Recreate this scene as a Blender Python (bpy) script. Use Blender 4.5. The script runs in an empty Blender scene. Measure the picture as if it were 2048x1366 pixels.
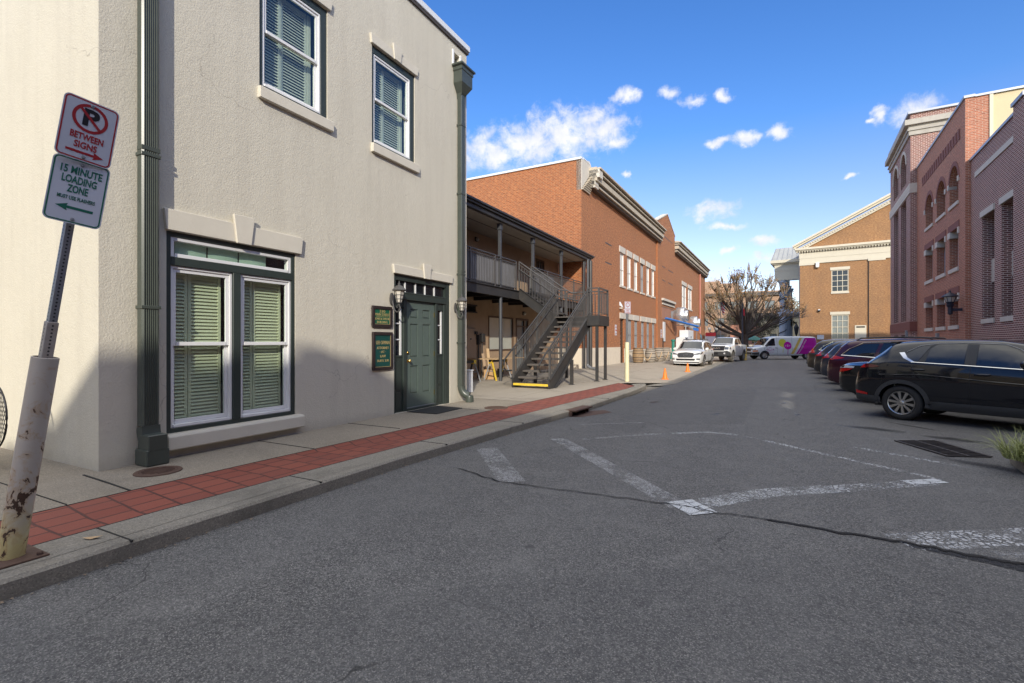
import bpy, bmesh, math, random
from math import sin, cos, tan, pi, sqrt, atan2, radians, asin
from mathutils import Vector, Matrix
random.seed(11)
S = bpy.context.scene
COL = S.collection

# ------------------------------------------------------------------ objects
def tag(o, label=None, cat=None, group=None, kind=None):
    if label: o['label'] = label
    if cat: o['category'] = cat
    if group: o['group'] = group
    if kind: o['kind'] = kind
    return o

def empty(name, loc=(0, 0, 0), rz=0.0, label=None, cat=None, group=None, parent=None):
    o = bpy.data.objects.new(name, None)
    o.empty_display_size = 0.2
    COL.objects.link(o)
    o.location = loc
    o.rotation_euler = (0, 0, rz)
    if parent: o.parent = parent
    return tag(o, label, cat, group)

def copy_tree(o, parent=None):
    c = o.copy()
    COL.objects.link(c)
    c.parent = parent
    for ch in list(o.children):
        copy_tree(ch, c)
    return c

class MB:
    """collects geometry for ONE mesh object"""
    def __init__(s):
        s.v = []; s.f = []; s.mi = []
    def face(s, idx, m=0):
        s.f.append(idx); s.mi.append(m)
    def poly(s, pts, m=0):
        n = len(s.v); s.v += [tuple(p) for p in pts]
        s.face(list(range(n, n + len(pts))), m)
    def box(s, x0, x1, y0, y1, z0, z1, m=0):
        if x0 > x1: x0, x1 = x1, x0
        if y0 > y1: y0, y1 = y1, y0
        if z0 > z1: z0, z1 = z1, z0
        n = len(s.v)
        s.v += [(x0,y0,z0),(x1,y0,z0),(x1,y1,z0),(x0,y1,z0),(x0,y0,z1),(x1,y0,z1),(x1,y1,z1),(x0,y1,z1)]
        for q in ((0,3,2,1),(4,5,6,7),(0,1,5,4),(1,2,6,5),(2,3,7,6),(3,0,4,7)):
            s.face([n + i for i in q], m)
    def prism(s, pts, axis, a, b, m=0):
        """2-D polygon extruded along axis from a to b. axis x:(y,z) y:(x,z) z:(x,y)"""
        def mk(p, h):
            if axis == 'x': return (h, p[0], p[1])
            if axis == 'y': return (p[0], h, p[1])
            return (p[0], p[1], h)
        k = len(pts); n = len(s.v)
        s.v += [mk(p, a) for p in pts] + [mk(p, b) for p in pts]
        s.face(list(range(n, n + k)), m); s.face(list(range(n + 2*k - 1, n + k - 1, -1)), m)
        for i in range(k):
            j = (i + 1) % k
            s.face([n + i, n + k + i, n + k + j, n + j], m)
    def tube(s, path, r, n=8, m=0, caps=True, squash=None):
        path = [Vector(p) for p in path]
        rr = r if isinstance(r, (list, tuple)) else [r] * len(path)
        base = len(s.v); up0 = None
        for i, p in enumerate(path):
            d = (path[min(i + 1, len(path) - 1)] - path[max(i - 1, 0)])
            if d.length < 1e-9: d = Vector((0, 0, 1))
            d.normalize()
            if up0 is None:
                up0 = Vector((0, 0, 1)) if abs(d.z) < .9 else Vector((1, 0, 0))
            a = d.cross(up0)
            if a.length < 1e-5: a = d.cross(Vector((0.3, 1, 0.2)))
            a.normalize(); b = d.cross(a); up0 = -b if False else up0
            for k in range(n):
                t = 2 * pi * k / n + (pi / n if n == 4 else 0)
                s.v.append(tuple(p + a * (cos(t) * rr[i]) + b * (sin(t) * rr[i] * (squash or 1))))
        for i in range(len(path) - 1):
            for k in range(n):
                k2 = (k + 1) % n
                s.face([base + i*n + k, base + i*n + k2, base + (i+1)*n + k2, base + (i+1)*n + k], m)
        if caps:
            s.face([base + k for k in range(n)][::-1], m)
            s.face([base + (len(path)-1)*n + k for k in range(n)], m)
    def bar(s, p, q, w, h, m=0, up=(0, 0, 1)):
        """rectangular bar p->q, w sideways, h along up"""
        p = Vector(p); q = Vector(q); d = (q - p).normalized(); up = Vector(up)
        a = d.cross(up)
        if a.length < 1e-5: a = d.cross(Vector((0, 1, 0)))
        a.normalize(); b = a.cross(d)
        n = len(s.v)
        for c in (p, q):
            for sa, sb in ((-1,-1),(1,-1),(1,1),(-1,1)):
                s.v.append(tuple(c + a*(sa*w/2) + b*(sb*h/2)))
        for f in ((0,1,2,3),(7,6,5,4),(0,4,5,1),(1,5,6,2),(2,6,7,3),(3,7,4,0)):
            s.face([n + i for i in f], m)
    def lathe(s, prof, n=24, c=(0, 0, 0), axis='z', m=0, caps=True):
        base = len(s.v)
        for r, z in prof:
            for k in range(n):
                t = 2*pi*k/n
                if axis == 'z': s.v.append((c[0] + r*cos(t), c[1] + r*sin(t), c[2] + z))
                elif axis == 'y': s.v.append((c[0] + r*cos(t), c[1] + z, c[2] + r*sin(t)))
                else: s.v.append((c[0] + z, c[1] + r*cos(t), c[2] + r*sin(t)))
        for i in range(len(prof) - 1):
            for k in range(n):
                k2 = (k + 1) % n
                s.face([base + i*n + k, base + i*n + k2, base + (i+1)*n + k2, base + (i+1)*n + k], m)
        if caps:
            if prof[0][0] > 1e-4: s.face([base + k for k in range(n)][::-1], m)
            if prof[-1][0] > 1e-4: s.face([base + (len(prof)-1)*n + k for k in range(n)], m)
    def xf(s, M, start=0):
        for i in range(start, len(s.v)):
            s.v[i] = tuple(M @ Vector(s.v[i]))
    def build(s, name, mats, parent=None, bevel=0, smooth=None, seg=1, loc=None):
        if not isinstance(mats, (list, tuple)): mats = [mats]
        me = bpy.data.meshes.new(name)
        bm = bmesh.new()
        vs = [bm.verts.new(p) for p in s.v]
        for f, mi in zip(s.f, s.mi):
            try:
                fc = bm.faces.new([vs[i] for i in f]); fc.material_index = mi
            except ValueError: pass
        bmesh.ops.remove_doubles(bm, verts=bm.verts, dist=1e-5) if bevel or smooth else None
        bmesh.ops.recalc_face_normals(bm, faces=bm.faces)
        if bevel:
            es = [e for e in bm.edges if len(e.link_faces) == 2 and e.calc_face_angle(0) > .5]
            bmesh.ops.bevel(bm, geom=es, offset=bevel, segments=seg, affect='EDGES', clamp_overlap=True)
        uv = bm.loops.layers.uv.new('UVMap')
        for fc in bm.faces:
            n = fc.normal
            if abs(n.z) > .75:
                for l in fc.loops: l[uv].uv = (l.vert.co.x, l.vert.co.y)
            else:
                t = Vector((-n.y, n.x, 0))
                t = t.normalized() if t.length > 1e-6 else Vector((1, 0, 0))
                for l in fc.loops: l[uv].uv = (l.vert.co.dot(t), l.vert.co.z)
        bm.to_mesh(me); bm.free()
        if smooth is not None:
            me.polygons.foreach_set('use_smooth', [True] * len(me.polygons))
            me.set_sharp_from_angle(angle=radians(smooth))
        for m in mats: me.materials.append(m)
        o = bpy.data.objects.new(name, me)
        COL.objects.link(o)
        if parent: o.parent = parent
        if loc: o.location = loc
        return o

def wall(mb, x0, x1, z0, z1, holes, y=0.0, depth=0.25, m=0, rm=None, arch=()):
    """facade sheet in the local XZ plane at y (outward is -y) with rectangular holes and reveals.
       arch: indices of holes whose top is a half circle (the circle top touches the hole top)"""
    rm = m if rm is None else rm
    xs = sorted(set([x0, x1] + [h[0] for h in holes] + [h[1] for h in holes]))
    zs = sorted(set([z0, z1] + [h[2] for h in holes] + [h[3] for h in holes]))
    xs = [x for x in xs if x0 <= x <= x1]; zs = [z for z in zs if z0 <= z <= z1]
    for i in range(len(xs) - 1):
        for j in range(len(zs) - 1):
            cx = (xs[i] + xs[i+1]) / 2; cz = (zs[j] + zs[j+1]) / 2
            if any(h[0] < cx < h[1] and h[2] < cz < h[3] for h in holes): continue
            mb.poly([(xs[i],y,zs[j]),(xs[i+1],y,zs[j]),(xs[i+1],y,zs[j+1]),(xs[i],y,zs[j+1])], m)
    for k, h in enumerate(holes):
        a, b, c, d = h[:4]
        dp = h[4] if len(h) > 4 else depth
        if k in arch:
            r = (b - a) / 2; zc = d - r; N = 12
            pts = [(a + r - r*cos(pi*i/N), zc + r*sin(pi*i/N)) for i in range(N + 1)]
            for i in range(N):
                p, q = pts[i], pts[i+1]
                mb.poly([(p[0],y,p[1]),(q[0],y,q[1]),(q[0],y,d),(p[0],y,d)], m)
                mb.poly([(p[0],y,p[1]),(p[0],y+dp,p[1]),(q[0],y+dp,q[1]),(q[0],y,q[1])], rm)
            top = zc
        else:
            mb.poly([(a,y,d),(a,y+dp,d),(b,y+dp,d),(b,y,d)], rm); top = d
        mb.poly([(a,y,c),(b,y,c),(b,y+dp,c),(a,y+dp,c)], rm)
        mb.poly([(a,y,c),(a,y+dp,c),(a,y+dp,top),(a,y,top)], rm)
        mb.poly([(b,y,c),(b,y,top),(b,y+dp,top),(b,y+dp,c)], rm)

def text_mb(txt, size, width=None, depth=0.004, bold=0.0):
    """lettering as mesh in the XZ plane centred on the origin (faces -y)"""
    cu = bpy.data.curves.new('lettering', 'FONT')
    cu.body = txt; cu.size = size; cu.extrude = depth / 2; cu.align_x = 'CENTER'; cu.align_y = 'CENTER'
    cu.resolution_u = 3; cu.offset = bold
    o = bpy.data.objects.new('lettering', cu)
    COL.objects.link(o)
    dg = bpy.context.evaluated_depsgraph_get()
    me = bpy.data.meshes.new_from_object(o.evaluated_get(dg))
    mb = MB()
    xs = [v.co.x for v in me.vertices] or [0]
    k = 1.0
    if width and max(xs) - min(xs) > 0: k = width / (max(xs) - min(xs))
    mb.v = [(v.co.x * k, -v.co.z, v.co.y) for v in me.vertices]
    for p in me.polygons: mb.face(list(p.vertices))
    bpy.data.objects.remove(o); bpy.data.curves.remove(cu); bpy.data.meshes.remove(me)
    return mb

def merge(dst, src, M=None, m=0):
    n = len(dst.v)
    dst.v += [tuple(M @ Vector(p)) if M else p for p in src.v]
    for f in src.f: dst.face([i + n for i in f], m)

# ------------------------------------------------------------------ materials
def new_mat(name):
    m = bpy.data.materials.new(name); m.use_nodes = True
    nt = m.node_tree; b = nt.nodes['Principled BSDF']
    return m, nt, b
def N(nt, typ, ins=None, **props):
    n = nt.nodes.new(typ)
    for k, v in props.items(): setattr(n, k, v)
    for k, v in (ins or {}).items():
        s = n.inputs[k]
        if isinstance(v, bpy.types.NodeSocket): nt.links.new(v, s)
        else: s.default_value = v
    return n
def c4(c, k=1.0): return (min(c[0]*k, 1), min(c[1]*k, 1), min(c[2]*k, 1), 1)
def ramp(nt, fac, stops):
    r = N(nt, 'ShaderNodeValToRGB', {'Fac': fac})
    e = r.color_ramp.elements
    while len(e) < len(stops): e.new(0.5)
    for i, (p, c) in enumerate(stops):
        e[i].position = p; e[i].color = c if len(c) == 4 else c4(c)
    return r
def mixc(nt, fac, a, b, typ='MIX'):
    n = N(nt, 'ShaderNodeMix', data_type='RGBA', blend_type=typ)
    for s, v in ((n.inputs[0], fac), (n.inputs[6], a), (n.inputs[7], b)):
        if isinstance(v, bpy.types.NodeSocket): nt.links.new(v, s)
        else: s.default_value = v
    return n.outputs[2]
def math_n(nt, op, a, b=0.0, c=None, clamp=False):
    n = N(nt, 'ShaderNodeMath', operation=op, use_clamp=clamp)
    for i, v in enumerate((a, b) if c is None else (a, b, c)):
        if isinstance(v, bpy.types.NodeSocket): nt.links.new(v, n.inputs[i])
        else: n.inputs[i].default_value = v
    return n.outputs[0]
def coords(nt, kind='Object'):
    return N(nt, 'ShaderNodeTexCoord').outputs[kind]
def noise(nt, vec, scale, detail=3, rough=.55, dist=0):
    return N(nt, 'ShaderNodeTexNoise', {'Vector': vec, 'Scale': scale, 'Detail': detail, 'Roughness': rough, 'Distortion': dist}).outputs['Fac']
def set_bump(nt, b, h, strength, dist=.01):
    bp = N(nt, 'ShaderNodeBump', {'Height': h, 'Strength': strength, 'Distance': dist})
    nt.links.new(bp.outputs[0], b.inputs['Normal'])

def pm(name, col, rough=.6, metal=0, var=.12, scale=4, bump=0, bscale=60, spec=.5, coat=0, grime=0, gcol=(.05,.045,.04)):
    m, nt, b = new_mat(name)
    co = coords(nt)
    f = noise(nt, co, scale, 4)
    c = mixc(nt, f, c4(col, 1 - var), c4(col, 1 + var))
    if grime:
        g = noise(nt, co, scale * .6, 6, .65, .4)
        g = ramp(nt, g, [(.48, (0,0,0)), (.72, (1,1,1))]).outputs[0]
        c = mixc(nt, math_n(nt, 'MULTIPLY', g, grime), c, c4(gcol))
    nt.links.new(c, b.inputs['Base Color'])
    b.inputs['Roughness'].default_value = rough
    b.inputs['Metallic'].default_value = metal
    b.inputs['Specular IOR Level'].default_value = spec
    b.inputs['Coat Weight'].default_value = coat
    b.inputs['Coat Roughness'].default_value = .03
    if bump:
        set_bump(nt, b, noise(nt, co, bscale, 3), bump, .01)
    return m

def brick_mat(name, c1, c2, mortar, bw=.203, rh=.0677, ms=.010, dirt=.25, light=None):
    m, nt, b = new_mat(name)
    uv = coords(nt, 'UV')
    br = N(nt, 'ShaderNodeTexBrick', {'Vector': uv, 'Color1': c4(c1), 'Color2': c4(c2), 'Mortar': c4(mortar), 'Scale': 1.0,
        'Mortar Size': ms, 'Mortar Smooth': .15, 'Bias': 0.0, 'Brick Width': bw, 'Row Height': rh})
    br.offset = .5; br.squash = 1.0
    # per brick tone: noise sampled on a grid as coarse as the bricks
    sx = N(nt, 'ShaderNodeVectorMath', {0: uv, 1: (1/bw, 1/rh, 1)}, operation='MULTIPLY').outputs[0]
    wn = N(nt, 'ShaderNodeTexNoise', {'Vector': sx, 'Scale': .9, 'Detail': 1.0}).outputs['Fac']
    co = coords(nt)
    big = noise(nt, co, .5, 5, .6)
    c = mixc(nt, .62, br.outputs['Color'], ramp(nt, wn, [(.30, c4(c1, .42)), (.45, c4(c1, .85)), (.56, c4(c2, 1.05)), (.72, c4(light or c1, 1.4))]).outputs[0])
    c = mixc(nt, br.outputs['Fac'], c, c4(mortar))
    c = mixc(nt, math_n(nt, 'MULTIPLY', ramp(nt, big, [(.4, (0,0,0)), (.75, (1,1,1))]).outputs[0], dirt), c, c4((.10,.075,.06)))
    nt.links.new(c, b.inputs['Base Color'])
    b.inputs['Roughness'].default_value = .85
    h = math_n(nt, 'SUBTRACT', 1.0, br.outputs['Fac'])
    set_bump(nt, b, h, .8, .012)
    return m

def glass_mat(name, tint=(1, 1, 1), refl=.12, rough=.02):
    m, nt, b = new_mat(name)
    nt.nodes.remove(b)
    out = nt.nodes['Material Output']
    tr = N(nt, 'ShaderNodeBsdfTransparent', {'Color': c4(tint)})
    gl = N(nt, 'ShaderNodeBsdfGlossy', {'Color': (1, 1, 1, 1), 'Roughness': rough})
    fr = N(nt, 'ShaderNodeFresnel', {'IOR': 1.5})
    f = math_n(nt, 'ADD', math_n(nt, 'MULTIPLY', fr.outputs[0], 1.4), refl * .3, clamp=True)
    f = math_n(nt, 'MULTIPLY', f, math_n(nt, 'SUBTRACT', 1.0, N(nt, 'ShaderNodeNewGeometry').outputs['Backfacing']))
    mx = N(nt, 'ShaderNodeMixShader', {0: f, 1: tr.outputs[0], 2: gl.outputs[0]})
    nt.links.new(mx.outputs[0], out.inputs['Surface'])
    return m
M = {}
# ---- stucco with a fine sandy texture, faint streaks
def stucco():
    m, nt, b = new_mat('stucco')
    co = coords(nt)
    f = noise(nt, co, .7, 6, .6)
    f2 = noise(nt, co, 14, 4)
    sv = N(nt, 'ShaderNodeMapping', {'Vector': co, 'Scale': (3.0, 3.0, .25)}).outputs[0]
    st = ramp(nt, noise(nt, sv, 1.2, 4, .6), [(.45, (0,0,0)), (.75, (1,1,1))]).outputs[0]
    c = mixc(nt, f, (.585,.545,.445,1), (.68,.635,.525,1))
    c = mixc(nt, math_n(nt, 'MULTIPLY', f2, .25), c, (.48,.445,.365,1))
    c = mixc(nt, math_n(nt, 'MULTIPLY', st, .26), c, (.42,.385,.32,1))
    pt = ramp(nt, noise(nt, co, .28, 3, .5, .8), [(.47, (0,0,0)), (.53, (1,1,1))]).outputs[0]
    c = mixc(nt, math_n(nt, 'MULTIPLY', pt, .10), c, (.72,.68,.58,1))
    # grime near the pavement and hairline cracks
    z = N(nt, 'ShaderNodeSeparateXYZ', {0: co}).outputs[2]
    lo = N(nt, 'ShaderNodeMapRange', {'Value': math_n(nt, 'ADD', z, math_n(nt, 'MULTIPLY', f2, .25)), 'From Min': .22, 'From Max': .42, 'To Min': 1, 'To Max': 0}).outputs[0]
    c = mixc(nt, math_n(nt, 'MULTIPLY', lo, .35), c, (.30,.265,.225,1))
    wv = N(nt, 'ShaderNodeVectorMath', {0: co, 1: N(nt, 'ShaderNodeVectorMath', {0: N(nt, 'ShaderNodeTexNoise', {'Vector': co, 'Scale': 1.6, 'Detail': 4}).outputs['Color'], 1: (.9,.9,.9)}, operation='MULTIPLY').outputs[0]}, operation='ADD').outputs[0]
    vo = N(nt, 'ShaderNodeTexVoronoi', {'Vector': wv, 'Scale': .42}, feature='DISTANCE_TO_EDGE').outputs['Distance']
    cr = N(nt, 'ShaderNodeMapRange', {'Value': vo, 'From Min': 0, 'From Max': .0025, 'To Min': 1, 'To Max': 0}).outputs[0]
    cr = math_n(nt, 'MULTIPLY', cr, ramp(nt, noise(nt, co, .5, 2), [(.54, (0,0,0)), (.6, (.5,.5,.5))]).outputs[0])
    c = mixc(nt, cr, c, (.2,.17,.14,1))
    nt.links.new(c, b.inputs['Base Color'])
    b.inputs['Roughness'].default_value = .92
    b.inputs['Specular IOR Level'].default_value = .25
    h = math_n(nt, 'ADD', noise(nt, co, 42, 4, .6), math_n(nt, 'MULTIPLY', noise(nt, co, 9, 3), .8))
    set_bump(nt, b, h, .55, .012)
    return m
M['stucco'] = stucco()
M['trim'] = pm('painted_trim_stone', (.645,.60,.50), .85, var=.06, scale=6, bump=.15, bscale=70, grime=.12, gcol=(.3,.26,.21))
M['green'] = pm('dark_green_paint', (.036,.048,.042), .38, var=.18, scale=9, bump=.05, grime=.2, gcol=(.05,.06,.05))
M['green_door'] = pm('green_door_paint', (.105,.140,.122), .4, var=.10, scale=7, bump=.04)
M['dsp_green'] = pm('downspout_green_metal', (.062,.073,.061), .33, var=.2, scale=5, bump=.04, grime=.25, gcol=(.09,.10,.08))
M['white'] = pm('white_vinyl', (.78,.78,.77), .4, var=.04, scale=8)
M['shutter'] = pm('sage_shutter_paint', (.68,.68,.50), .5, var=.05, scale=5)
M['shutter2'] = pm('pale_shutter_paint', (.58,.60,.53), .5, var=.05, scale=5)
M['fabric_blind'] = pm('pale_blind_cloth', (.44,.56,.47), .8, var=.06, scale=6)
M['room'] = pm('dim_interior', (.10,.095,.085), .9, var=.3, scale=2)
M['glass'] = glass_mat('window_glass', (.93,.97,.94), .10)
M['glass_dk'] = pm('dark_window_glass', (.012,.014,.017), .04, var=.3, scale=.7, spec=.8)
M['glass_gray'] = pm('grey_window_film', (.20,.22,.22), .10, var=.35, scale=1.1, spec=.6)
M['black'] = pm('black_painted_metal', (.018,.018,.020), .45, var=.2, scale=10)
M['steel'] = pm('weathered_charcoal_steel', (.040,.039,.039), .48, metal=.1, var=.35, scale=3.5, bump=.1, bscale=30, grime=.45, gcol=(.085,.07,.055))
M['steel_lt'] = pm('worn_steel_tread', (.115,.10,.088), .7, var=.3, scale=8, grime=.4, gcol=(.05,.045,.04))
M['galv'] = pm('galvanised_steel', (.30,.31,.33), .42, metal=.55, var=.15, scale=14, bump=.05)
M['alu'] = pm('brushed_aluminium', (.75,.75,.76), .3, metal=.9, var=.1, scale=12, bump=.12, bscale=9)
M['brass'] = pm('brass', (.75,.52,.16), .22, metal=1, var=.1)
M['rubber'] = pm('black_rubber', (.016,.016,.017), .75, var=.25, scale=20)
M['lamp_glass'] = pm('frosted_lamp_glass', (.62,.58,.50), .2, var=.12, scale=12)
M['lamp_metal'] = pm('aged_bronze', (.075,.072,.07), .5, var=.3, scale=20, bump=.2, bscale=60)
M['rust'] = pm('rusty_iron', (.105,.060,.042), .8, var=.4, scale=18, bump=.35, bscale=40)
M['yellow'] = pm('safety_yellow', (.80,.55,.05), .5, var=.12, scale=12, grime=.25)
M['wood_lt'] = pm('raw_plywood', (.55,.38,.21), .75, var=.2, scale=6, bump=.1)
M['card'] = pm('cardboard', (.50,.31,.15), .85, var=.12, scale=6)
M['orange'] = pm('orange_plastic', (.85,.22,.025), .5, var=.08, scale=9)
M['tan'] = pm('tan_render', (.43,.30,.19), .88, var=.14, scale=2.2, bump=.2, bscale=50, grime=.3, gcol=(.2,.14,.09))
M['soffit'] = pm('soffit_board', (.50,.46,.40), .85, var=.12, scale=1.5, grime=.3, gcol=(.25,.21,.17))
M['deckside'] = pm('sheet_panel_grey', (.26,.26,.27), .6, var=.2, scale=1.6, grime=.4, gcol=(.12,.11,.1))
M['base_cream'] = pm('cream_base_course', (.72,.64,.52), .85, var=.10, scale=3, bump=.1, grime=.15, gcol=(.4,.33,.25))
M['limestone'] = pm('limestone', (.62,.575,.50), .85, var=.10, scale=5, bump=.12, grime=.15, gcol=(.35,.31,.26))
M['cornice'] = pm('cornice_buff', (.52,.45,.35), .8, var=.12, scale=2, grime=.25, gcol=(.22,.18,.14))
M['cornice_dk'] = pm('dark_trim_and_shade', (.075,.062,.052), .5, var=.3, scale=2)  # dark brown for bands, seams and the painted coping shadow
M['brick_o'] = brick_mat('orange_brick', (.375,.092,.024), (.43,.128,.036), (.46,.27,.15), dirt=.15, rh=.076, ms=.012, light=(.44,.16,.05))
M['brick_y'] = brick_mat('buff_brick', (.36,.165,.062), (.42,.21,.088), (.40,.27,.15), bw=.21, rh=.075, ms=.010, dirt=.3, light=(.46,.26,.11))
M['brick_r'] = brick_mat('red_brick', (.235,.070,.048), (.15,.046,.036), (.72,.58,.51), bw=.245, rh=.0815, ms=.013, dirt=.15, light=(.36,.125,.09))
M['brick_m'] = brick_mat('salmon_brick', (.47,.170,.092), (.40,.140,.080), (.56,.40,.31), bw=.245, rh=.0815, ms=.010, dirt=.12, light=(.50,.20,.11))
M['brick_t'] = brick_mat('tan_brick', (.42,.23,.13), (.47,.28,.17), (.45,.35,.26), dirt=.3)
M['rustic'] = pm('russet_terracotta', (.22,.080,.06), .8, var=.15, scale=4)
M['buff_stucco'] = pm('buff_stucco', (.62,.52,.33), .9, var=.1, scale=1.3, bump=.15, grime=.15, gcol=(.42,.33,.2))
M['cap'] = pm('grey_metal_coping', (.36,.38,.42), .45, metal=.3, var=.1, scale=3)
M['zinc'] = pm('standing_seam_zinc', (.46,.47,.47), .5, metal=.3, var=.18, scale=1.2)
M['cream'] = pm('cream_painted_timber', (.64,.58,.45), .7, var=.06, scale=2, grime=.1, gcol=(.45,.38,.28))
M['bluegrey'] = pm('blue_grey_paint', (.46,.50,.55), .6, var=.1, scale=2)
M['bark'] = pm('tree_bark', (.065,.050,.040), .9, var=.5, scale=6, bump=.3, bscale=18)
M['bark_lt'] = pm('pale_bark', (.26,.20,.14), .9, var=.45, scale=3)
M['twig'] = pm('grey_twigs', (.17,.135,.105), .9, var=.3, scale=2)
M['leaf_b'] = pm('dry_brown_leaves', (.24,.135,.055), .8, var=.5, scale=1.3)
M['leaf_o'] = pm('olive_leaves', (.12,.105,.045), .8, var=.5, scale=1.3)
M['grass_bl'] = pm('ornamental_grass_blade', (.30,.33,.12), .6, var=.5, scale=9)
M['blue'] = pm('bright_blue_canvas', (.03,.17,.55), .55, var=.1, scale=4)
M['white_box'] = pm('white_enamel', (.72,.74,.76), .45, var=.06, scale=5, grime=.12, gcol=(.4,.4,.4))
M['teal'] = pm('teal_green_paint', (.02,.20,.16), .5, var=.15, scale=9)
M['barrel'] = pm('weathered_oak', (.33,.22,.12), .8, var=.4, scale=6, bump=.25, bscale=25, grime=.35, gcol=(.10,.075,.05))
M['barrel_g'] = pm('silvered_oak', (.36,.31,.25), .8, var=.35, scale=6, bump=.25, bscale=25, grime=.35, gcol=(.14,.11,.09))
M['hoop'] = pm('dark_iron_hoop', (.07,.06,.055), .6, metal=.4, var=.3, scale=9)
M['sign_white'] = pm('sign_face_white', (.58,.60,.66), .35, var=.03, scale=8)
M['sign_red'] = pm('sign_ink_red', (.38,.018,.022), .4, var=.06)
M['sign_green'] = pm('sign_ink_green', (.010,.135,.085), .4, var=.06)
M['sign_black'] = pm('sign_ink_black', (.012,.012,.014), .4, var=.06)
M['plq_green'] = pm('plaque_green', (.012,.115,.060), .45, var=.12, scale=14)
M['plq_teal'] = pm('plaque_teal', (.008,.065,.055), .45, var=.12, scale=14)
M['gold'] = pm('gold_leaf_letters', (.56,.42,.18), .4, metal=.3, var=.15, scale=30)
M['umber'] = pm('dark_umber_frame', (.030,.020,.018), .5, var=.2, scale=9)
M['redpipe'] = pm('dull_red_pipe', (.46,.19,.14), .6, var=.1)
M['brown_door'] = pm('brown_door', (.11,.065,.04), .55, var=.2, scale=3)
M['red'] = pm('flag_red', (.55,.04,.05), .8, var=.1)
M['navy'] = pm('flag_navy', (.03,.04,.16), .8, var=.1)

def pole_paint():
    m, nt, b = new_mat('chipped_cream_paint')
    co = coords(nt)
    n1 = noise(nt, co, 6.5, 5, .68, .6)
    z = N(nt, 'ShaderNodeSeparateXYZ', {0: co}).outputs[2]
    lowf = N(nt, 'ShaderNodeMapRange', {'Value': z, 'From Min': 0, 'From Max': 1.1, 'To Min': .075, 'To Max': -.02}).outputs[0]
    chip = ramp(nt, math_n(nt, 'ADD', n1, lowf), [(.592, (0,0,0)), (.602, (1,1,1))]).outputs[0]
    halo = ramp(nt, math_n(nt, 'ADD', n1, lowf), [(.50, (0,0,0)), (.59, (1,1,1))]).outputs[0]
    yel = N(nt, 'ShaderNodeMapRange', {'Value': math_n(nt, 'ADD', z, math_n(nt, 'MULTIPLY', noise(nt, co, 5, 3), .5)), 'From Min': .35, 'From Max': .65, 'To Min': 1, 'To Max': 0}).outputs[0]
    c = mixc(nt, noise(nt, co, 3, 3), (.46,.40,.33,1), (.58,.52,.45,1))
    c = mixc(nt, math_n(nt, 'MULTIPLY', yel, .75), c, (.62,.53,.19,1))
    c = mixc(nt, math_n(nt, 'MULTIPLY', halo, .5), c, (.42,.24,.09,1))
    c = mixc(nt, chip, c, mixc(nt, noise(nt, co, 30, 3), (.018,.014,.012,1), (.12,.055,.03,1)))
    nt.links.new(c, b.inputs['Base Color'])
    b.inputs['Roughness'].default_value = .5
    set_bump(nt, b, math_n(nt, 'SUBTRACT', 1, chip), .5, .004)
    return m
M['pole'] = pole_paint()

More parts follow.
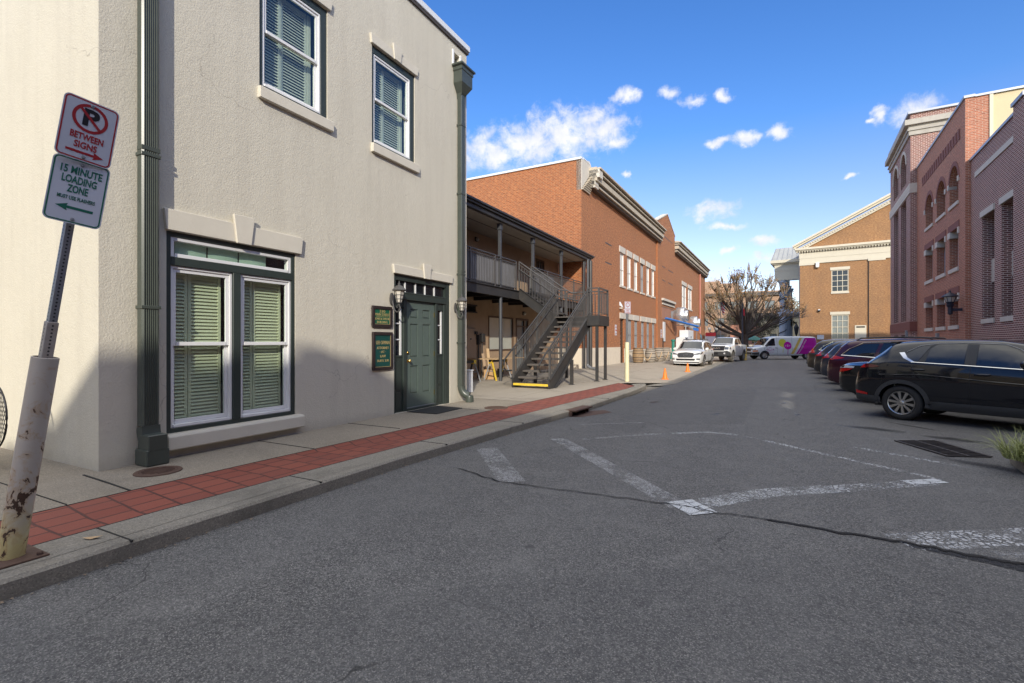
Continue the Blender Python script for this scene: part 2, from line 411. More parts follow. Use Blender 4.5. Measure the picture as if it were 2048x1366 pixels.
# ---- ground materials
def asphalt():
    m, nt, b = new_mat('worn_asphalt')
    co = coords(nt)
    v = N(nt, 'ShaderNodeTexVoronoi', {'Vector': co, 'Scale': 150}, feature='F1')
    v2 = N(nt, 'ShaderNodeTexVoronoi', {'Vector': co, 'Scale': 62}, feature='F1')
    sp = N(nt, 'ShaderNodeSeparateColor', {0: v.outputs['Color']}).outputs[0]
    sp2 = N(nt, 'ShaderNodeSeparateColor', {0: v2.outputs['Color']}).outputs[1]
    big = noise(nt, co, .33, 5, .6)
    mid = noise(nt, co, 2.6, 5, .65)
    c = ramp(nt, sp, [(0, (.050,.050,.049)), (.5, (.108,.106,.103)), (.82, (.165,.161,.153)), (1, (.34,.325,.30))]).outputs[0]
    c = mixc(nt, ramp(nt, sp2, [(.86, (0,0,0)), (.97, (.4,.4,.4))]).outputs[0], c, (.27,.26,.245,1))
    c = mixc(nt, ramp(nt, sp2, [(0, (.75,.75,.75)), (.05, (.4,.4,.4)), (.07, (0,0,0))]).outputs[0], c, (.030,.029,.030,1))
    # tar pock marks and worn streaks
    pk = N(nt, 'ShaderNodeTexVoronoi', {'Vector': N(nt, 'ShaderNodeVectorMath', {0: co, 1: N(nt, 'ShaderNodeVectorMath', {0: N(nt, 'ShaderNodeTexNoise', {'Vector': co, 'Scale': 9}).outputs['Color'], 1: (.12,.12,0)}, operation='MULTIPLY').outputs[0]}, operation='ADD').outputs[0], 'Scale': 2.1}, feature='F1').outputs['Distance']
    pk = math_n(nt, 'MULTIPLY', ramp(nt, pk, [(.05, (1,1,1)), (.10, (0,0,0))]).outputs[0], ramp(nt, noise(nt, co, .8, 2), [(.48, (0,0,0)), (.56, (1,1,1))]).outputs[0])
    c = mixc(nt, math_n(nt, 'MULTIPLY', pk, .7), c, (.035,.033,.034,1))
    c = mixc(nt, math_n(nt, 'MULTIPLY', ramp(nt, big, [(.35, (1,1,1)), (.6, (0,0,0))]).outputs[0], .25), c, (.10,.098,.10,1))
    c = mixc(nt, math_n(nt, 'MULTIPLY', ramp(nt, mid, [(.5, (0,0,0)), (.75, (1,1,1))]).outputs[0], .25), c, (.27,.262,.25,1))
    dr = ramp(nt, noise(nt, co, 1.1, 6, .7, .5), [(.62, (0,0,0)), (.72, (1,1,1))]).outputs[0]
    c = mixc(nt, math_n(nt, 'MULTIPLY', dr, .4), c, (.09,.087,.088,1))
    # paler wheel-polished lanes running along the street, and older patches with their own tone
    xs = N(nt, 'ShaderNodeSeparateXYZ', {0: co}).outputs[0]
    ln = math_n(nt, 'SINE', math_n(nt, 'ADD', math_n(nt, 'MULTIPLY', xs, 3.6), math_n(nt, 'MULTIPLY', noise(nt, co, .25, 3), 3)))
    c = mixc(nt, math_n(nt, 'MULTIPLY', math_n(nt, 'ADD', ln, 1.0), .07), c, (.19,.187,.18,1))
    pv = N(nt, 'ShaderNodeSeparateColor', {0: N(nt, 'ShaderNodeTexVoronoi', {'Vector': co, 'Scale': .16}).outputs['Color']}).outputs[0]
    c = mixc(nt, math_n(nt, 'MULTIPLY', ramp(nt, pv, [(.5, (0,0,0)), (.52, (1,1,1))]).outputs[0], .16), c, (.06,.06,.062,1))
    # fine branching cracks in places
    wq = N(nt, 'ShaderNodeVectorMath', {0: co, 1: N(nt, 'ShaderNodeVectorMath', {0: N(nt, 'ShaderNodeTexNoise', {'Vector': co, 'Scale': 2.5, 'Detail': 5}).outputs['Color'], 1: (.5,.5,0)}, operation='MULTIPLY').outputs[0]}, operation='ADD').outputs[0]
    ce = N(nt, 'ShaderNodeTexVoronoi', {'Vector': wq, 'Scale': .55}, feature='DISTANCE_TO_EDGE').outputs['Distance']
    ck = N(nt, 'ShaderNodeMapRange', {'Value': ce, 'From Min': .001, 'From Max': .005, 'To Min': 1, 'To Max': 0}).outputs[0]
    ck = math_n(nt, 'MULTIPLY', ck, ramp(nt, noise(nt, co, .4, 2), [(.50, (0,0,0)), (.58, (.7,.7,.7))]).outputs[0])
    c = mixc(nt, ck, c, (.02,.02,.02,1))
    nt.links.new(c, b.inputs['Base Color'])
    b.inputs['Roughness'].default_value = .82
    b.inputs['Specular IOR Level'].default_value = .4
    h = math_n(nt, 'ADD', v.outputs['Distance'], math_n(nt, 'MULTIPLY', noise(nt, co, 160, 2), .6))
    set_bump(nt, b, h, .5, .005)
    return m
M['asphalt'] = asphalt()

def concrete(name, a, bcol, joint=0, joint_w=.008, sp=.35, stain=.35):
    m, nt, b = new_mat(name)
    co = coords(nt)
    f = noise(nt, co, 1.1, 6, .65)
    g = noise(nt, co, 60, 2)
    c = mixc(nt, f, c4(a), c4(bcol))
    v = N(nt, 'ShaderNodeSeparateColor', {0: N(nt, 'ShaderNodeTexVoronoi', {'Vector': co, 'Scale': 110}).outputs['Color']}).outputs[0]
    c = mixc(nt, math_n(nt, 'MULTIPLY', ramp(nt, v, [(.7, (0,0,0)), (1, (1,1,1))]).outputs[0], sp), c, c4(bcol, 1.5))
    c = mixc(nt, math_n(nt, 'MULTIPLY', ramp(nt, v, [(0, (1,1,1)), (.25, (0,0,0))]).outputs[0], sp), c, c4(a, .45))
    st = ramp(nt, noise(nt, co, .55, 7, .7, .6), [(.5, (0,0,0)), (.66, (1,1,1))]).outputs[0]
    c = mixc(nt, math_n(nt, 'MULTIPLY', st, stain), c, c4(a, .42))
    h = g
    if joint:
        br = N(nt, 'ShaderNodeTexBrick', {'Vector': co, 'Color1': (1,1,1,1), 'Color2': (1,1,1,1), 'Mortar': (0,0,0,1), 'Scale': 1, 'Mortar Size': joint_w, 'Mortar Smooth': .3, 'Brick Width': joint * 1.3, 'Row Height': joint})
        br.offset = 0
        c = mixc(nt, br.outputs['Fac'], c, c4(a, .18))
    nt.links.new(c, b.inputs['Base Color'])
    b.inputs['Roughness'].default_value = .9
    set_bump(nt, b, h, .35, .006)
    return m
M['walk'] = concrete('sidewalk_concrete', (.235,.200,.152), (.335,.290,.225), sp=.5)
M['kerb'] = concrete('kerb_concrete', (.205,.185,.152), (.285,.26,.215), sp=.55, stain=.5)
M['lot'] = concrete('forecourt_concrete', (.34,.29,.225), (.44,.385,.305), joint=2.3, joint_w=.006, sp=.25, stain=.35)
M['joint'] = pm('dark_joint', (.02,.018,.016), .9)
M['earth'] = pm('distant_ground', (.20,.18,.15), .95, var=.3, scale=.05)

def stamped():
    m, nt, b = new_mat('stamped_red_paving')
    uv = coords(nt, 'UV')
    wob = N(nt, 'ShaderNodeVectorMath', {0: uv, 1: N(nt, 'ShaderNodeVectorMath', {0: N(nt, 'ShaderNodeTexNoise', {'Vector': uv, 'Scale': 3}).outputs['Color'], 1: (.02,.02,0)}, operation='MULTIPLY').outputs[0]}, operation='ADD').outputs[0]
    br = N(nt, 'ShaderNodeTexBrick', {'Vector': N(nt, 'ShaderNodeMapping', {'Vector': wob, 'Rotation': (0, 0, pi/2)}).outputs[0], 'Color1': (.225,.052,.033,1), 'Color2': (.275,.072,.045,1), 'Mortar': (.045,.018,.014,1), 'Scale': 1, 'Mortar Size': .013, 'Mortar Smooth': .35, 'Brick Width': .24, 'Row Height': .30})
    br.offset = .5
    co = coords(nt)
    c = mixc(nt, math_n(nt, 'MULTIPLY', ramp(nt, noise(nt, co, 1.4, 6, .7), [(.42, (0,0,0)), (.7, (1,1,1))]).outputs[0], .4), br.outputs['Color'], (.15,.062,.05,1))
    c = mixc(nt, math_n(nt, 'MULTIPLY', noise(nt, co, 55, 3), .35), c, (.29,.10,.065,1))
    nt.links.new(c, b.inputs['Base Color'])
    b.inputs['Roughness'].default_value = .8
    h = math_n(nt, 'ADD', math_n(nt, 'MULTIPLY', math_n(nt, 'SUBTRACT', 1, br.outputs['Fac']), 1.5), noise(nt, co, 70, 3))
    set_bump(nt, b, h, .6, .008)
    return m
M['stamped'] = stamped()

def worn_paint(name, keep, cell=26, crack=.09, col=(.62,.64,.66)):
    """road paint that has cracked and flaked; the bare asphalt shows through the gaps"""
    m, nt, b = new_mat(name)
    co = coords(nt)
    out = nt.nodes['Material Output']
    wv = N(nt, 'ShaderNodeVectorMath', {0: co, 1: N(nt, 'ShaderNodeVectorMath', {0: N(nt, 'ShaderNodeTexNoise', {'Vector': co, 'Scale': 14, 'Detail': 3}).outputs['Color'], 1: (.05,.05,0)}, operation='MULTIPLY').outputs[0]}, operation='ADD').outputs[0]
    d = N(nt, 'ShaderNodeTexVoronoi', {'Vector': wv, 'Scale': cell}, feature='DISTANCE_TO_EDGE').outputs['Distance']
    a1 = ramp(nt, d, [(crack * .5, (0,0,0)), (crack, (1,1,1))]).outputs[0]
    n = math_n(nt, 'ADD', math_n(nt, 'MULTIPLY', noise(nt, co, 2.2, 6, .75, .3), .65), math_n(nt, 'MULTIPLY', noise(nt, co, 17, 5, .7, .6), .35))
    a2 = ramp(nt, n, [(keep - .07, (1,1,1)), (keep + .05, (0,0,0))]).outputs[0]
    n3 = ramp(nt, noise(nt, co, 110, 2), [(.3, (.25,.25,.25)), (.5, (1,1,1))]).outputs[0]
    al = math_n(nt, 'MULTIPLY', math_n(nt, 'MULTIPLY', a1, a2), n3)
    b.inputs['Base Color'].default_value = c4(col); b.inputs['Roughness'].default_value = .7
    tr = N(nt, 'ShaderNodeBsdfTransparent')
    mx = N(nt, 'ShaderNodeMixShader', {0: al, 1: tr.outputs[0], 2: b.outputs[0]})
    nt.links.new(mx.outputs[0], out.inputs['Surface'])
    return m
M['paint_faint'] = worn_paint('worn_road_paint', .535, 55, .13, (.42,.42,.42))
M['paint_mid'] = worn_paint('cracked_road_paint', .545, 30, .12, (.52,.53,.53))
M['paint_crk'] = worn_paint('flaked_road_paint', .52, 19, .15, (.60,.61,.62))
M['paint_new'] = worn_paint('solid_road_paint', .60, 7, .04, (.60,.62,.63))
M['tar'] = worn_paint('tar_seam', .70, 30, .04, (.022,.021,.022))

def stain(name, col, keep):
    m, nt, b = new_mat(name)
    co = coords(nt); out = nt.nodes['Material Output']
    ge = N(nt, 'ShaderNodeTexCoord').outputs['Generated']
    dd = N(nt, 'ShaderNodeVectorMath', {0: N(nt, 'ShaderNodeVectorMath', {0: ge, 1: (.5,.5,0)}, operation='SUBTRACT').outputs[0], 1: (2,2,0)}, operation='MULTIPLY').outputs[0]
    ln = N(nt, 'ShaderNodeVectorMath', {0: dd}, operation='LENGTH').outputs['Value']
    f = math_n(nt, 'ADD', ln, math_n(nt, 'MULTIPLY', noise(nt, co, 2.6, 5, .65), .9))
    al = ramp(nt, f, [(keep, (.5,.5,.5)), (keep + .5, (0,0,0))]).outputs[0]
    b.inputs['Base Color'].default_value = c4(col); b.inputs['Roughness'].default_value = .35
    mx = N(nt, 'ShaderNodeMixShader', {0: al, 1: N(nt, 'ShaderNodeBsdfTransparent').outputs[0], 2: b.outputs[0]})
    nt.links.new(mx.outputs[0], out.inputs['Surface'])
    return m
M['stain'] = stain('wet_stain', (.028,.027,.028), .62)

def car_paint(name, col, metal=.35, rough=.22):
    m, nt, b = new_mat(name)
    b.inputs['Base Color'].default_value = c4(col)
    b.inputs['Metallic'].default_value = metal * .5
    b.inputs['Roughness'].default_value = rough
    b.inputs['Specular IOR Level'].default_value = .15
    b.inputs['Coat Weight'].default_value = 1.0
    b.inputs['Coat Roughness'].default_value = .025
    co = coords(nt)
    dust = ramp(nt, noise(nt, co, 2.2, 5, .65), [(.5, (0,0,0)), (.85, (1,1,1))]).outputs[0]
    nt.links.new(mixc(nt, math_n(nt, 'MULTIPLY', dust, .02), c4(col), (.30,.28,.25,1)), b.inputs['Base Color'])
    return m
M['car_black'] = car_paint('black_car_paint', (.008,.009,.013), .2)
M['car_black2'] = car_paint('jet_car_paint', (.010,.010,.011), .2)
M['car_maroon'] = car_paint('maroon_car_paint', (.060,.012,.024), .4)
M['car_grey'] = car_paint('grey_car_paint', (.050,.055,.070), .5)
M['car_char'] = car_paint('charcoal_car_paint', (.045,.042,.042), .5)
M['car_bronze'] = car_paint('bronze_car_paint', (.075,.060,.042), .5)
M['car_white'] = car_paint('white_car_paint', (.76,.76,.74), .0, .3)
M['car_mag'] = car_paint('magenta_vinyl', (.42,.010,.30), .0, .3)
M['car_vanw'] = car_paint('pale_van_paint', (.58,.62,.64), .0, .3)
M['car_glass'] = pm('tinted_car_glass', (.010,.013,.018), .03, var=.2, scale=1.5, spec=.9)
M['clad'] = pm('grey_plastic_cladding', (.040,.041,.043), .6, var=.15, scale=8)
M['chrome'] = pm('chrome', (.72,.73,.75), .12, metal=1, var=.03)
M['rim'] = pm('alloy_rim', (.46,.45,.44), .28, metal=.9, var=.08)
M['tyre'] = pm('tyre_rubber', (.022,.021,.021), .8, var=.3, scale=14)
M['tyre_d'] = pm('dusty_tyre_rubber', (.10,.09,.075), .85, var=.3, scale=9)
M['tail'] = pm('red_tail_lens', (.50,.012,.010), .12, var=.1, spec=.8)
M['tail_clear'] = pm('clear_lens', (.55,.55,.56), .12, var=.1, spec=.8)
M['amber'] = pm('amber_lens', (.75,.22,.02), .15, var=.1, spec=.8)
M['head'] = pm('dark_headlamp_lens', (.10,.11,.12), .08, var=.4, scale=12, spec=.9)
M['plate'] = pm('number_plate', (.62,.64,.66), .5, var=.1, scale=30)
M['lime'] = pm('lime_vinyl', (.50,.52,.06), .35, var=.05)
M['ochre'] = pm('ochre_vinyl', (.55,.40,.10), .35, var=.05)
# ------------------------------------------------------------------ ground, road, pavement
def sheet(name, pts, z, mat, kind='structure', parent=None):
    mb = MB(); mb.poly([(x, y, z if not isinstance(z, (list, tuple)) else z[i]) for i, (x, y) in enumerate(pts)])
    o = mb.build(name, mat, parent); 
    if kind: o['kind'] = kind
    return o
sheet('ground', [(-700,-400),(700,-400),(700,900),(-700,900)], -.03, M['earth'])
sheet('road', [(-4.6,-70),(60,-70),(60,99),(-60,99),(-60,79),(-3.4,79),(-3.4,17.4),(-3.9,11.0),(-4.5,9.0)], 0.0, M['asphalt'])
# kerb line (outer edge), back of kerb, inner edge of the red band
KO = [(-4.25,-9),(-4.25,1.2),(-4.25,2.5),(-4.21,5.0),(-4.02,7.8),(-3.82,10.05),(-3.74,10.95),(-3.68,13.5),(-3.66,15.4),(-3.72,17.0),(-3.95,18.2),(-4.4,19.0)]
BR_ = [(-4.79,-9),(-4.79,1.2),(-4.78,2.5),(-4.72,4.2),(-4.58,7.0),(-4.45,9.4),(-4.36,10.8),(-4.15,13.5),(-3.97,15.4),(-3.98,16.6)]
BL_ = [(-5.69,-9),(-5.69,1.2),(-5.68,2.6),(-5.63,4.2),(-5.45,7.5),(-5.32,9.6),(-5.24,11.0),(-5.05,13.5),(-4.88,15.8),(-4.76,17.5)]
ZS = .13
mb = MB()
mb.poly([(-60,-9,ZS-.004),(-5.2,-9,ZS-.004),(-4.6,-9,ZS-.004)] + [(x+.05, y, ZS-.004) for x, y in BR_[1:]] + [(-4.8,17.2,ZS-.004),(-6.8,17.2,ZS-.004),(-60,17.2,ZS-.004)])
o = mb.build('sidewalk', M['walk']); o['kind'] = 'structure'
# sunlit forecourt in front of the annex and the brick building, falling gently to the road
def lot_z(x, y):
    t = max(0, min(1, (x + 6.2) / 2.5)); k = max(0, min(1, (y - 17.3) / 2.6))
    return ZS - .115 * t * k
mb = MB(); nx, ny = 14, 26
gx = [-20, -14, -11, -9.5, -8.5, -7.5, -6.85, -6.4, -6.0, -5.4, -4.8, -4.3, -3.9, -3.42]
gy = [11.05, 12, 13, 14, 15, 16, 16.6, 17.2, 17.8, 18.4, 19, 19.7, 20.5, 22, 24, 27, 30, 34, 38, 43, 48, 54, 60, 66, 72, 79]
def edge_x(y):   # right edge of the forecourt follows the back of the red band, then the gutter
    pts = [(11, -5.24), (13.5, -5.05), (15.8, -4.88), (17.5, -4.76), (18.0, -4.4), (18.7, -3.9), (19.3, -3.5), (21.5, -3.42), (79, -3.42)]
    for (a, b), (c, d) in zip(pts, pts[1:]):
        if y <= c: return b + (d - b) * max(0, (y - a)) / (c - a)
    return -3.42
for y in gy:
    ex = edge_x(y)
    for x in gx:
        xx = x if x < -6.9 else -6.85 + (x + 6.85) / (-3.42 + 6.85) * (ex + 6.85)
        mb.v.append((xx, y, lot_z(xx, y) + .001))
for j in range(len(gy) - 1):
    for i in range(len(gx) - 1):
        n = j * len(gx) + i
        mb.face([n, n + 1, n + 1 + len(gx), n + len(gx)])
o = mb.build('forecourt', M['lot']); o['kind'] = 'structure'
# gutter strip along the forecourt
mb = MB()
gp = [(-3.95,18.2),(-3.6,19.4),(-3.5,21.5),(-3.45,30),(-3.45,50),(-3.45,79)]
for (a, b), (c, d) in zip(gp, gp[1:]):
    mb.poly([(a,b,.022),(a+.45,b+.1,.006),(c+.42,d,.006),(c,d,.022)])
o = mb.build('gutter', M['kerb']); o['kind'] = 'structure'

def strip(name, A, B, z, mat, uvalong=True):
    """ribbon between two polylines; UV u runs along it in metres"""
    me = bpy.data.meshes.new(name); n = min(len(A), len(B)); bm = bmesh.new(); uvl = bm.loops.layers.uv.new('UVMap')
    va = [bm.verts.new((x, y, z)) for x, y in A[:n]]; vb = [bm.verts.new((x, y, z)) for x, y in B[:n]]
    L = [0]
    for i in range(1, n): L.append(L[-1] + (Vector(A[i]) - Vector(A[i-1])).length)
    W = (Vector(A[1]) - Vector(B[1])).length
    for i in range(n - 1):
        f = bm.faces.new([va[i], va[i+1], vb[i+1], vb[i]])
        for l, u in zip(f.loops, ((L[i], W), (L[i+1], W), (L[i+1], 0), (L[i], 0))): l[uvl].uv = u
        if f.normal.z < 0: f.normal_flip()
    bm.normal_update()
    for f in bm.faces:
        if f.normal.z < 0: f.normal_flip()
    bm.to_mesh(me); bm.free(); me.materials.append(mat)
    o = bpy.data.objects.new(name, me); COL.objects.link(o); o['kind'] = 'structure'
    return o
strip('red_paving', BL_, BR_, ZS, M['stamped'])
# kerb: top, rounded nose, face
mb = MB()
def offs(P, d):
    out = []
    for i, p in enumerate(P):
        a = Vector(P[max(i-1, 0)]); b = Vector(P[min(i+1, len(P)-1)]); t = (b - a).normalized(); nrm = Vector((t.y, -t.x))
        out.append((p[0] - nrm.x * d, p[1] - nrm.y * d))
    return out
back = [(x, y) for x, y in BR_] + [(-4.35,17.7),(-4.7,18.4)]
n = len(KO); k1 = offs(KO, .025); k2 = offs(KO, .15); k3 = offs(KO, .158)
zt = [ZS] * 9 + [ZS - .005, ZS - .045, ZS - .10]
zt = zt[:n]
inl = lambda y: 10.07 < y < 10.93
KO2 = []
for i in range(n - 1):
    def q(A, B, za, zb, j=i):
        mb.poly([(A[j][0], A[j][1], za[j]), (A[j+1][0], A[j+1][1], za[j+1]), (B[j+1][0], B[j+1][1], zb[j+1]), (B[j][0], B[j][1], zb[j])])
    z0 = [-.02] * n; zm = [z - .022 for z in zt]; zg = [z - .012 for z in zt]
    if i != 5: q(KO, KO, z0, zm)                     # the face is open at the drain inlet
    q(KO, k1, zm, zt); q(k1, k2, zt, zt); q(k2, k3, zt, zg); q(k3, back, zt, zt)
o = mb.build('kerb', M['kerb']); o['kind'] = 'structure'
# cross joints of the kerb and pavement
mb = MB()
for y, a, b in ((1.95,-4.79,-4.24),(3.7,-4.74,-4.22),(5.9,-4.64,-4.14),(8.1,-4.5,-3.98),(12.6,-4.22,-3.7)):
    mb.box(a, b, y - .006, y + .006, ZS - .01, ZS + .0035)
mb.bar((-6.83, 2.66, ZS-.003),(-6.2,2.63,ZS-.003),.022,.011); mb.bar((-6.2,2.63,ZS-.003),(-5.7,2.60,ZS-.003),.018,.011); mb.box(-16, -5.72, 2.10, 2.108, ZS - .01, ZS + .0025)
for y in (4.8, 6.6, 9.2): mb.box(-6.84, -5.62, y - .005, y + .005, ZS - .01, ZS + .0022)
pl = BL_
for (a, b), (c, d) in zip(pl, pl[1:]):
    mb.bar((a, b, ZS), (c, d, ZS), .018, .006)
for (a, b), (c, d) in zip(BR_, BR_[1:]):
    mb.bar((a, b, ZS), (c, d, ZS), .010, .005)
o = mb.build('paving_joints', M['joint']); o['kind'] = 'structure'

# painted lines (cracked and worn) and the long crack
def line(name, P, w, mat, z=.004):
    mb = MB()
    L = []; R = []
    for i, p in enumerate(P):
        a = Vector(P[max(i-1,0)]); b = Vector(P[min(i+1,len(P)-1)]); t = (b-a).normalized(); nr = Vector((-t.y, t.x))
        ww = w[i] if isinstance(w, (list, tuple)) else w
        L.append((p[0]+nr.x*ww/2, p[1]+nr.y*ww/2, z)); R.append((p[0]-nr.x*ww/2, p[1]-nr.y*ww/2, z))
    for i in range(len(P)-1): mb.poly([R[i], R[i+1], L[i+1], L[i]])
    o = mb.build(name, M[mat]); o['kind'] = 'structure'; return o
line('road_marking', [(-3.06,7.58),(-2.0,6.42),(-.75,5.05)], .26, 'paint_faint')
line('road_marking', [(-3.13,7.62),(-2.85,7.32)], .22, 'paint_mid')
line('road_marking', [(-.80,5.22),(-.53,4.93)], .30, 'paint_new', .008)
line('road_marking', [(-.62,5.2),(.0,5.95),(.62,6.42)], .27, 'paint_mid')
line('road_marking', [(.55,6.35),(1.25,6.92),(1.70,7.28)], [.24,.22,.22], 'paint_crk')
line('road_marking', [(1.42,7.10),(1.80,7.38)], .17, 'paint_new', .008)
line('road_marking', [(-2.75,7.75),(-1.78,8.80)], .10, 'paint_faint')
line('road_marking', [(-1.9,8.68),(-.95,9.43),(-.45,9.38)], .12, 'paint_mid')
line('road_marking', [(-.40,9.30),(-.1,9.16)], .08, 'paint_faint')
line('road_marking', [(-.06,9.08),(.74,8.36),(1.57,7.66),(1.8,7.42)], .10, 'paint_crk')
line('road_marking', [(1.17,9.15),(2.33,8.30)], .10, 'paint_crk')
line('road_marking', [(-3.8,6.45),(-2.62,5.03)], .32, 'paint_faint')
line('road_marking', [(.95,4.98),(1.9,5.6),(3.2,6.5)], .34, 'paint_crk')
line('road_marking', [(1.55,5.02),(2.6,5.5)], .12, 'paint_faint')
line('road_marking', [(-3.3,9.1),(-2.2,9.95)], .07, 'paint_faint')
random.seed(3)
cp = [(-3.5,5.25),(-2.74,4.97),(-1.74,5.02),(-.78,5.08),(-.49,5.02),(-.1,5.05),(.49,4.98),(1.01,4.98),(1.38,4.91),(1.66,4.88),(2.3,4.8),(3.4,4.7)]
P = []
for (a, b), (c, d) in zip(cp, cp[1:]):
    for k in range(9): 
        t = k/9; P.append((a+(c-a)*t, b+(d-b)*t + random.uniform(-.022,.022)))
line('road_crack', P, [.010 + .016*random.random() + (.022 if p[0] > 0 else 0) for p in P], 'joint', .010)
line('tar_patch', [(1.0,4.93),(1.45,4.87),(2.2,4.70),(3.2,4.5)], [.05,.16,.34,.6], 'tar', .006)
for nm, cx, cy, a, b, r in (('wet_stain',1.75,11.2,1.1,.42,-.45),('wet_stain',2.75,10.6,.9,.4,-.5),('wet_stain',3.5,10.0,1.0,.5,-.3),('wet_stain',2.6,8.5,1.3,.35,-.75),('wet_stain',3.0,7.4,.8,.5,-.6),('wet_stain',-2.7,13.4,.5,.2,1.2),('wet_stain',.4,14.8,.35,.14,1.0),('wet_stain',-1.0,11.9,.28,.12,.8),('wet_stain',.6,12.6,.3,.12,1.3),('wet_stain',2.45,11.9,1.2,.13,2.2)):
    mb = MB(); ca, sa = cos(r), sin(r)
    mb.poly([(x*a, y*b, 0) for x, y in ((-1,-1),(1,-1),(1,1),(-1,1))])
    o = mb.build(nm, M['stain'], loc=(cx, cy, .0045 + .0006*cx)); o.rotation_euler = (0, 0, r); o['kind'] = 'structure'

# iron covers, grates
def cover(name, x, y, r, label):
    mb = MB(); mb.lathe([(r, -.02), (r, .004), (r*.985, .009), (r*.80, .009), (r*.79, .003), (r*.77, .009), (.001, .012)], 32)
    for k in range(-3, 4):
        h = sqrt(max(0, (r*.68)**2 - (k*r*.2)**2)); mb.box(k*r*.2-.006, k*r*.2+.006, -h, h, .008, .016)
    o = mb.build(name, M['rust'], loc=(x, y, ZS)); return tag(o, label, 'manhole cover')
cover('manhole_cover', -6.24, 3.13, .235, 'round rusty iron cover beside the left downspout boot')
cover('manhole_cover', -5.44, 9.66, .27, 'round rusty iron cover at the edge of the red paving near the green door')
g = empty('storm_drain', (2.3, 9.6, 0), 0, 'black iron slotted drain grate set in the road by the dark SUV', 'drain grate')
A, Bp, Cp, D = [Vector((x-2.3, y-9.6)) for x, y in ((1.85,9.98),(2.42,10.28),(2.78,9.2),(2.26,8.99))]
mb = MB(); mb.poly([(p.x, p.y, .0052) for p in (A, Bp, Cp, D)]); mb.build('pit', M['joint'], g)
mb = MB()
for i in range(13):
    t = i/12; p = A.lerp(D, t); q = Bp.lerp(Cp, t); mb.bar((p.x,p.y,.013),(q.x,q.y,.013), .020, .012)
for t in (0, .5, 1):
    p = A.lerp(Bp, t); q = D.lerp(Cp, t); mb.bar((p.x,p.y,.0145),(q.x,q.y,.0145), .04, .012)
mb.build('grate', M['hoop'], g)
g = empty('kerb_inlet', (-3.78, 10.5, 0), 0, 'rusty iron storm inlet frame in the kerb face with its hood and lip', 'drain inlet')
mb = MB(); d = Vector((.08,.9,0)).normalized(); 
mb.bar((-.02,-.47,.118),(.06,.45,.118), .26, .034); mb.build('hood', M['rust'], g, bevel=.006)
mb = MB(); mb.box(-.06,.02,-.50,-.45,-.02,.10); mb.build('jamb', M['rust'], g)
mb = MB(); mb.box(.0,.08,.43,.48,-.02,.10); mb.build('jamb', M['rust'], g)
mb = MB(); mb.box(-.42,-.38,-.5,.5,-.3,.1); mb.box(-.42,0,-.5,.5,-.3,-.28); mb.build('pit', M['joint'], g)
mb = MB(); mb.poly([(-.02,-.52,.005),(.22,-.45,.005),(.62,.55,.005),(.36,.80,.005),(.09,.55,.005)]); mb.build('lip_plate', M['rust'], g)
# planter with grass at the right edge
pl = empty('planter_island', (3.45, 8.15, 0), 0, 'weathered concrete planter kerb at the right edge of the road', 'planter')
mb = MB(); o2 = [(-.68,-.05),(-.58,.75),(.1,1.5),(1.6,1.6),(2.2,-.3),(1.0,-.9),(-.1,-.75)]
mb.prism(o2, 'z', -.02, .16); mb.build('kerb_stone', M['kerb'], pl, bevel=.03, seg=2)
mb = MB(); mb.prism([(x*.8+.1, y*.8+.06) for x, y in o2], 'z', .1, .17); mb.build('soil', M['bark'], pl)
random.seed(5)
mb = MB()
for k in range(420):
    a = random.uniform(0, 2*pi); rr = .5*sqrt(random.random()); L = random.uniform(.35,.75); an = random.uniform(0, 2*pi); out = random.uniform(.25,1.1)
    x, y = cos(a)*rr*.5, sin(a)*rr*.5; P = []
    for i in range(5):
        t = i/4; P.append(Vector((x + cos(an)*L*out*t**1.3, y + sin(an)*L*out*t**1.3, L*.75*(t - .75*t*t*out))))
    sd = Vector((-sin(an), cos(an), 0))
    for i in range(4):
        w0 = .006*(1-i/4.2); w1 = .006*(1-(i+1)/4.2)
        mb.poly([P[i]-sd*w0, P[i]+sd*w0, P[i+1]+sd*w1, P[i+1]-sd*w1])
o = mb.build('ornamental_grass', M['grass_bl'], loc=(2.88, 8.33, .17)); tag(o, 'clump of arching yellow-green grass growing in the planter', 'grass clump')
# a dry leaf on the pavement
mb = MB(); mb.poly([(-.07,-.01,.012),(0,-.028,.004),(.075,0,.02),(0,.026,.006)]); o = mb.build('fallen_leaf', M['wood_lt'], loc=(-4.55,1.83,ZS+.003)); o.rotation_euler=(0,0,.6)
tag(o, 'single dry yellow leaf lying on the kerb by the leaning post', 'leaf')
random.seed(9)
mb = MB()
for k in range(260):
    i = random.randrange(len(KO)-2); t = random.random(); x = KO[i][0]+(KO[i+1][0]-KO[i][0])*t + .012 + abs(random.gauss(0,.03)); y = KO[i][1]+(KO[i+1][1]-KO[i][1])*t
    s = random.uniform(.006,.022); a = random.uniform(0, 6.3)
    mb.poly([(x+cos(a)*s, y+sin(a)*s, .004+s*.3),(x+cos(a+2)*s, y+sin(a+2)*s, .004),(x+cos(a+4)*s*.6, y+sin(a+4)*s*.6, .006+s*.5)])
o = mb.build('gutter_litter', M['bark_lt']); o['kind'] = 'stuff'; tag(o, 'bits of dry leaf litter caught along the foot of the kerb', 'leaf litter')
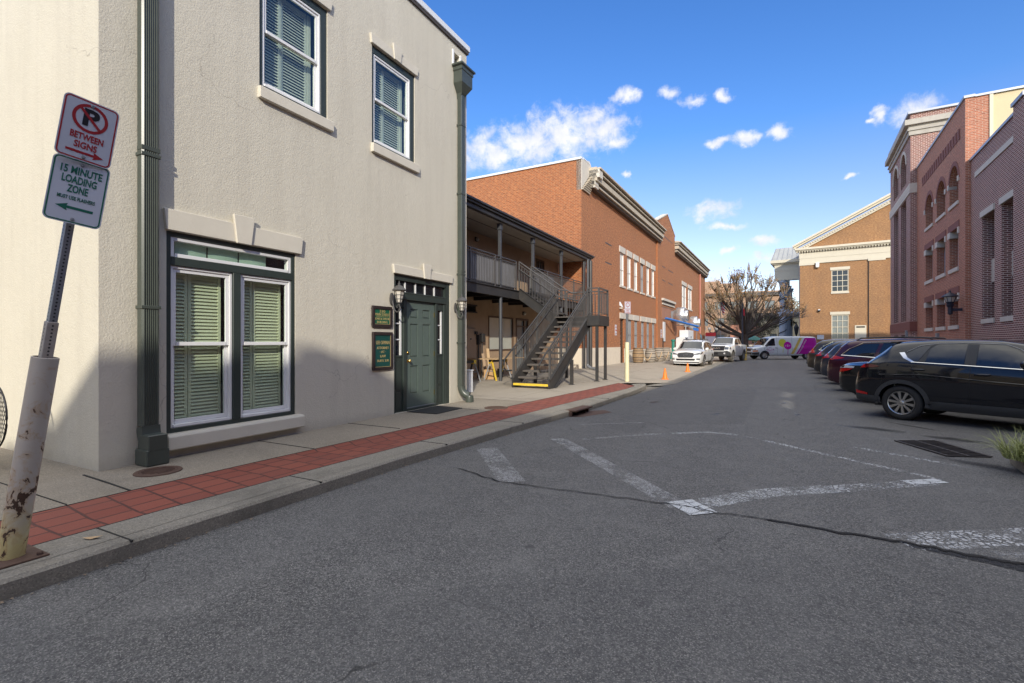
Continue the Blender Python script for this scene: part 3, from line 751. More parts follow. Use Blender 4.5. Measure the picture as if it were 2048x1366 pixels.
# ------------------------------------------------------------------ cream stucco building on the left (local x runs along the street, y goes into the building)
SB = empty('stucco_building', (-6.85, 0, 0), pi/2, 'cream stucco two-storey building with dark green trim, sash windows and a green door', 'building')
HW0 = (3.53, 5.47, .44, 3.06); HU1 = (4.83, 6.13, 5.51, 7.44); HU2 = (7.22, 8.53, 5.51, 7.44); HD = (7.86, 9.88, .13, 3.04)
mb = MB()
wall(mb, 2.81, 10.61, -.1, 9.04, [HW0 + (.14,), HU1 + (.14,), HU2 + (.14,), HD + (.16,), (10.0, 10.3, 8.42, 8.76, .3)])
mb.poly([(2.81,0,-.1),(2.81,9.5,-.1),(2.81,9.5,9.04),(2.81,0,9.04)])
mb.poly([(10.61,0,-.1),(10.61,9.5,-.1),(10.61,9.5,9.04),(10.61,0,9.04)])
mb.poly([(2.81,9.5,-.1),(10.61,9.5,-.1),(10.61,9.5,9.04),(2.81,9.5,9.04)])
mb.poly([(2.81,0,9.04),(10.61,0,9.04),(10.61,9.5,9.04),(2.81,9.5,9.04)])
mb.build('wall', M['stucco'], SB)
mb = MB()
mb.box(2.74,10.68,-.07,.28,9.05,9.20); mb.box(2.74,3.06,.28,9.57,9.05,9.20); mb.box(10.36,10.68,.28,9.57,9.05,9.20)
mb.build('coping', M['white_box'], SB, bevel=.012)
mb = MB(); mb.box(2.77,10.65,-.045,.2,8.985,9.048); mb.build('coping_shadow_strip', M['cornice_dk'], SB)  # dark strip set in as the shade under the coping

def room(x0, x1, z0, z1, y0=.14, d=.75):
    mb = MB(); wall(mb, x0-.3, x1+.3, z0-.1, z1+.1, [(x0, x1, z0, z1)], y=y0+.001, depth=d)
    mb.poly([(x0-.0,y0+d,z0),(x1,y0+d,z0),(x1,y0+d,z1),(x0,y0+d,z1)])
    return mb
def louvre(mb, x0, x1, z0, z1, y, pitch=.048, stile=.04, ang=.62, cx=0, yaw=0):
    n0 = len(mb.v)
    mb.box(x0, x0+stile, y-.014, y+.014, z0, z1); mb.box(x1-stile, x1, y-.014, y+.014, z0, z1)
    mb.box(x0+stile, x1-stile, y-.014, y+.014, z0, z0+.07); mb.box(x0+stile, x1-stile, y-.014, y+.014, z1-.07, z1)
    k = int((z1 - z0 - .14) / pitch)
    for i in range(k):
        zc = z0 + .07 + (i + .5) * (z1 - z0 - .14) / k
        mb.bar((x0+stile, y, zc), (x1-stile, y, zc), .007, pitch*1.12, up=(0, sin(ang), cos(ang)))
    if yaw:
        px = x0 if yaw > 0 else x1
        T = Matrix.Translation((px, y, 0)) @ Matrix.Rotation(yaw, 4, 'Z') @ Matrix.Translation((-px, -y, 0))
        mb.xf(T, n0)
def sash_window(parent, X0, X1, Z0, Z1, zm, y0, shut, rail=.045):
    """double hung: outer frame, upper sash forward, lower sash behind, glass and shutters"""
    fr = MB(); j = .035
    fr.box(X0, X0+j, y0, y0+.10, Z0, Z1); fr.box(X1-j, X1, y0, y0+.10, Z0, Z1); fr.box(X0+j, X1-j, y0, y0+.10, Z1-j, Z1); fr.box(X0+j, X1-j, y0-.012, y0+.10, Z0, Z0+.04)
    f = fr.build('frame', M['white'], parent, bevel=.004)
    a, b = X0+j+.002, X1-j-.002
    s = MB(); y1 = y0+.018
    s.box(a, a+rail, y1, y1+.032, zm, Z1-j-.002); s.box(b-rail, b, y1, y1+.032, zm, Z1-j-.002); s.box(a+rail, b-rail, y1, y1+.032, Z1-j-.002-rail, Z1-j-.002); s.box(a+rail, b-rail, y1-.006, y1+.032, zm, zm+.05)
    o = s.build('sash', M['white'], parent, bevel=.003)
    p = MB(); p.box(a+rail, b-rail, y1+.012, y1+.016, zm+.05, Z1-j-rail); p.build('pane', M['glass'], o)
    s = MB(); y2 = y0+.054
    s.box(a, a+rail, y2, y2+.032, Z0+.042, zm+.046); s.box(b-rail, b, y2, y2+.032, Z0+.042, zm+.046); s.box(a+rail, b-rail, y2, y2+.032, zm+.004, zm+.046); s.box(a+rail, b-rail, y2, y2+.032, Z0+.042, Z0+.042+.055)
    o = s.build('sash', M['white'], parent, bevel=.003)
    p = MB(); p.box(a+rail, b-rail, y2+.012, y2+.016, Z0+.097, zm+.004); p.build('pane', M['glass'], o)
def lintel(parent, a, b, z0, z1, kx0, kx1, kz, p=.055, pk=.085):
    mb = MB(); fl = .028
    mb.prism([(a+fl, z0), (b-fl, z0), (b, z1), (a, z1)], 'y', -p, .02)
    mb.build('lintel', M['trim'], parent, bevel=.006)
    mb = MB(); c = (kx0+kx1)/2; w = (kx1-kx0)/2
    mb.prism([(c-w*.68, z0-.012), (c+w*.68, z0-.012), (c+w, kz), (c-w, kz)], 'y', -pk, -p+.012)
    mb.build('keystone', M['trim'], parent, bevel=.005)
# --- ground floor paired window
w = empty('window', parent=SB)
w['label'] = 'large ground floor paired sash window with a transom and sage louvred shutters'
mb = MB()
mb.box(3.53,3.588,.012,.13,.44,3.06); mb.box(5.41,5.47,.012,.13,.44,3.06); mb.box(3.588,5.41,.012,.13,3.0,3.06); mb.box(3.588,5.41,.012,.13,.44,.50)
mb.box(3.588,5.41,.006,.13,2.625,2.735); mb.box(4.425,4.54,.006,.13,.50,2.625)
mb.build('outer_frame', M['green'], w, bevel=.005)
mb = MB(); mb.box(3.590,3.64,.03,.12,2.737,2.998); mb.box(5.358,5.408,.03,.12,2.737,2.998); mb.box(3.64,5.358,.03,.12,2.95,2.998); mb.box(3.64,5.358,.03,.12,2.737,2.785)
t = mb.build('transom_frame', M['white'], w, bevel=.004)
mb = MB(); mb.box(3.64,5.358,.07,.074,2.785,2.95); mb.build('pane', M['glass'], t)
mb = MB()
for i in range(3):
    a = 3.68 + i*.46; n0 = len(mb.v)
    for k in range(8):
        x0 = a + .44*k/8; x1 = a + .44*(k+1)/8; s0 = .02*sin(pi*k/8); s1 = .02*sin(pi*(k+1)/8)
        mb.poly([(x0,.15-s0,2.74),(x1,.15-s1,2.74),(x1,.14-s1*.4,2.99),(x0,.14-s0*.4,2.99)])
mb.build('transom_blind', M['fabric_blind'], w, smooth=40)
for a, b in ((3.59, 4.423), (4.542, 5.408)): sash_window(w, a, b, .502, 2.623, 1.575, .035, None)
for a, b in ((3.59, 4.423), (4.542, 5.408)):
    mb = MB(); c = a + .30
    louvre(mb, a+.05, c, .53, 2.60, .20); louvre(mb, c+.012, b-.07, .53, 2.60, .205)
    mb.build('shutter', M['shutter'], w)
room(3.56, 5.44, .45, 3.05).build('interior', M['room'], w)
mb = MB(); mb.prism([(-.115,.245),(-.10,.23),(.06,.23),(.06,.435),(-.09,.435),(-.115,.405)], 'x', 3.50, 5.56); mb.build('sill', M['trim'], w, bevel=.006)
lintel(w, 3.48, 5.58, 3.065, 3.335, 4.38, 4.70, 3.46)
# --- two upper windows
for (a, b), lab in (((4.83, 6.13), 'upper sash window nearer the left corner, above the big paired window'), ((7.22, 8.53), 'upper sash window above the green door')):
    w = empty('window', parent=SB); w['label'] = lab
    mb = MB(); mb.box(a, a+.065, .02,.13,5.51,7.44); mb.box(b-.13, b, .02,.13,5.51,7.44); mb.box(a+.065,b-.13,.02,.13,7.30,7.44); mb.box(a+.065,b-.13,.012,.13,5.51,5.565)
    mb.build('outer_frame', M['green'], w, bevel=.005)
    sash_window(w, a+.067, b-.132, 5.567, 7.298, 6.415, .03, None)
    mb = MB(); c = a + .50
    louvre(mb, a+.10, c, 5.6, 7.27, .20); louvre(mb, c+.03, b-.27, 5.6, 7.27, .225); mb.box(c+.004, c+.026, .19, .235, 5.6, 7.27); mb.box(b-.26, b-.19, .2, .22, 5.6, 7.27)
    mb.build('shutter', M['shutter2'], w)
    room(a+.03, b-.03, 5.52, 7.43).build('interior', M['room'], w)
    mb = MB(); mb.prism([(-.072,5.33),(.05,5.33),(.05,5.505),(-.06,5.505),(-.072,5.495)], 'x', a-.03, b+.085); mb.build('sill', M['trim'], w, bevel=.005)
    lintel(w, a-.07, b+.075, 7.445, 7.625, a+.54, a+.82, 7.745, .05, .075)
# --- entrance
en = empty('entrance', parent=SB)
mb = MB()
mb.box(7.86,7.93,.02,.16,.13,3.04); mb.box(9.72,9.88,.02,.16,.13,3.04); mb.box(7.93,9.72,.02,.16,2.92,3.04)
mb.box(7.93,9.72,.008,.16,2.525,2.66); mb.box(7.93,9.72,.0,.15,2.655,2.685)
mb.box(8.20,8.305,.03,.16,.13,2.525); mb.box(9.335,9.415,.03,.16,.13,2.525); mb.box(9.66,9.72,.03,.16,.13,2.525)
mb.box(8.305,9.335,.02,.22,.12,.185)
mb.build('door_frame', M['green'], en, bevel=.006)
t = empty('transom', parent=en)
mb = MB(); mb.box(7.96,9.70,.085,.089,2.69,2.915); mb.build('pane', M['glass_dk'], t)
mb = MB()
for x in (8.29, 8.64, 8.98, 9.33): mb.box(x-.014, x+.014, .06, .084, 2.687, 2.918)
mb.build('muntin', M['white'], t)
for a, b in ((7.932, 8.198), (9.417, 9.658)):
    s = empty('sidelight', parent=en)
    mb = MB(); mb.box(a, b, .07,.11,.13,1.30); mb.box(a+.05, b-.05, .058,.0705,.62,1.20); mb.box(a+.05,b-.05,.058,.0705,.2,.55); mb.box(a,b,.055,.1,1.299,1.335)
    mb.build('panel', M['green'], s)
    mb = MB(); mb.box(a,b,.05,.11,2.36,2.523); mb.build('head_board', M['green'], s, bevel=.004)
    mb = MB(); mb.box(a+.02, b-.02, .10,.104,1.335,2.36); mb.build('pane', M['glass_dk'], s)
    mb = MB(); mb.box(a+.02, b-.02, .08,.099,1.66,1.685); mb.box(a+.02,b-.02,.08,.099,2.0,2.025); mb.box(b-.06, b-.02, .075,.099,1.337,2.358); mb.build('muntin', M['white'], s)
# the door leaf with six raised panels
d = empty('door', parent=en)
mb = MB(); X0, X1, Z0, Z1 = 8.309, 9.331, .19, 2.52; W_ = X1-X0; H_ = Z1-Z0
rows = [(.075,.160),(.215,.530),(.610,.875)]; cols = [(.155,.415),(.585,.845)]
holes = [(X0+W_*c0, X0+W_*c1, Z1-H_*r1, Z1-H_*r0, .022) for r0, r1 in rows for c0, c1 in cols]
wall(mb, X0, X1, Z0, Z1, holes, y=.075, depth=.022)
for h in holes:
    mb.poly([(h[0],.097,h[2]),(h[1],.097,h[2]),(h[1],.097,h[3]),(h[0],.097,h[3])])
    g_ = .03; mb.prism([(h[0]+g_,h[2]+g_),(h[1]-g_,h[2]+g_),(h[1]-g_,h[3]-g_),(h[0]+g_,h[3]-g_)], 'y', .080, .0968)
mb.build('leaf', M['green_door'], d)
mb = MB(); mb.lathe([(.032,0),(.032,-.012),(.014,-.018),(.014,-.05),(.03,-.056),(.034,-.075),(.022,-.092),(.001,-.096)], 16, (8.37,.075,1.21), 'y'); mb.build('door_knob', M['brass'], d, smooth=40)
mb = MB(); mb.lathe([(.034,0),(.034,-.014),(.026,-.026),(.001,-.028)], 16, (8.37,.075,1.385), 'y'); mb.build('deadbolt', M['brass'], d, smooth=40)
for z in (.45,1.35,2.25):
    mb = MB(); mb.box(9.322,9.345,.062,.078,z-.055,z+.055); mb.build('hinge', M['brass'], d)
mb = MB(); mb.box(8.31,9.33,.05,.11,.186,.196); mb.build('threshold', M['galv'], en)
room(7.9, 9.85, .14, 3.03, .17).build('interior', M['room'], en)
lintel(en, 7.80, 9.95, 3.045, 3.225, 8.75, 9.04, 3.36, .05, .08)
# --- downspouts
def downspout(x0, x1, top, zb, ribs, label, out=.115, boot='box'):
    r = empty('downspout', parent=SB); r['label'] = label
    mb = MB(); y0, y1 = -.025-out, -.025
    if ribs:
        k = 6; w_ = (x1-x0)
        pr = [(x0, y1), (x0, y0+.02), (x0+.02, y0)]
        for i in range(k):
            a = x0+.03 + (w_-.06)*i/k; s_ = (w_-.06)/k
            pr += [(a, y0), (a+s_*.25, y0+.009), (a+s_*.6, y0+.009), (a+s_*.85, y0)]
        pr += [(x1-.02, y0), (x1, y0+.02), (x1, y1)]
        mb.prism(pr, 'z', zb, top)
    else:
        mb.prism([(x0,y1),(x0,y0+.02),(x0+.02,y0),(x1-.02,y0),(x1,y0+.02),(x1,y1)], 'z', zb, top)
    mb.build('pipe', M['dsp_green'], r, bevel=0)
    for z in ([2.05, 3.92, 6.6] if ribs else [1.6, 3.3, 5.3, 7.0]):
        mb = MB(); mb.box(x0-.012, x1+.012, y0-.008, y1+.02, z-.02, z+.02); mb.build('strap', M['dsp_green'], r, bevel=.003)
    for z in ([3.97,6.65] if ribs else [3.35]):
        mb = MB(); mb.box(x0-.004,x1+.004,y0-.004,y1,z,z+.05); mb.build('sleeve_joint', M['dsp_green'], r)
    return r
r = downspout(3.19, 3.385, 9.03, .60, True, 'ribbed green downspout at the left corner with a square boot')
mb = MB(); N_ = 8
prof = []
for i in range(N_+1):
    a = (pi/2.6)*i/N_; prof.append((-.025-.115-.17*(1-cos(a))-.0, .60-.24*sin(a)))
for i in range(N_):
    (ya, za), (yb, zb) = prof[i], prof[i+1]
    for (xa, xb) in ((3.185,3.39),):
        mb.poly([(xa,ya,za),(xb,ya,za),(xb,yb,zb),(xa,yb,zb)]); mb.poly([(xa,ya+.125,za-.03),(xb,ya+.125,za-.03),(xb,yb+.125,zb-.03),(xa,yb+.125,zb-.03)])
        mb.poly([(xa,ya,za),(xa,yb,zb),(xa,yb+.125,zb-.03),(xa,ya+.125,za-.03)]); mb.poly([(xb,ya,za),(xb,yb,zb),(xb,yb+.125,zb-.03),(xb,ya+.125,za-.03)])
mb.build('elbow', M['dsp_green'], r, smooth=35)
mb = MB(); mb.box(3.178,3.397,-.30,-.06,.30,.50); mb.box(3.16,3.415,-.30,-.03,.13,.325); mb.build('boot', M['dsp_green'], r, bevel=.01)
r = downspout(10.16, 10.33, 7.75, .50, False, 'plain green downspout with a conductor head at the right end of the facade', .12)
mb = MB(); P = []
for i in range(9):
    a = (pi/2)*i/8; P.append((10.245+.16*(1-cos(a))*.4, -.085-.20*(1-cos(a)), .52-.24*sin(a)))
mb.tube(P, [.095]*9, 12); mb.build('elbow', M['dsp_green'], r, smooth=40)
mb = MB(); mb.lathe([(.10,.13),(.10,.26),(.092,.29),(.05,.30)], 18, (10.30,-.29,0)); mb.build('boot', M['dsp_green'], r, smooth=40)
mb = MB(); cx, cy = 10.245, -.19
def ring(w, d, z): return [(cx-w, cy-d, z),(cx+w, cy-d, z),(cx+w, -.01, z),(cx-w, -.01, z)]
L_ = [ring(.085,-.10,7.66), ring(.10,-.02,7.78), ring(.235,.07,7.98), ring(.235,.07,8.26), ring(.26,.085,8.28), ring(.26,.085,8.36), ring(.31,.12,8.38), ring(.31,.12,8.42)]
for a, b in zip(L_, L_[1:]):
    for i in range(4): mb.poly([a[i], a[(i+1)%4], b[(i+1)%4], b[i]])
mb.poly(L_[0]); mb.poly(L_[-1]); mb.build('conductor_head', M['dsp_green'], r)
mb = MB(); mb.box(9.965,10.01,-.03,.02,8.42,8.80); mb.box(10.29,10.335,-.03,.02,8.42,8.80); mb.build('scupper_trim', M['white'], SB)
mb = MB(); mb.box(10.0,10.3,.28,.3,8.42,8.76); mb.build('scupper_back', M['room'], SB)
# --- things fixed to or standing at the wall
def lantern(s, z, label, k=1.0):
    r = empty('wall_lantern', (-6.85, s, z), pi/2, label, 'wall lantern', 'black coach lanterns beside the green door')
    mb = MB(); mb.lathe([(.001,-.0),(.075,0),(.075,-.02),(.05,-.035),(.001,-.04)], 20, (0,0,0), 'y'); 
    for i in range(len(mb.v)): mb.v[i] = (mb.v[i][0]*.85, mb.v[i][1], mb.v[i][2]*1.75)
    mb.build('back_plate', M['lamp_metal'], r, smooth=45)
    mb = MB(); P = [(0,-.03,-.02)] + [(0, -.03-.16*(1-cos(a))*.5-.05*a, -.02-.21*sin(a)) for a in [pi*i/10*.5 for i in range(1, 11)]]
    mb.tube([(0,-.02,.02),(0,-.045,-.12),(0,-.075,-.22),(0,-.14,-.27),(0,-.21,-.25),(0,-.235,-.19),(0,-.215,-.14),(0,-.17,-.125),(0,-.14,-.15),(0,-.15,-.185),(0,-.175,-.18)], [.016,.016,.015,.014,.014,.013,.012,.011,.01,.009,.007], 8)
    mb.tube([(0,-.205,-.135),(0,-.205,-.07)], .018, 8); mb.build('scroll_arm', M['lamp_metal'], r, smooth=50)
    c = (0,-.205,0)
    mb = MB(); mb.lathe([(.045,-.075),(.105,.17)], 6, c, caps=False); mb.build('glass', M['lamp_glass'], r)
    mb = MB()
    for i in range(6):
        a = 2*pi*i/6; mb.tube([(c[0]+.048*cos(a), c[1]+.048*sin(a), -.08), (c[0]+.108*cos(a), c[1]+.108*sin(a), .175)], .007, 4)
    for zz, rr in ((-.005,.068),(.075,.087)):
        mb.lathe([(rr-.004, zz-.006),(rr+.004, zz-.006),(rr+.004, zz+.006),(rr-.004, zz+.006)], 6, c, caps=False)
    mb.lathe([(.02,-.10),(.055,-.085),(.055,-.07),(.02,-.065)], 12, c)
    mb.build('cage', M['lamp_metal'], r)
    mb = MB(); mb.lathe([(.14,.165),(.145,.175),(.125,.195),(.095,.235),(.055,.265),(.03,.272),(.022,.29),(.028,.305),(.012,.325),(.006,.36),(.001,.365)], 18, c); mb.build('cap', M['lamp_metal'], r, smooth=40)
    for o in [r]: o.scale = (k, k, k)
lantern(7.78, 2.50, 'black coach lantern on the left of the green door, above the plaques')
lantern(10.10, 2.46, 'black coach lantern on the right of the green door, by the downspout', .95)
def plaque(s0, s1, z0, z1, mat, lines, label, group='green lettered plaques left of the door', rule=None):
    r = empty('sign_plaque', (-6.85, (s0+s1)/2, (z0+z1)/2), pi/2, label, 'wall sign', group)
    w = (s1-s0)/2; h = (z1-z0)/2; b = .062
    mb = MB(); mb.box(-w,w,-.045,-.004,h-b,h); mb.box(-w,w,-.045,-.004,-h,-h+b); mb.box(-w,-w+b,-.045,-.004,-h+b,h-b); mb.box(w-b,w,-.045,-.004,-h+b,h-b); mb.build('frame', M['umber'], r, bevel=.006)
    mb = MB(); mb.box(-w+b,w-b,-.030,-.006,-h+b,h-b); mb.build('panel', mat, r)
    mb = MB()
    for t_, z, sz, wd in lines: merge(mb, text_mb(t_, sz, wd), Matrix.Translation((0,-.032,z)))
    if rule is not None: mb.box(-w*.62, w*.62, -.034,-.030, rule-.003, rule+.003)
    mb.build('lettering', M['gold'], r)
    mb = MB(); e = .008
    mb.box(w-b-e,w-b,-.034,-.028,-h+b,h-b); mb.box(-w+b,w-b-e,-.034,-.028,-h+b,-h+b+e); mb.build('inner_bead', M['gold'], r)
plaque(7.20,7.76,1.91,2.335, M['plq_green'], [('330',.105,.078,.16),('MAIN STREET',.042,.07,.40),('JONES & TAYLOR',-.042,.06,.41),('BUILDING',-.108,.065,.30)], 'upper green plaque with a street number and gold lettering in a dark frame', rule=.003)
plaque(7.21,7.78,1.06,1.82, M['plq_teal'], [('LEE OFMAN',.165,.10,.38),('ATTORNEY',.06,.075,.34),('· AT ·',-.02,.07,.17),('LAW',-.105,.075,.15),('SUITE 230',-.195,.065,.33)], 'lower and taller green attorney plaque with gold lettering')
mb = MB(); mb.prism([(-6.80,8.20),(-6.80,9.30),(-6.08,9.25),(-6.05,8.25)], 'z', ZS, ZS+.012); o = mb.build('door_mat', M['rubber'], bevel=.004); tag(o, 'dark rubber mat on the pavement in front of the green door', 'door mat')
# white cabinet standing just past the corner
wb = empty('white_cabinet', (-7.98, 12.15, ZS), 0, 'small white metal cabinet standing behind the right corner of the cream building', 'cabinet')
mb = MB(); mb.box(-.62,.30,-.10,.10,0,.64); mb.build('body', M['white_box'], wb, bevel=.015)
mb = MB(); mb.box(-.64,.32,-.12,.12,.64,.67); mb.build('lid', M['white_box'], wb, bevel=.01)
mb = MB()
for k in range(9): mb.box(-.5+.085*k,-.47+.085*k,-.112,-.09,.1,.56)
mb.build('louvre', M['galv'], wb)
# wire chair seen at the left edge
ch = empty('wire_chair', (-7.74, 2.30, ZS), 0, 'black wire mesh garden chair back cut off by the left edge of the photo', 'chair')
mb = MB(); R_ = [(-.42+.44*sin(t)*1.0, 0, .62+.40*cos(t)) if True else 0 for t in [2*pi*i/28 for i in range(29)]]
mb.tube(R_, .011, 6); mb.build('back_hoop', M['black'], ch, smooth=60)
mb = MB()
for i in range(-9, 10):
    for sg in (1, -1):
        pts = []
        for k in range(24):
            u = -.45+.9*k/23; x = i*.05 + u*.5*sg; z = u
            if (x/.43)**2 + (z/.39)**2 < 1: pts.append((x-.42, 0, z+.62))
        if len(pts) > 1: mb.tube([pts[0], pts[-1]], .003, 4)
mb.build('mesh', M['black'], ch)
mb = MB(); mb.lathe([(.21,.44),(.22,.45),(.21,.46),(.001,.462)], 20, (-.42,-.25,0)); mb.build('seat', M['black'], ch)
for x in (-.6,-.24):
    for y in (-.06,-.42):
        mb = MB(); mb.tube([(x,y,.45),(x*1.0,y,0)], .01, 6); mb.build('leg', M['black'], ch)
# ------------------------------------------------------------------ two-storey annex with a balcony
AX = empty('balcony_annex', (-8.95, 0, 0), pi/2, 'two-storey tan annex with a covered steel balcony between the cream and brick buildings', 'building')
WY = 1.65
mb = MB()
hol = [(18.13,20.45,1.22,2.74,.12),(20.72,22.10,.13,2.74,.16),(22.98,24.05,3.67,5.93,.14),(12.2,13.4,3.67,5.8,.14),(16.44,17.16,2.84,3.07,.2),(13.2,15.6,.13,2.6,.2)]
wall(mb, 10.62, 26.0, 0, 6.2, hol, y=WY)
mb.build('wall', M['tan'], AX)
mb = MB()
for h in hol: mb.poly([(h[0],WY+h[4],h[2]),(h[1],WY+h[4],h[2]),(h[1],WY+h[4],h[3]),(h[0],WY+h[4],h[3])])
mb.build('opening_back', M['room'], AX)
def frame(name, x0, x1, z0, z1, y, t, d, mat, parent, bars=(), rails=()):
    mb = MB(); mb.box(x0,x0+t,y,y+d,z0,z1); mb.box(x1-t,x1,y,y+d,z0,z1); mb.box(x0+t,x1-t,y,y+d,z1-t,z1); mb.box(x0+t,x1-t,y,y+d,z0,z0+t)
    for b in bars: mb.box(b-t*.35,b+t*.35,y+.004,y+d-.004,z0+t,z1-t)
    for r in rails: mb.box(x0+t,x1-t,y+.006,y+d-.006,r-t*.3,r+t*.3)
    return mb.build(name, mat, parent)
f = frame('window', 18.13,20.45,1.22,2.74, WY-.02,.07,.10, M['brown_door'], AX)
mb = MB(); mb.box(18.2,20.38,WY+.05,WY+.055,1.29,2.67); M['film'] = pm('pale_window_film', (.50,.52,.46), .15, var=.15, scale=.9, spec=.6); mb.build('pane', M['film'], f)
f = frame('door', 20.72,22.10,.13,2.74, WY-.02,.09,.12, M['brown_door'], AX, bars=(21.62,), rails=(2.36,))
mb = MB(); mb.box(20.81,22.01,WY+.05,WY+.055,.22,2.65); mb.build('pane', M['glass_gray'], f)
f = frame('door', 22.98,24.05,3.67,5.93, WY-.02,.12,.12, M['brown_door'], AX, bars=(23.35,23.7), rails=(4.7,5.3))
mb = MB(); mb.box(23.1,23.93,WY+.05,WY+.055,4.7,5.81); mb.build('pane', M['glass_gray'], f)
f = frame('door', 12.2,13.4,3.67,5.8, WY-.02,.12,.12, M['brown_door'], AX, rails=(4.7,))
f = frame('door', 13.2,15.6,.13,2.6, WY-.02,.12,.12, M['brown_door'], AX, bars=(14.4,))
mb = MB()
for k in range(4): mb.bar((16.46,WY+.03,2.87+.055*k),(17.14,WY+.03,2.87+.055*k),.05,.012,up=(0,.6,.8))
mb.box(16.40,17.2,WY-.03,WY+.02,3.07,3.12); mb.box(16.40,17.2,WY-.03,WY+.02,2.79,2.84); mb.build('louvre', M['black'], AX)
# canopy
mb = MB(); mb.box(10.62,26.45,-.02,WY+.02,6.10,6.13); mb.build('soffit', M['soffit'], AX)
mb = MB(); mb.box(10.62,26.55,-.16,-.02,6.13,6.28); mb.box(10.62,26.65,-.24,-.10,6.28,6.36); mb.box(10.62,26.72,-.30,WY,6.36,6.44); mb.box(26.3,26.45,-.02,WY,6.13,6.36)
mb.build('canopy_roof', M['steel'], AX, bevel=.012)
mb = MB(); mb.box(10.62,26.6,.62,.64,6.085,6.10); mb.build('soffit_seam', M['cornice_dk'], AX)
# deck
mb = MB(); mb.box(10.62,26.0,.05,WY,3.50,3.64); mb.build('deck', M['steel'], AX)
mb = MB(); mb.box(10.62,26.0,0,.05,3.33,3.655); mb.box(10.62,26.0,-.045,.06,3.655,3.69); mb.box(10.62,26.0,-.03,.0,3.33,3.36); mb.build('deck_fascia', M['steel'], AX, bevel=.004)
mb = MB()
for x in [11+1.5*i for i in range(11)]: mb.box(x-.05,x+.05,.05,WY,3.30,3.50)
mb.build('deck_joist', M['black'], AX)
M['post'] = pm('grey_blue_steel_post', (.075,.078,.085), .5, metal=.2, var=.2, scale=4, grime=.2)
for x in (13.2,16.27,19.22,22.5,25.92):
    mb = MB(); mb.box(x-.055,x+.055,.0,.11,3.69,6.13) ; mb.box(x-.09,x+.09,-.02,.13,5.86,6.10) ; mb.build('post', M['post'], AX, bevel=.006)
for x in (13.2,16.33,22.5,25.92):
    mb = MB(); mb.tube([(x,.055,.13),(x,.055,3.33)], .065, 12); mb.build('post', M['post'], AX, smooth=50)
def railing(x0, x1, name='railing', pan=None):
    r = MB(); r.tube([(x0,.02,4.84),(x1,.02,4.84)], .024, 8); r.box(x0,x1,.0,.04,4.72,4.75); r.box(x0,x1,.0,.04,3.76,3.79)
    n = int((x1-x0)/.112)
    for i in range(n+1):
        x = x0+(x1-x0)*i/n; r.box(x-.009,x+.009,.011,.029,3.79,4.72)
    k = max(1, round((x1-x0)/1.6))
    for i in range(k+1):
        x = x0+(x1-x0)*i/k; r.box(x-.025,x+.025,-.005,.045,3.69,4.84)
    return r.build(name, M['steel_rail'], AX)
M['steel_rail'] = pm('grey_rail_steel', (.105,.10,.098), .45, metal=.25, var=.25, scale=5, grime=.25, gcol=(.06,.05,.04))
railing(10.7, 17.55); railing(18.98, 25.9)
mb = MB(); mb.box(10.7,17.5,.07,.085,3.72,4.70); mb.build('rail_panel', M['deckside'], AX)
mb = MB(); mb.box(19.0,21.6,.07,.085,3.72,4.70); mb.build('rail_panel', M['deckside'], AX)
def wall_light(x, z, label):
    r = empty('bulkhead_light', (-8.95-WY, x, z), pi/2, label, 'wall light')
    mb = MB(); mb.box(-.09,.09,-.05,0,-.09,.09); mb.build('base', M['black'], r, bevel=.01)
    mb = MB(); mb.lathe([(.07,-.05),(.075,-.09),(.06,-.13),(.03,-.155),(.001,-.16)], 14, (0,0,-.01), 'y'); mb.build('lens', M['lamp_glass'], r, smooth=60)
wall_light(17.12, 5.82, 'bulkhead light on the upper annex wall under the canopy')
wall_light(21.52, 3.0, 'bulkhead light on the lower annex wall above the brown door')
# services on the wall
def onwall(name, label, cat, x, z):
    return empty(name, (-8.95-WY, x, z), pi/2, label, cat)
r = onwall('electric_panel', 'dark electrical boxes and conduits on the annex wall beside the big pale window', 'meter box', 17.35, 1.4)
mb = MB(); mb.box(-.20,-.06,-.14,0,.1,.5); mb.build('box', M['steel'], r, bevel=.01)
mb = MB(); mb.box(.06,.28,-.16,0,.2,.55); mb.build('box', M['steel'], r, bevel=.01)
mb = MB(); mb.tube([(-.13,-.06,.1),(-.13,-.06,-1.27)], .03, 8); mb.tube([(.17,-.06,.2),(.17,-.06,-.3),(.14,-.06,-.4),(.14,-.06,-1.27)], .025, 8); mb.build('conduit', M['steel'], r)
r = onwall('meter_cabinet', 'pale meter cabinet on the annex wall at the corner of the cream building', 'meter box', 16.6, 1.7)
mb = MB(); mb.box(-.35,.36,-.12,0,-.75,.45); mb.build('cabinet', M['tan'], r, bevel=.01)
mb = MB(); mb.box(-.1,-.02,-.14,-.12,.0,.06); mb.box(.22,.36,-.2,-.12,.22,.34); mb.tube([(.30,-.17,.28),(.30,-.17,.02)],.02,6); mb.build('latch', M['black'], r)
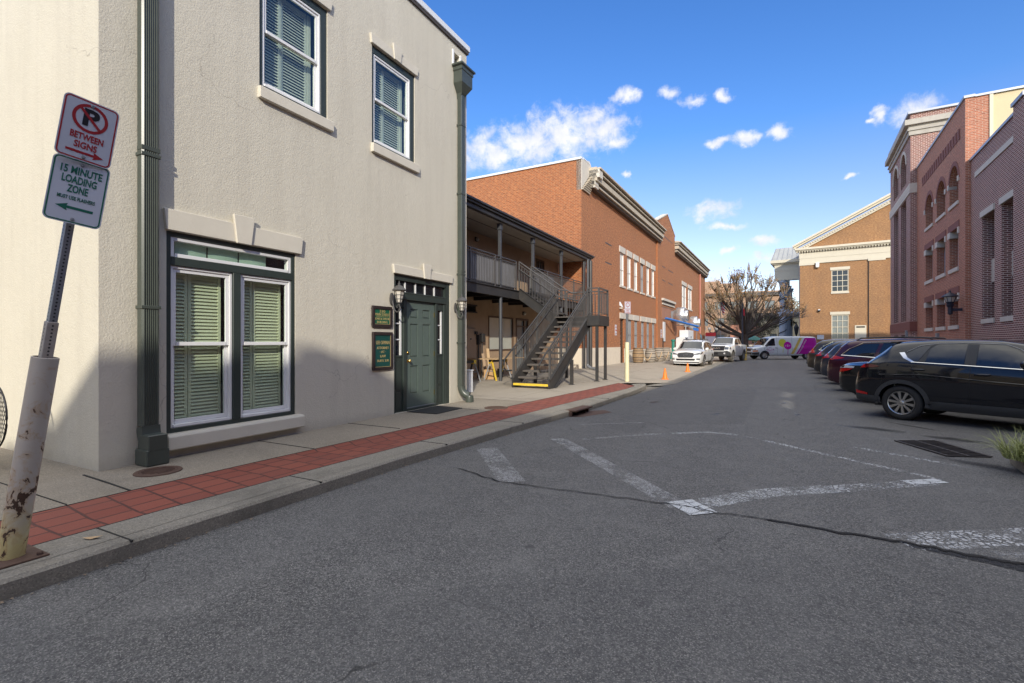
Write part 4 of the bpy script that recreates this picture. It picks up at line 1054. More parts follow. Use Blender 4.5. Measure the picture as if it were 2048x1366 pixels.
# sawhorses, plank, boxes
def sawhorse(x, y, rz, L, label, mat2):
    r = empty('sawhorse', (x, y, ZS), rz, label, 'sawhorse', 'sawhorses under the balcony')
    mb = MB(); mb.box(-L/2,L/2,-.05,.05,.70,.80); mb.build('beam', M['black'], r, bevel=.008)
    for sx in (-1, 1):
        for sy in (-1, 1):
            mb = MB(); a = (sx*(L/2-.12), sy*.04, .72); b = (sx*(L/2-.04), sy*.27, 0); mb.bar(a, b, .06, .04)
            mb.build('leg', mat2 if sx*sy > 0 else M['galv'], r)
        mb = MB(); mb.bar((sx*(L/2-.09), -.15, .36),(sx*(L/2-.09), .15, .36), .03, .03); mb.build('brace', M['galv'], r)
    mb = MB(); mb.box(-L/2+.02,-L/2+.17,-.06,.06,.66,.81); mb.box(L/2-.17,L/2-.02,-.06,.06,.66,.81); mb.build('bracket', M['yellow'], r)
sawhorse(-9.45, 16.95, pi/2, 1.35, 'yellow and grey folding sawhorse under the balcony carrying the plywood sheet', M['yellow'])
sawhorse(-9.75, 15.1, pi/2, 1.2, 'sawhorse half hidden behind the corner of the cream building', M['black'])
mb = MB(); mb.box(-.55,.30,-1.15,1.15,0,.03); o = mb.build('plywood_sheet', M['wood_lt'], loc=(-9.35, 17.3, ZS+.815)); tag(o, 'raw plywood sheet lying flat on the sawhorses', 'plywood')
r = empty('cardboard_box', (-9.85, 16.98, ZS), .25, 'brown cardboard box on the floor between the legs of the sawhorse', 'box')
mb = MB(); mb.box(-.2,.2,-.17,.17,0,.38); mb.build('carton', M['card'], r)
mb = MB(); mb.bar((-.2,0,.382),(.2,0,.382),.06,.004); mb.build('tape', M['wood_lt'], r)
r = empty('bucket', (-9.9, 17.95, ZS), 0, 'black plastic bucket standing under the plywood by the post', 'bucket')
mb = MB(); mb.lathe([(.11,0),(.14,.34),(.15,.345),(.145,.36),(.13,.355),(.105,.02),(.001,.02)], 20); mb.build('tub', M['rubber'], r, smooth=50)
mb = MB(); mb.tube([(.14*cos(a),0,.33+.10*sin(a)) for a in [pi*i/10 for i in range(11)]],.005,5); mb.build('handle', M['galv'], r)
for i, (x, y, a) in enumerate(((-10.2,17.3,.12),(-10.25,17.7,.2),(-10.2,15.9,.1))):
    mb = MB(); mb.bar((0,0,0),(-.25,a,1.0+.2*i),.12,.03); o = mb.build('timber_offcut', M['wood_lt'] if i else M['tan'], loc=(x,y,ZS)); tag(o, ['tan board leaning on the annex wall behind the sawhorse','raw timber board leaning on the wall under the pale window','longest raw board leaning on the wall near the electrical conduits'][i], 'board')

# ------------------------------------------------------------------ steel staircase
ST = empty('metal_staircase', (-6.73, 14.2, ZS), 0, 'dark steel staircase with open treads and a yellow nosed first step climbing to the balcony', 'staircase')
ox, oy, oz = -6.73, 14.2, ZS
def W(x, y, z): return (x-ox, y-oy, z-oz)
XL, XR = -7.37, -6.09
for xx in (XL, XR):
    mb = MB()
    pts = [(14.16,.13),(14.16,.40),(18.14,2.74),(18.14,2.27),(14.62,.13)]
    mb.prism([(y-oy, z-oz) for y, z in pts], 'x', xx-.02-ox, xx+.02-ox)
    d = 1 if xx == XR else -1
    mb.bar(W(xx+.03*d,14.16,.405), W(xx+.03*d,18.14,2.745), .09, .022); mb.bar(W(xx+.03*d,14.6,.13), W(xx+.03*d,18.14,2.262), .09, .022)
    mb.build('stringer', M['steel'], ST)
for k in range(12):
    y = 14.18+.343*k; z = .275+.195*k
    mb = MB(); mb.box(XL+.022-ox, XR-.022-ox, y-oy, y+.315-oy, z-.028-oz, z-oz); mb.box(XL+.022-ox, XR-.022-ox, y-oy, y+.02-oy, z-.062-oz, z-.028-oz)
    tr = mb.build('tread', M['steel_lt'], ST, bevel=.003)
    mb = MB()
    for xx in (XL+.024, XR-.034): mb.prism([(y+.03-oy,z-.03-oz),(y+.30-oy,z-.03-oz),(y+.30-oy,z-.14-oz)], 'x', xx-ox, xx+.01-ox)
    mb.build('tread_bracket', M['steel'], tr)
    if k == 0:
        mb = MB(); mb.box(XL+.022-ox, XR-.022-ox, y-.006-oy, y-oy+.0, z-.064-oz, z+.003-oz); mb.box(XL+.022-ox, XR-.022-ox, y-oy+.0, y+.07-oy, z-oz+.0005, z+.004-oz); mb.build('nosing', M['yellow'], tr)
def rail_z(y): return 1.45 + (y-14.28)*.592
def flight_rail(xx):
    mb = MB()
    mb.bar(W(xx,14.2,rail_z(14.2)-.10), W(xx,18.08,rail_z(18.08)-.10), .03, .022)
    n = 33
    for i in range(n+1):
        y = 14.24+(18.06-14.24)*i/n; w = .028 if i in (0,16,n) else .010
        mb.box(xx-w-ox, xx+w-ox, y-w-oy, y+w-oy, .40+(y-14.16)*.588-oz, rail_z(y)-(.10 if w < .02 else 0)-oz)
    mb.build('balustrade', M['steel_rail'], ST)
    mb = MB(); o_ = .05*(1 if xx == XL else -1)
    mb.tube([W(xx,18.08,rail_z(18.08)), W(xx,16.2,rail_z(16.2)), W(xx,14.28,rail_z(14.28)), W(xx,13.85,1.20), W(xx,13.62,1.05), W(xx+o_*.6,13.52,.92), W(xx+o_,13.54,.78), W(xx+o_,13.66,.70), W(xx+o_,14.0,.70)], .027, 10)
    mb.tube([W(xx+o_,18.0,rail_z(18.0)-.30), W(xx+o_,14.3,rail_z(14.3)-.30)], .020, 8)
    mb.build('handrail', M['steel'], ST, smooth=50)
flight_rail(XL); flight_rail(XR)
# landing
mb = MB(); mb.box(-7.42-ox,-5.62-ox,17.80-oy,19.0-oy,2.56-oz,2.60-oz); mb.build('landing', M['steel_lt'], ST)
mb = MB(); mb.box(-6.06-ox,-5.60-ox,17.75-oy,17.80-oy,2.23-oz,2.615-oz); mb.box(-5.62-ox,-5.58-ox,17.80-oy,19.02-oy,2.23-oz,2.615-oz); mb.box(-7.42-ox,-5.58-ox,19.0-oy,19.04-oy,2.23-oz,2.615-oz); mb.box(-7.42-ox,-7.39-ox,17.8-oy,19-oy,2.3-oz,2.56-oz); mb.box(-7.4-ox,-6.06-ox,18.14-oy,18.18-oy,2.27-oz,2.56-oz)
mb.build('landing_frame', M['steel'], ST)
def rail_run(P, Q, name='balustrade', h=1.03, drop=0.0, sp=.115):
    P = Vector(P); Q = Vector(Q); L = (Q-P).length; n = int(L/sp); mb = MB()
    up = Vector((0,0,h)); mb.bar(P+up, Q+up, .05, .045); mb.bar(P+Vector((0,0,h-.12)), Q+Vector((0,0,h-.12)), .03, .02); mb.bar(P+Vector((0,0,.1)), Q+Vector((0,0,.1)), .03, .02)
    for i in range(n+1):
        p = P.lerp(Q, i/max(n,1)); w = .024 if i in (0, n) else .009; z1 = h if w > .02 else h-.12
        mb.box(p.x-w, p.x+w, p.y-w, p.y+w, p.z + (0 if w > .02 else .1), p.z+z1)
    return mb.build(name, M['steel_rail'], ST)
rail_run(W(-6.06,17.80,2.61), W(-5.62,17.80,2.61)); rail_run(W(-5.61,17.83,2.61), W(-5.61,18.98,2.61)); rail_run(W(-5.64,19.0,2.61), W(-7.35,19.0,2.61))
for x, y, zt in ((-5.70,17.86,2.23),(-5.70,18.93,2.23),(-7.33,18.93,2.23),(-6.03,16.05,1.0),(-7.42,16.05,1.0)):
    mb = MB(); mb.box(x-.05-ox,x+.05-ox,y-.05-oy,y+.05-oy,0,zt-oz); mb.box(x-.09-ox,x+.09-ox,y-.09-oy,y+.09-oy,0,.012); mb.build('support_post', M['steel'], ST, bevel=.004)
# upper flight from the landing to the deck
for yy, s_ in ((17.76,-1),(18.95,1)):
    mb = MB(); mb.prism([(-7.40-ox,2.60-.33-oz),(-7.40-ox,2.72-oz),(-8.93-ox,3.80-oz),(-8.93-ox,3.34-oz)], 'y', yy-.015-oy, yy+.015-oy)
    mb.bar(W(-7.40,yy+.03*s_,2.725), W(-8.93,yy+.03*s_,3.805), .07, .02, up=(0,0,1)); mb.build('stringer', M['steel'], ST)
    mb = MB(); a = Vector(W(-7.40,yy,2.74)); b = Vector(W(-8.93,yy,3.82)); n = 13
    mb.bar(a+Vector((0,0,.93)), b+Vector((0,0,.93)), .03, .022); mb.bar(a+Vector((0,0,.72)), b+Vector((0,0,.72)), .03, .022)
    for i in range(n+1):
        p = a.lerp(b, i/n); w = .024 if i in (0,n) else .009; mb.box(p.x-w,p.x+w,p.y-w,p.y+w,p.z,p.z+(1.04 if w > .02 else .93))
    mb.build('balustrade', M['steel_rail'], ST)
    mb = MB(); mb.tube([W(-8.93,yy,4.86), W(-7.40,yy,3.78), W(-7.12,yy,3.62), W(-6.9,yy,3.60)], .026, 10); mb.tube([W(-8.9,yy+.05*s_,4.55), W(-7.3,yy+.05*s_,3.42), W(-7.0,yy+.05*s_,3.32), W(-6.6,yy+.05*s_,3.32)], .018, 8); mb.build('handrail', M['steel_rail'], ST, smooth=50)
for k in range(5):
    x = -7.44-.305*k; z = 2.777+.177*k
    mb = MB(); mb.box(x-.29-ox, x-ox, 17.78-oy, 18.93-oy, z-.04-oz, z-oz); mb.build('tread', M['steel_lt'], ST)

# ------------------------------------------------------------------ long orange brick building
BA = math.atan(.025)
BB = empty('brick_building', (-9.2, 26.0, 0), pi/2 - BA, 'long orange brick building with buff cornices, tall paired windows and a gabled bay', 'building')
def bx(s): return s - 26.0                      # local x from street distance
ul = [33.17, 34.97, 36.80, 38.72, 40.62, 42.44]
up = [(bx(s)+.22, bx(s)+1.24, 5.52, 7.80, .16) for s in ul]
lo = [(bx(s)+dx, bx(s)+dx+.98, 1.02, 3.22, .16) for s, dx in ((35.2,.22),(36.95,.18),(39.0,.16),(40.78,.16),(42.66,.22))]
dr = [(bx(33.40), bx(34.40), .05, 3.22, .3)]
pr = [(bx(56.9), bx(59.8), 5.48, 7.95, .16), (bx(60.9), bx(63.7), 5.48, 7.95, .16)]
mb = MB()
wall(mb, 0, bx(44.4), -.1, 11.3, up+lo+dr, depth=.16)
wall(mb, bx(52.2), bx(75.3), -.1, 11.6, pr, depth=.16)
mb.poly([(0,0,-.1),(0,34,-.1),(0,34,11.8),(0,0,11.8)])
mb.poly([(bx(75.3),0,-.1),(bx(75.3),34,-.1),(bx(75.3),34,11.8),(bx(75.3),0,11.8)])
mb.poly([(0,.02,11.3),(0,.02,11.8),(bx(44.4),.02,11.8),(bx(44.4),.02,11.3)]); mb.poly([(bx(52.2),.02,11.6),(bx(75.3),.02,11.6),(bx(75.3),.02,11.8),(bx(52.2),.02,11.8)])
mb.poly([(0,0,11.78),(bx(75.3),0,11.78),(bx(75.3),34,11.78),(0,34,11.78)])
mb.build('wall', M['brick_o'], BB)
mb = MB()
B0, B1 = bx(44.4), bx(52.2); apx = bx(48.5)
mb.prism([(B0,-.1),(B1,-.1),(B1,12.35),(apx,13.75),(B0,12.35)], 'y', -.13, .25)
mb.build('gabled_bay', M['brick_o'], BB)
mb = MB()
for a, b in (((B0-.08,12.36),(apx,13.8)),((apx,13.8),(B1+.08,12.36))): mb.bar((a[0],.1,a[1]+.03),(b[0],.1,b[1]+.03), .55, .09)
mb.build('gable_coping', M['limestone'], BB)
# base course
mb = MB(); mb.box(-.015,bx(33.40),-.03,.0,-.1,1.25); mb.box(bx(34.4),bx(35.4),-.03,0,-.1,1.15); mb.box(bx(35.4),B0-.002,-.03,0,-.1,1.0); mb.box(B0+.002,B1,-.16,-.13,-.1,1.0); mb.box(B1,bx(75.3),-.03,0,-.1,1.05); mb.box(-.03,0,-.03,34,-.1,1.25)
mb.build('base_course', M['base_cream'], BB)
# white corner strip, recesses, brick joint lines
mb = MB()
for a, b, z in ((bx(30.2),bx(31.5),7.85),(bx(30.2),bx(31.5),6.62)): mb.box(a,b,-.004,.0,z,z+.09)
for a, b, z in ((bx(46.2),bx(47.6),8.5),(bx(48.9),bx(51.3),8.5),(bx(46.2),bx(47.6),7.25),(bx(48.9),bx(51.3),7.25),(bx(46.4),bx(51),11.4)): mb.box(a,b,-.134,-.13,z,z+.08)
mb.box(B1-.01,B1+.05,-.02,.0,.0,12.2)
mb.build('recess_line', M['cornice_dk'], BB)
# cornices built from stacked mouldings
def cornice(a, b, z0, name, h=1.5):
    k = h/1.5
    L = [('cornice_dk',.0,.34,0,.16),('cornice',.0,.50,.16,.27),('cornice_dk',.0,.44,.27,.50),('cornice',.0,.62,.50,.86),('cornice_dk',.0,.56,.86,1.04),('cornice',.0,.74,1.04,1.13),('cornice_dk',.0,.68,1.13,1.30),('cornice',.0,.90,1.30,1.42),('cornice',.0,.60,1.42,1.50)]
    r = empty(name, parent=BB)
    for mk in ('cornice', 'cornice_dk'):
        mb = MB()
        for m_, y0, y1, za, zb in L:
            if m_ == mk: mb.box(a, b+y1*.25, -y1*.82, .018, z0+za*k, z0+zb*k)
        mb.build('moulding' if mk == 'cornice' else 'dark_band', M[mk], r)  # dark bands fill the gaps between the buff mouldings
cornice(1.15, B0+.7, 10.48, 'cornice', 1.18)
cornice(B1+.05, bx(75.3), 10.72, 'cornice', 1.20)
# raked corbel block at the south end of the first cornice
mb = MB(); mb.prism([(0,10.12),(0,11.86),(1.30,12.05),(1.62,11.72),(1.62,11.3)], 'y', -.035, .3); mb.build('corbel_panel', M['limestone'], BB)
mb = MB()
for k in range(10):
    t = k/9; mb.box(.02+1.35*t, .02+1.35*t+1.15-.75*t, -.045-.15*t-.06, -.036, 10.12+.128*k, 10.12+.128*k+.062)
mb.build('corbel_course', M['cornice'], BB)
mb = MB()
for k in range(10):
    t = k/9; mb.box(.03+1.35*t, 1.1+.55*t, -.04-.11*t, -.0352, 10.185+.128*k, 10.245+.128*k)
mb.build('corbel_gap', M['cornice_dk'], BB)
mb = MB(); mb.prism([(-.66,11.05),(-.66,11.5),(0,11.5),(0,10.5),(-.40,10.5),(-.40,11.05)], 'x', 1.15, 1.75) ; mb.build('corbel_bracket', M['limestone'], BB)
mb = MB(); mb.box(-.08,.25,-.04,34,11.80,11.92); mb.box(.25,1.3,-.05,.3,11.88,11.95); mb.build('parapet_cap', M['white_box'], BB)
M['film_lit'] = pm('white_drawn_blind', (.70,.68,.62), .25, var=.05, scale=2, spec=.5)
M['film_gray'] = pm('silver_window_reflection', (.38,.39,.38), .12, var=.25, scale=.6, spec=.6)
def bwin(x0, x1, z0, z1, mat, lint=True, sill=True, mull=None, y=0, lh=.42, lw=.20):
    w = frame('window', x0, x1, z0, z1, y+.05, .06, .09, M['white'] if mat != 'film_gray' else M['galv'], BB, bars=mull or (), rails=((z0+z1)/2,))
    mb = MB(); mb.box(x0+.06, x1-.06, y+.10, y+.105, z0+.06, z1-.06); mb.build('pane', M[mat], w)
    if lint: mb = MB(); mb.box(x0-lw, x1+lw, y-.05, y+.01, z1, z1+lh); mb.build('lintel', M['limestone'], w, bevel=.01)
    if sill: mb = MB(); mb.box(x0-.12, x1+.2, y-.07, y+.05, z0-.14, z0); mb.build('sill', M['limestone'], w, bevel=.01)
for i, h in enumerate(up): bwin(*h[:4], 'film_gray' if i == 3 else 'film_lit')
for h in lo: bwin(*h[:4], 'film_gray', lh=.40, lw=.32, mull=((h[0]+h[1])/2+.12,))
for h in pr: bwin(*h[:4], 'film_lit', mull=((h[0]*.62+h[1]*.38),), lw=.08)
d = frame('door', *dr[0][:4], .10, .10, .1, M['brown_door'], BB, rails=(2.3,1.1))
mb = MB(); mb.box(dr[0][0]+.1, dr[0][1]-.1, .15, .155, .15, 3.1); mb.build('pane', M['glass_dk'], d)
mb = MB(); mb.box(dr[0][0]-.12, dr[0][1]+1.0, -.05, .01, 3.222, 3.62); mb.build('lintel', M['limestone'], d, bevel=.01)
mb = MB()
for z in (1.25,1.5,1.68,1.95): mb.box(dr[0][0]+.15+.1*(z > 1.6), dr[0][0]+.5, .14, .149, z, z+.12)
mb.build('notice', M['white'], d)
# panelled hood over the bay entrance
p = empty('bay_hood', parent=BB)
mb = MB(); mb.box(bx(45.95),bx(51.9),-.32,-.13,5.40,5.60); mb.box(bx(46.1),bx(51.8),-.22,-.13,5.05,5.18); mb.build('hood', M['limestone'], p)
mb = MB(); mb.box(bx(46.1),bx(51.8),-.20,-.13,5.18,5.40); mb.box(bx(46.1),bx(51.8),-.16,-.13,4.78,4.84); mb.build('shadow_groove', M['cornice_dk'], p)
M['brick_panel'] = pm('dull_pink_panel', (.36,.18,.12), .8, var=.1)
mb = MB()
for k in range(8): mb.box(bx(46.1)+.72*k, bx(46.1)+.72*k+.66, -.16, -.13, 3.7, 4.78)
mb.build('boarding', M['brick_panel'], p)
mb = MB(); x = bx(69.6); mb.tube([(x,-.12,10.6),(x,-.12,2.7)],.11,8); mb.build('downpipe', M['redpipe'], BB)
mb = MB(); mb.box(bx(45.95)+.4,bx(45.95)+.52,-.2,-.13,.1,1.95); mb.build('downpipe', M['black'], BB)
# things fixed to it
def bwall(name, s, z, label, cat, y=0, group=None):
    c, sn_ = cos(BA), sin(BA); X = bx(s)
    return empty(name, (-9.2 + X*sn_ + y*c*1.0, 26 + X*c - y*sn_, z), pi/2 - BA, label, cat, group)
def fan(s, z, k, label):
    r = bwall('exhaust_fan', s, z, label, 'exhaust fan', .0, 'shiny exhaust fans on the brick wall')
    mb = MB(); mb.box(-.55*k,.55*k,-.38,-.0,-.55*k,.50*k); mb.build('mounting_box', M['galv'], r, bevel=.02)
    mb = MB(); mb.lathe([(.62*k,-.38),(.66*k,-.55),(.86*k,-.62),(.93*k,-.75),(.95*k,-1.05),(.93*k,-1.28),(.85*k,-1.40),(.60*k,-1.45),(.60*k,-1.62),(.55*k,-1.70),(.001,-1.74)], 28, (0,0,0), 'y'); mb.build('housing', M['alu'], r, smooth=35)
    mb = MB()
    for a in range(6): mb.box(.94*k*cos(a*pi/3)-.03,.94*k*cos(a*pi/3)+.03,-1.3,-.7,.94*k*sin(a*pi/3)-.03,.94*k*sin(a*pi/3)+.03)
    mb.build('clip', M['galv'], r)
fan(50.6, 4.15, .92, 'bigger shiny exhaust fan on the gabled bay above the blue awning'); fan(58.6, 3.72, .80, 'smaller exhaust fan on the brick wall right of the bay')
r = bwall('rolled_awning', 46.2, 3.75, 'narrow bright blue awning arm sloping down in front of the gabled bay', 'awning', .15)
mb = MB(); mb.bar((.2,-.25,.02),(6.1,-2.2,-.62),.22,.14,up=(0,.3,1)); mb.build('canvas', M['blue'], r, bevel=.03)
mb = MB(); mb.bar((5.2,-1.9,-.86),(6.2,-2.24,-.95),.03,.26); mb.build('valance', M['blue'], r)
mb = MB(); mb.tube([(6.0,-2.1,-.5),(6.0,-2.1,-3.6)],.035,6); mb.tube([(6.0,-2.1,-.5),(6.0,-.0,-.5)],.03,6); mb.build('pole', M['galv'], r)
r = bwall('wall_sheet', 46.4, 2.2, 'white upright panel fixed to the bay below the blue awning', 'panel', .14)
mb = MB(); mb.box(0,.9,-.06,0,-.55,1.25); mb.build('panel', M['white_box'], r)
mb = MB(); mb.box(0,.9,-.08,-.06,-.6,-.55); mb.build('rim', M['black'], r)
r = bwall('utility_cabinet', 55.2, .1, 'tall white electrical cabinets against the brick wall behind the white SUV', 'cabinet', .55)
mb = MB(); mb.box(-2.3,-.3,-.45,.45,0,2.0); mb.build('cabinet', M['white_box'], r, bevel=.02)
mb = MB(); mb.box(-.3,3.2,-.45,.45,0,2.75); mb.build('cabinet', M['white_box'], r, bevel=.02)
mb = MB(); mb.box(-1.5,-1.0,-.46,-.45,.3,1.9); mb.box(.6,.75,-.5,-.45,1.2,1.5); mb.box(1.4,1.5,-.5,-.45,1.9,2.1); mb.build('door_gap', M['steel'], r)
mb = MB(); mb.tube([(2.0,.2,2.75),(2.0,.2,3.9)],.07,8); mb.build('conduit', M['galv'], r)
def camera_(s, z, label, dome=False):
    r = bwall('security_camera' if not dome else 'flood_light', s, z, label, 'camera' if not dome else 'flood light')
    mb = MB()
    if dome:
        mb.prism([(0,-.02),(-.20,-.15),(-.23,-.11),(-.04,.24),(0,.24)], 'x', -.10, .10); mb.build('shade', M['white_box'], r, bevel=.02)
        mb = MB(); mb.box(-.1,.1,-.22,-.02,-.24,-.16); mb.build('lamp', M['lamp_glass'], r)
    else:
        mb.tube([(0,0,0),(0,-.16,.02)],.035,8); mb.build('arm', M['white_box'], r)
        mb = MB(); mb.tube([(.15,-.16,.06),(-.25,-.22,-.04)],.075,10); mb.build('body', M['white_box'], r)
        mb = MB(); mb.tube([(-.25,-.22,-.04),(-.28,-.225,-.05)],.06,10); mb.build('lens', M['black'], r)
camera_(33.3, 4.12, 'white flood light shade on the brick wall above the doorway lintel', True)
camera_(34.3, 3.86, 'white bullet camera over the first lintel behind the tall post sign')
camera_(66.5, 3.5, 'small white camera near the dull red downpipe')
def notice(s, z, w, h, y, label):
    r = bwall('wall_notice', s, z, label, 'notice', y)
    mb = MB(); mb.box(-w/2,w/2,-.02,0,-h/2,h/2); mb.build('board', M['sign_white'], r)
    mb = MB()
    for k, t_ in enumerate(('NO','PARKING')): merge(mb, text_mb(t_, .13, w*.75), Matrix.Translation((0,-.024,h*.25-k*h*.28)))
    mb.box(-w*.35,w*.35,-.023,-.02,-h*.38,-h*.32); mb.build('lettering', M['sign_red'], r)
notice(32.4, 2.40, .36, .72, 0, 'small white no parking notice with red letters on the brick wall left of the doorway'); notice(45.8, 2.35, .42, .75, .13, 'small pale notice on the gabled bay left of the white panel')
# barrels
def barrel(name, x, y, k, mat, label):
    r = empty(name, (x, y, lot_z(x, y)), 0, label, 'barrel', 'old wooden barrels along the brick wall')
    H_ = .92*k; mb = MB(); pr_ = [(.001,.03),(.265,.03),(.27,0)] + [(.27+.075*sin(pi*t), H_*t) for t in [i/12 for i in range(13)]] + [(.262,H_),(.262,H_-.03),(.001,H_-.03)]
    mb.lathe([(a*k, b) for a, b in pr_], 26); mb.build('staves', M[mat], r, smooth=35)
    mb = MB()
    for t in (.05,.2,.36,.64,.8,.95):
        rr = (.27+.075*sin(pi*t))*k; mb.lathe([(rr-.002,H_*t-.022),(rr+.006,H_*t-.022),(rr+.006,H_*t+.022),(rr-.002,H_*t+.022)], 26, caps=False)
    mb.build('hoop', M['hoop'], r)
    return r
barrel('barrel', -8.05, 34.6, 1.15, 'barrel', 'nearest barrel of the row, brown oak with iron hoops')
barrel('barrel', -7.45, 35.75, 1.10, 'barrel_g', 'second barrel of the row, silvery grey with a loop of rope')
barrel('barrel', -7.25, 37.75, 1.12, 'barrel_g', 'third barrel of the row, grey with a dark lid')
barrel('barrel', -7.15, 40.0, 1.12, 'barrel_g', 'farthest barrel of the row, next to the green standpipe')
def rope(P, label):
    mb = MB(); mb.tube(P, .028, 6); o = mb.build('rope', M['wood_lt'], loc=P[0]); 
    for v in o.data.vertices: v.co -= Vector(P[0])
    tag(o, label, 'rope', 'ropes slung between the barrels')
def cat(p, q, sag): return [Vector(p).lerp(Vector(q), t) - Vector((0,0,sag*4*t*(1-t))) for t in [i/12 for i in range(13)]]
rope(cat((-7.75,34.7,.95),(-7.30,35.4,.80),.55), 'thick rope hanging between the brown barrel and the grey one'); rope(cat((-7.1,35.8,.9),(-6.98,37.5,.85),.5), 'thick rope hanging between the second and third barrels'); rope(cat((-6.95,37.9,.85),(-6.88,39.8,.85),.5), 'thick rope hanging between the third barrel and the last')
r = empty('standpipe', (-7.25, 44.1, .08), 0, 'teal green standpipe with a fat base by the last barrel', 'standpipe')
mb = MB(); mb.lathe([(.34,0),(.34,.5),(.28,.58),(.001,.60)], 16); mb.build('base', M['teal'], r, smooth=40)
mb = MB(); mb.lathe([(.13,.6),(.13,1.55),(.18,1.6),(.18,1.7),(.001,1.75)], 12); mb.build('pipe', M['teal'], r, smooth=40)
# pipes at the corner of the brick building
r = empty('corner_downpipes', (-8.7, 25.2, ZS), 0, 'grey downpipes with a kicked-out shoe at the corner of annex and brick building', 'downpipe')
for x, y, mt, rr in ((.15,0,'post',.06),(.12,.55,'steel',.10),(-.25,.5,'steel',.05)):
    mb = MB(); mb.tube([(x,y,.12),(x,y,5.9)],rr,8); mb.build('pipe', M[mt], r)
mb = MB(); mb.tube([(.15,0,.3),(.15,0,.18),(.35,-.05,.08),(.6,-.12,.06)],.075,8); mb.build('shoe', M['galv'], r)
# ------------------------------------------------------------------ leaning parking sign in the foreground
def axes_matrix(w, n, h, c):
    return Matrix(((w[0], n[0], h[0], c[0]), (w[1], n[1], h[1], c[1]), (w[2], n[2], h[2], c[2]), (0, 0, 0, 1)))
sg = empty('parking_sign', (-4.644, 1.40, ZS), 0, 'leaning loading zone sign on a chipped cream pipe with two white panels, red above green', 'street sign')
ax = Vector((.141,.0847,.986)).normalized(); w0 = Vector((.0669,.986,0)); w0 = (w0 - ax*w0.dot(ax)).normalized(); n0 = w0.cross(ax)
Mp = axes_matrix(w0, -n0, ax, (0,0,0))
mb = MB(); mb.lathe([(.001,-.0),(.074,.0),(.074,1.41),(.066,1.412),(.064,1.36),(.001,1.36)], 28); mb.xf(Mp); mb.build('pipe_sleeve', M['pole'], sg, smooth=40)
def perf(w, z0, z1, name, step):
    mb = MB(); mb.prism([(-w/2,-w/2),(w/2,-w/2),(w/2,w/2),(-w/2,w/2)], 'z', z0, z1); mb.xf(Mp); o = mb.build(name, M['galv'] if w < .06 else M['sleeve'], sg, bevel=.004)
    mb = MB(); z = z0+.02
    while z < z1-.01:
        mb.lathe([(.001,0),(.0062,0)], 10, (0,-w/2-.0012,z), 'y', caps=False)
        z += step
    for fx in range(4):
        m2 = MB(); merge(m2, mb, Mp @ Matrix.Rotation(fx*pi/2, 4, 'Z')); m2.build('hole_row', M['sign_black'], o)
M['sleeve'] = pm('painted_steel_sleeve', (.42,.37,.32), .5, var=.15, scale=14, grime=.4, gcol=(.2,.11,.06))
perf(.064, 1.36, 1.66, 'anchor_sleeve', .0254); perf(.050, 1.60, 3.17, 'post', .0254)
mb = MB(); mb.prism([(-.17,-.16),(.18,-.16),(.18,.15),(-.17,.15)], 'z', 0, .014); mb.build('base_plate', M['rust'], sg, bevel=.003)
for x in (-.13,.14):
    for y in (-.12,.11): mb = MB(); mb.lathe([(.018,.014),(.018,.03),(.012,.036),(.001,.036)], 6, (x,y,0)); mb.build('anchor_bolt', M['rust'], sg)
def rrect(w, h, r, n=5):
    P = []
    for cx, cz, a0 in ((w/2-r, -h/2+r, -pi/2),(w/2-r, h/2-r, 0),(-w/2+r, h/2-r, pi/2),(-w/2+r, -h/2+r, pi)):
        for i in range(n+1): P.append((cx+r*cos(a0+pi/2*i/n), cz+r*sin(a0+pi/2*i/n)))
    return P
def ring_rr(mb, w, h, r, t, y):
    A = rrect(w, h, r); B = rrect(w-2*t, h-2*t, max(r-t, .004)); n = len(A)
    for i in range(n):
        j = (i+1) % n; mb.poly([(A[i][0],y,A[i][1]),(A[j][0],y,A[j][1]),(B[j][0],y,B[j][1]),(B[i][0],y,B[i][1])])
def arrow(mb, x0, x1, z, y, t=.016, hd=.05):
    """bar from x0 to x1 with the head at x1"""
    s = 1 if x1 > x0 else -1
    mb.poly([(x0,y,z-t/2),(x1-s*hd,y,z-t/2),(x1-s*hd,y,z+t/2),(x0,y,z+t/2)]); mb.poly([(x1-s*hd*1.15,y,z-.026),(x1,y,z),(x1-s*hd*1.15,y,z+.026),(x1-s*hd,y,z)])
def sign_panel(L, h, yaw, roll, pitch, ink, build, label, wd=.305):
    Wv = w0*cos(yaw) + n0*sin(yaw); nn = Wv.cross(ax)
    Hh = ax*cos(roll) + Wv*sin(roll); W2 = Wv*cos(roll) - ax*sin(roll); Hh = (Hh*cos(pitch) + nn*sin(pitch)).normalized()
    nn = W2.cross(Hh).normalized(); W2 = Hh.cross(nn)
    c = ax*L + n0*.052
    T = axes_matrix(W2, -nn, Hh, c)
    mb = MB(); mb.prism(rrect(wd, h, .036), 'y', -.0012, .0012); mb.xf(T); p = mb.build('sign_panel', M['sign_white'], sg); p['label'] = label
    mb = MB(); ring_rr(mb, wd-.014, h-.014, .03, .0085, -.0022); build(mb); mb.xf(T); mb.build('legend', M[ink], p)
    for z in (h/2-.035, -h/2+.03):
        mb = MB(); mb.lathe([(.012,-.001),(.012,-.005),(.008,-.012),(.001,-.012)], 8, (0,0,z), 'y'); mb.xf(T); mb.build('bolt', M['galv'], p)
    return T, p
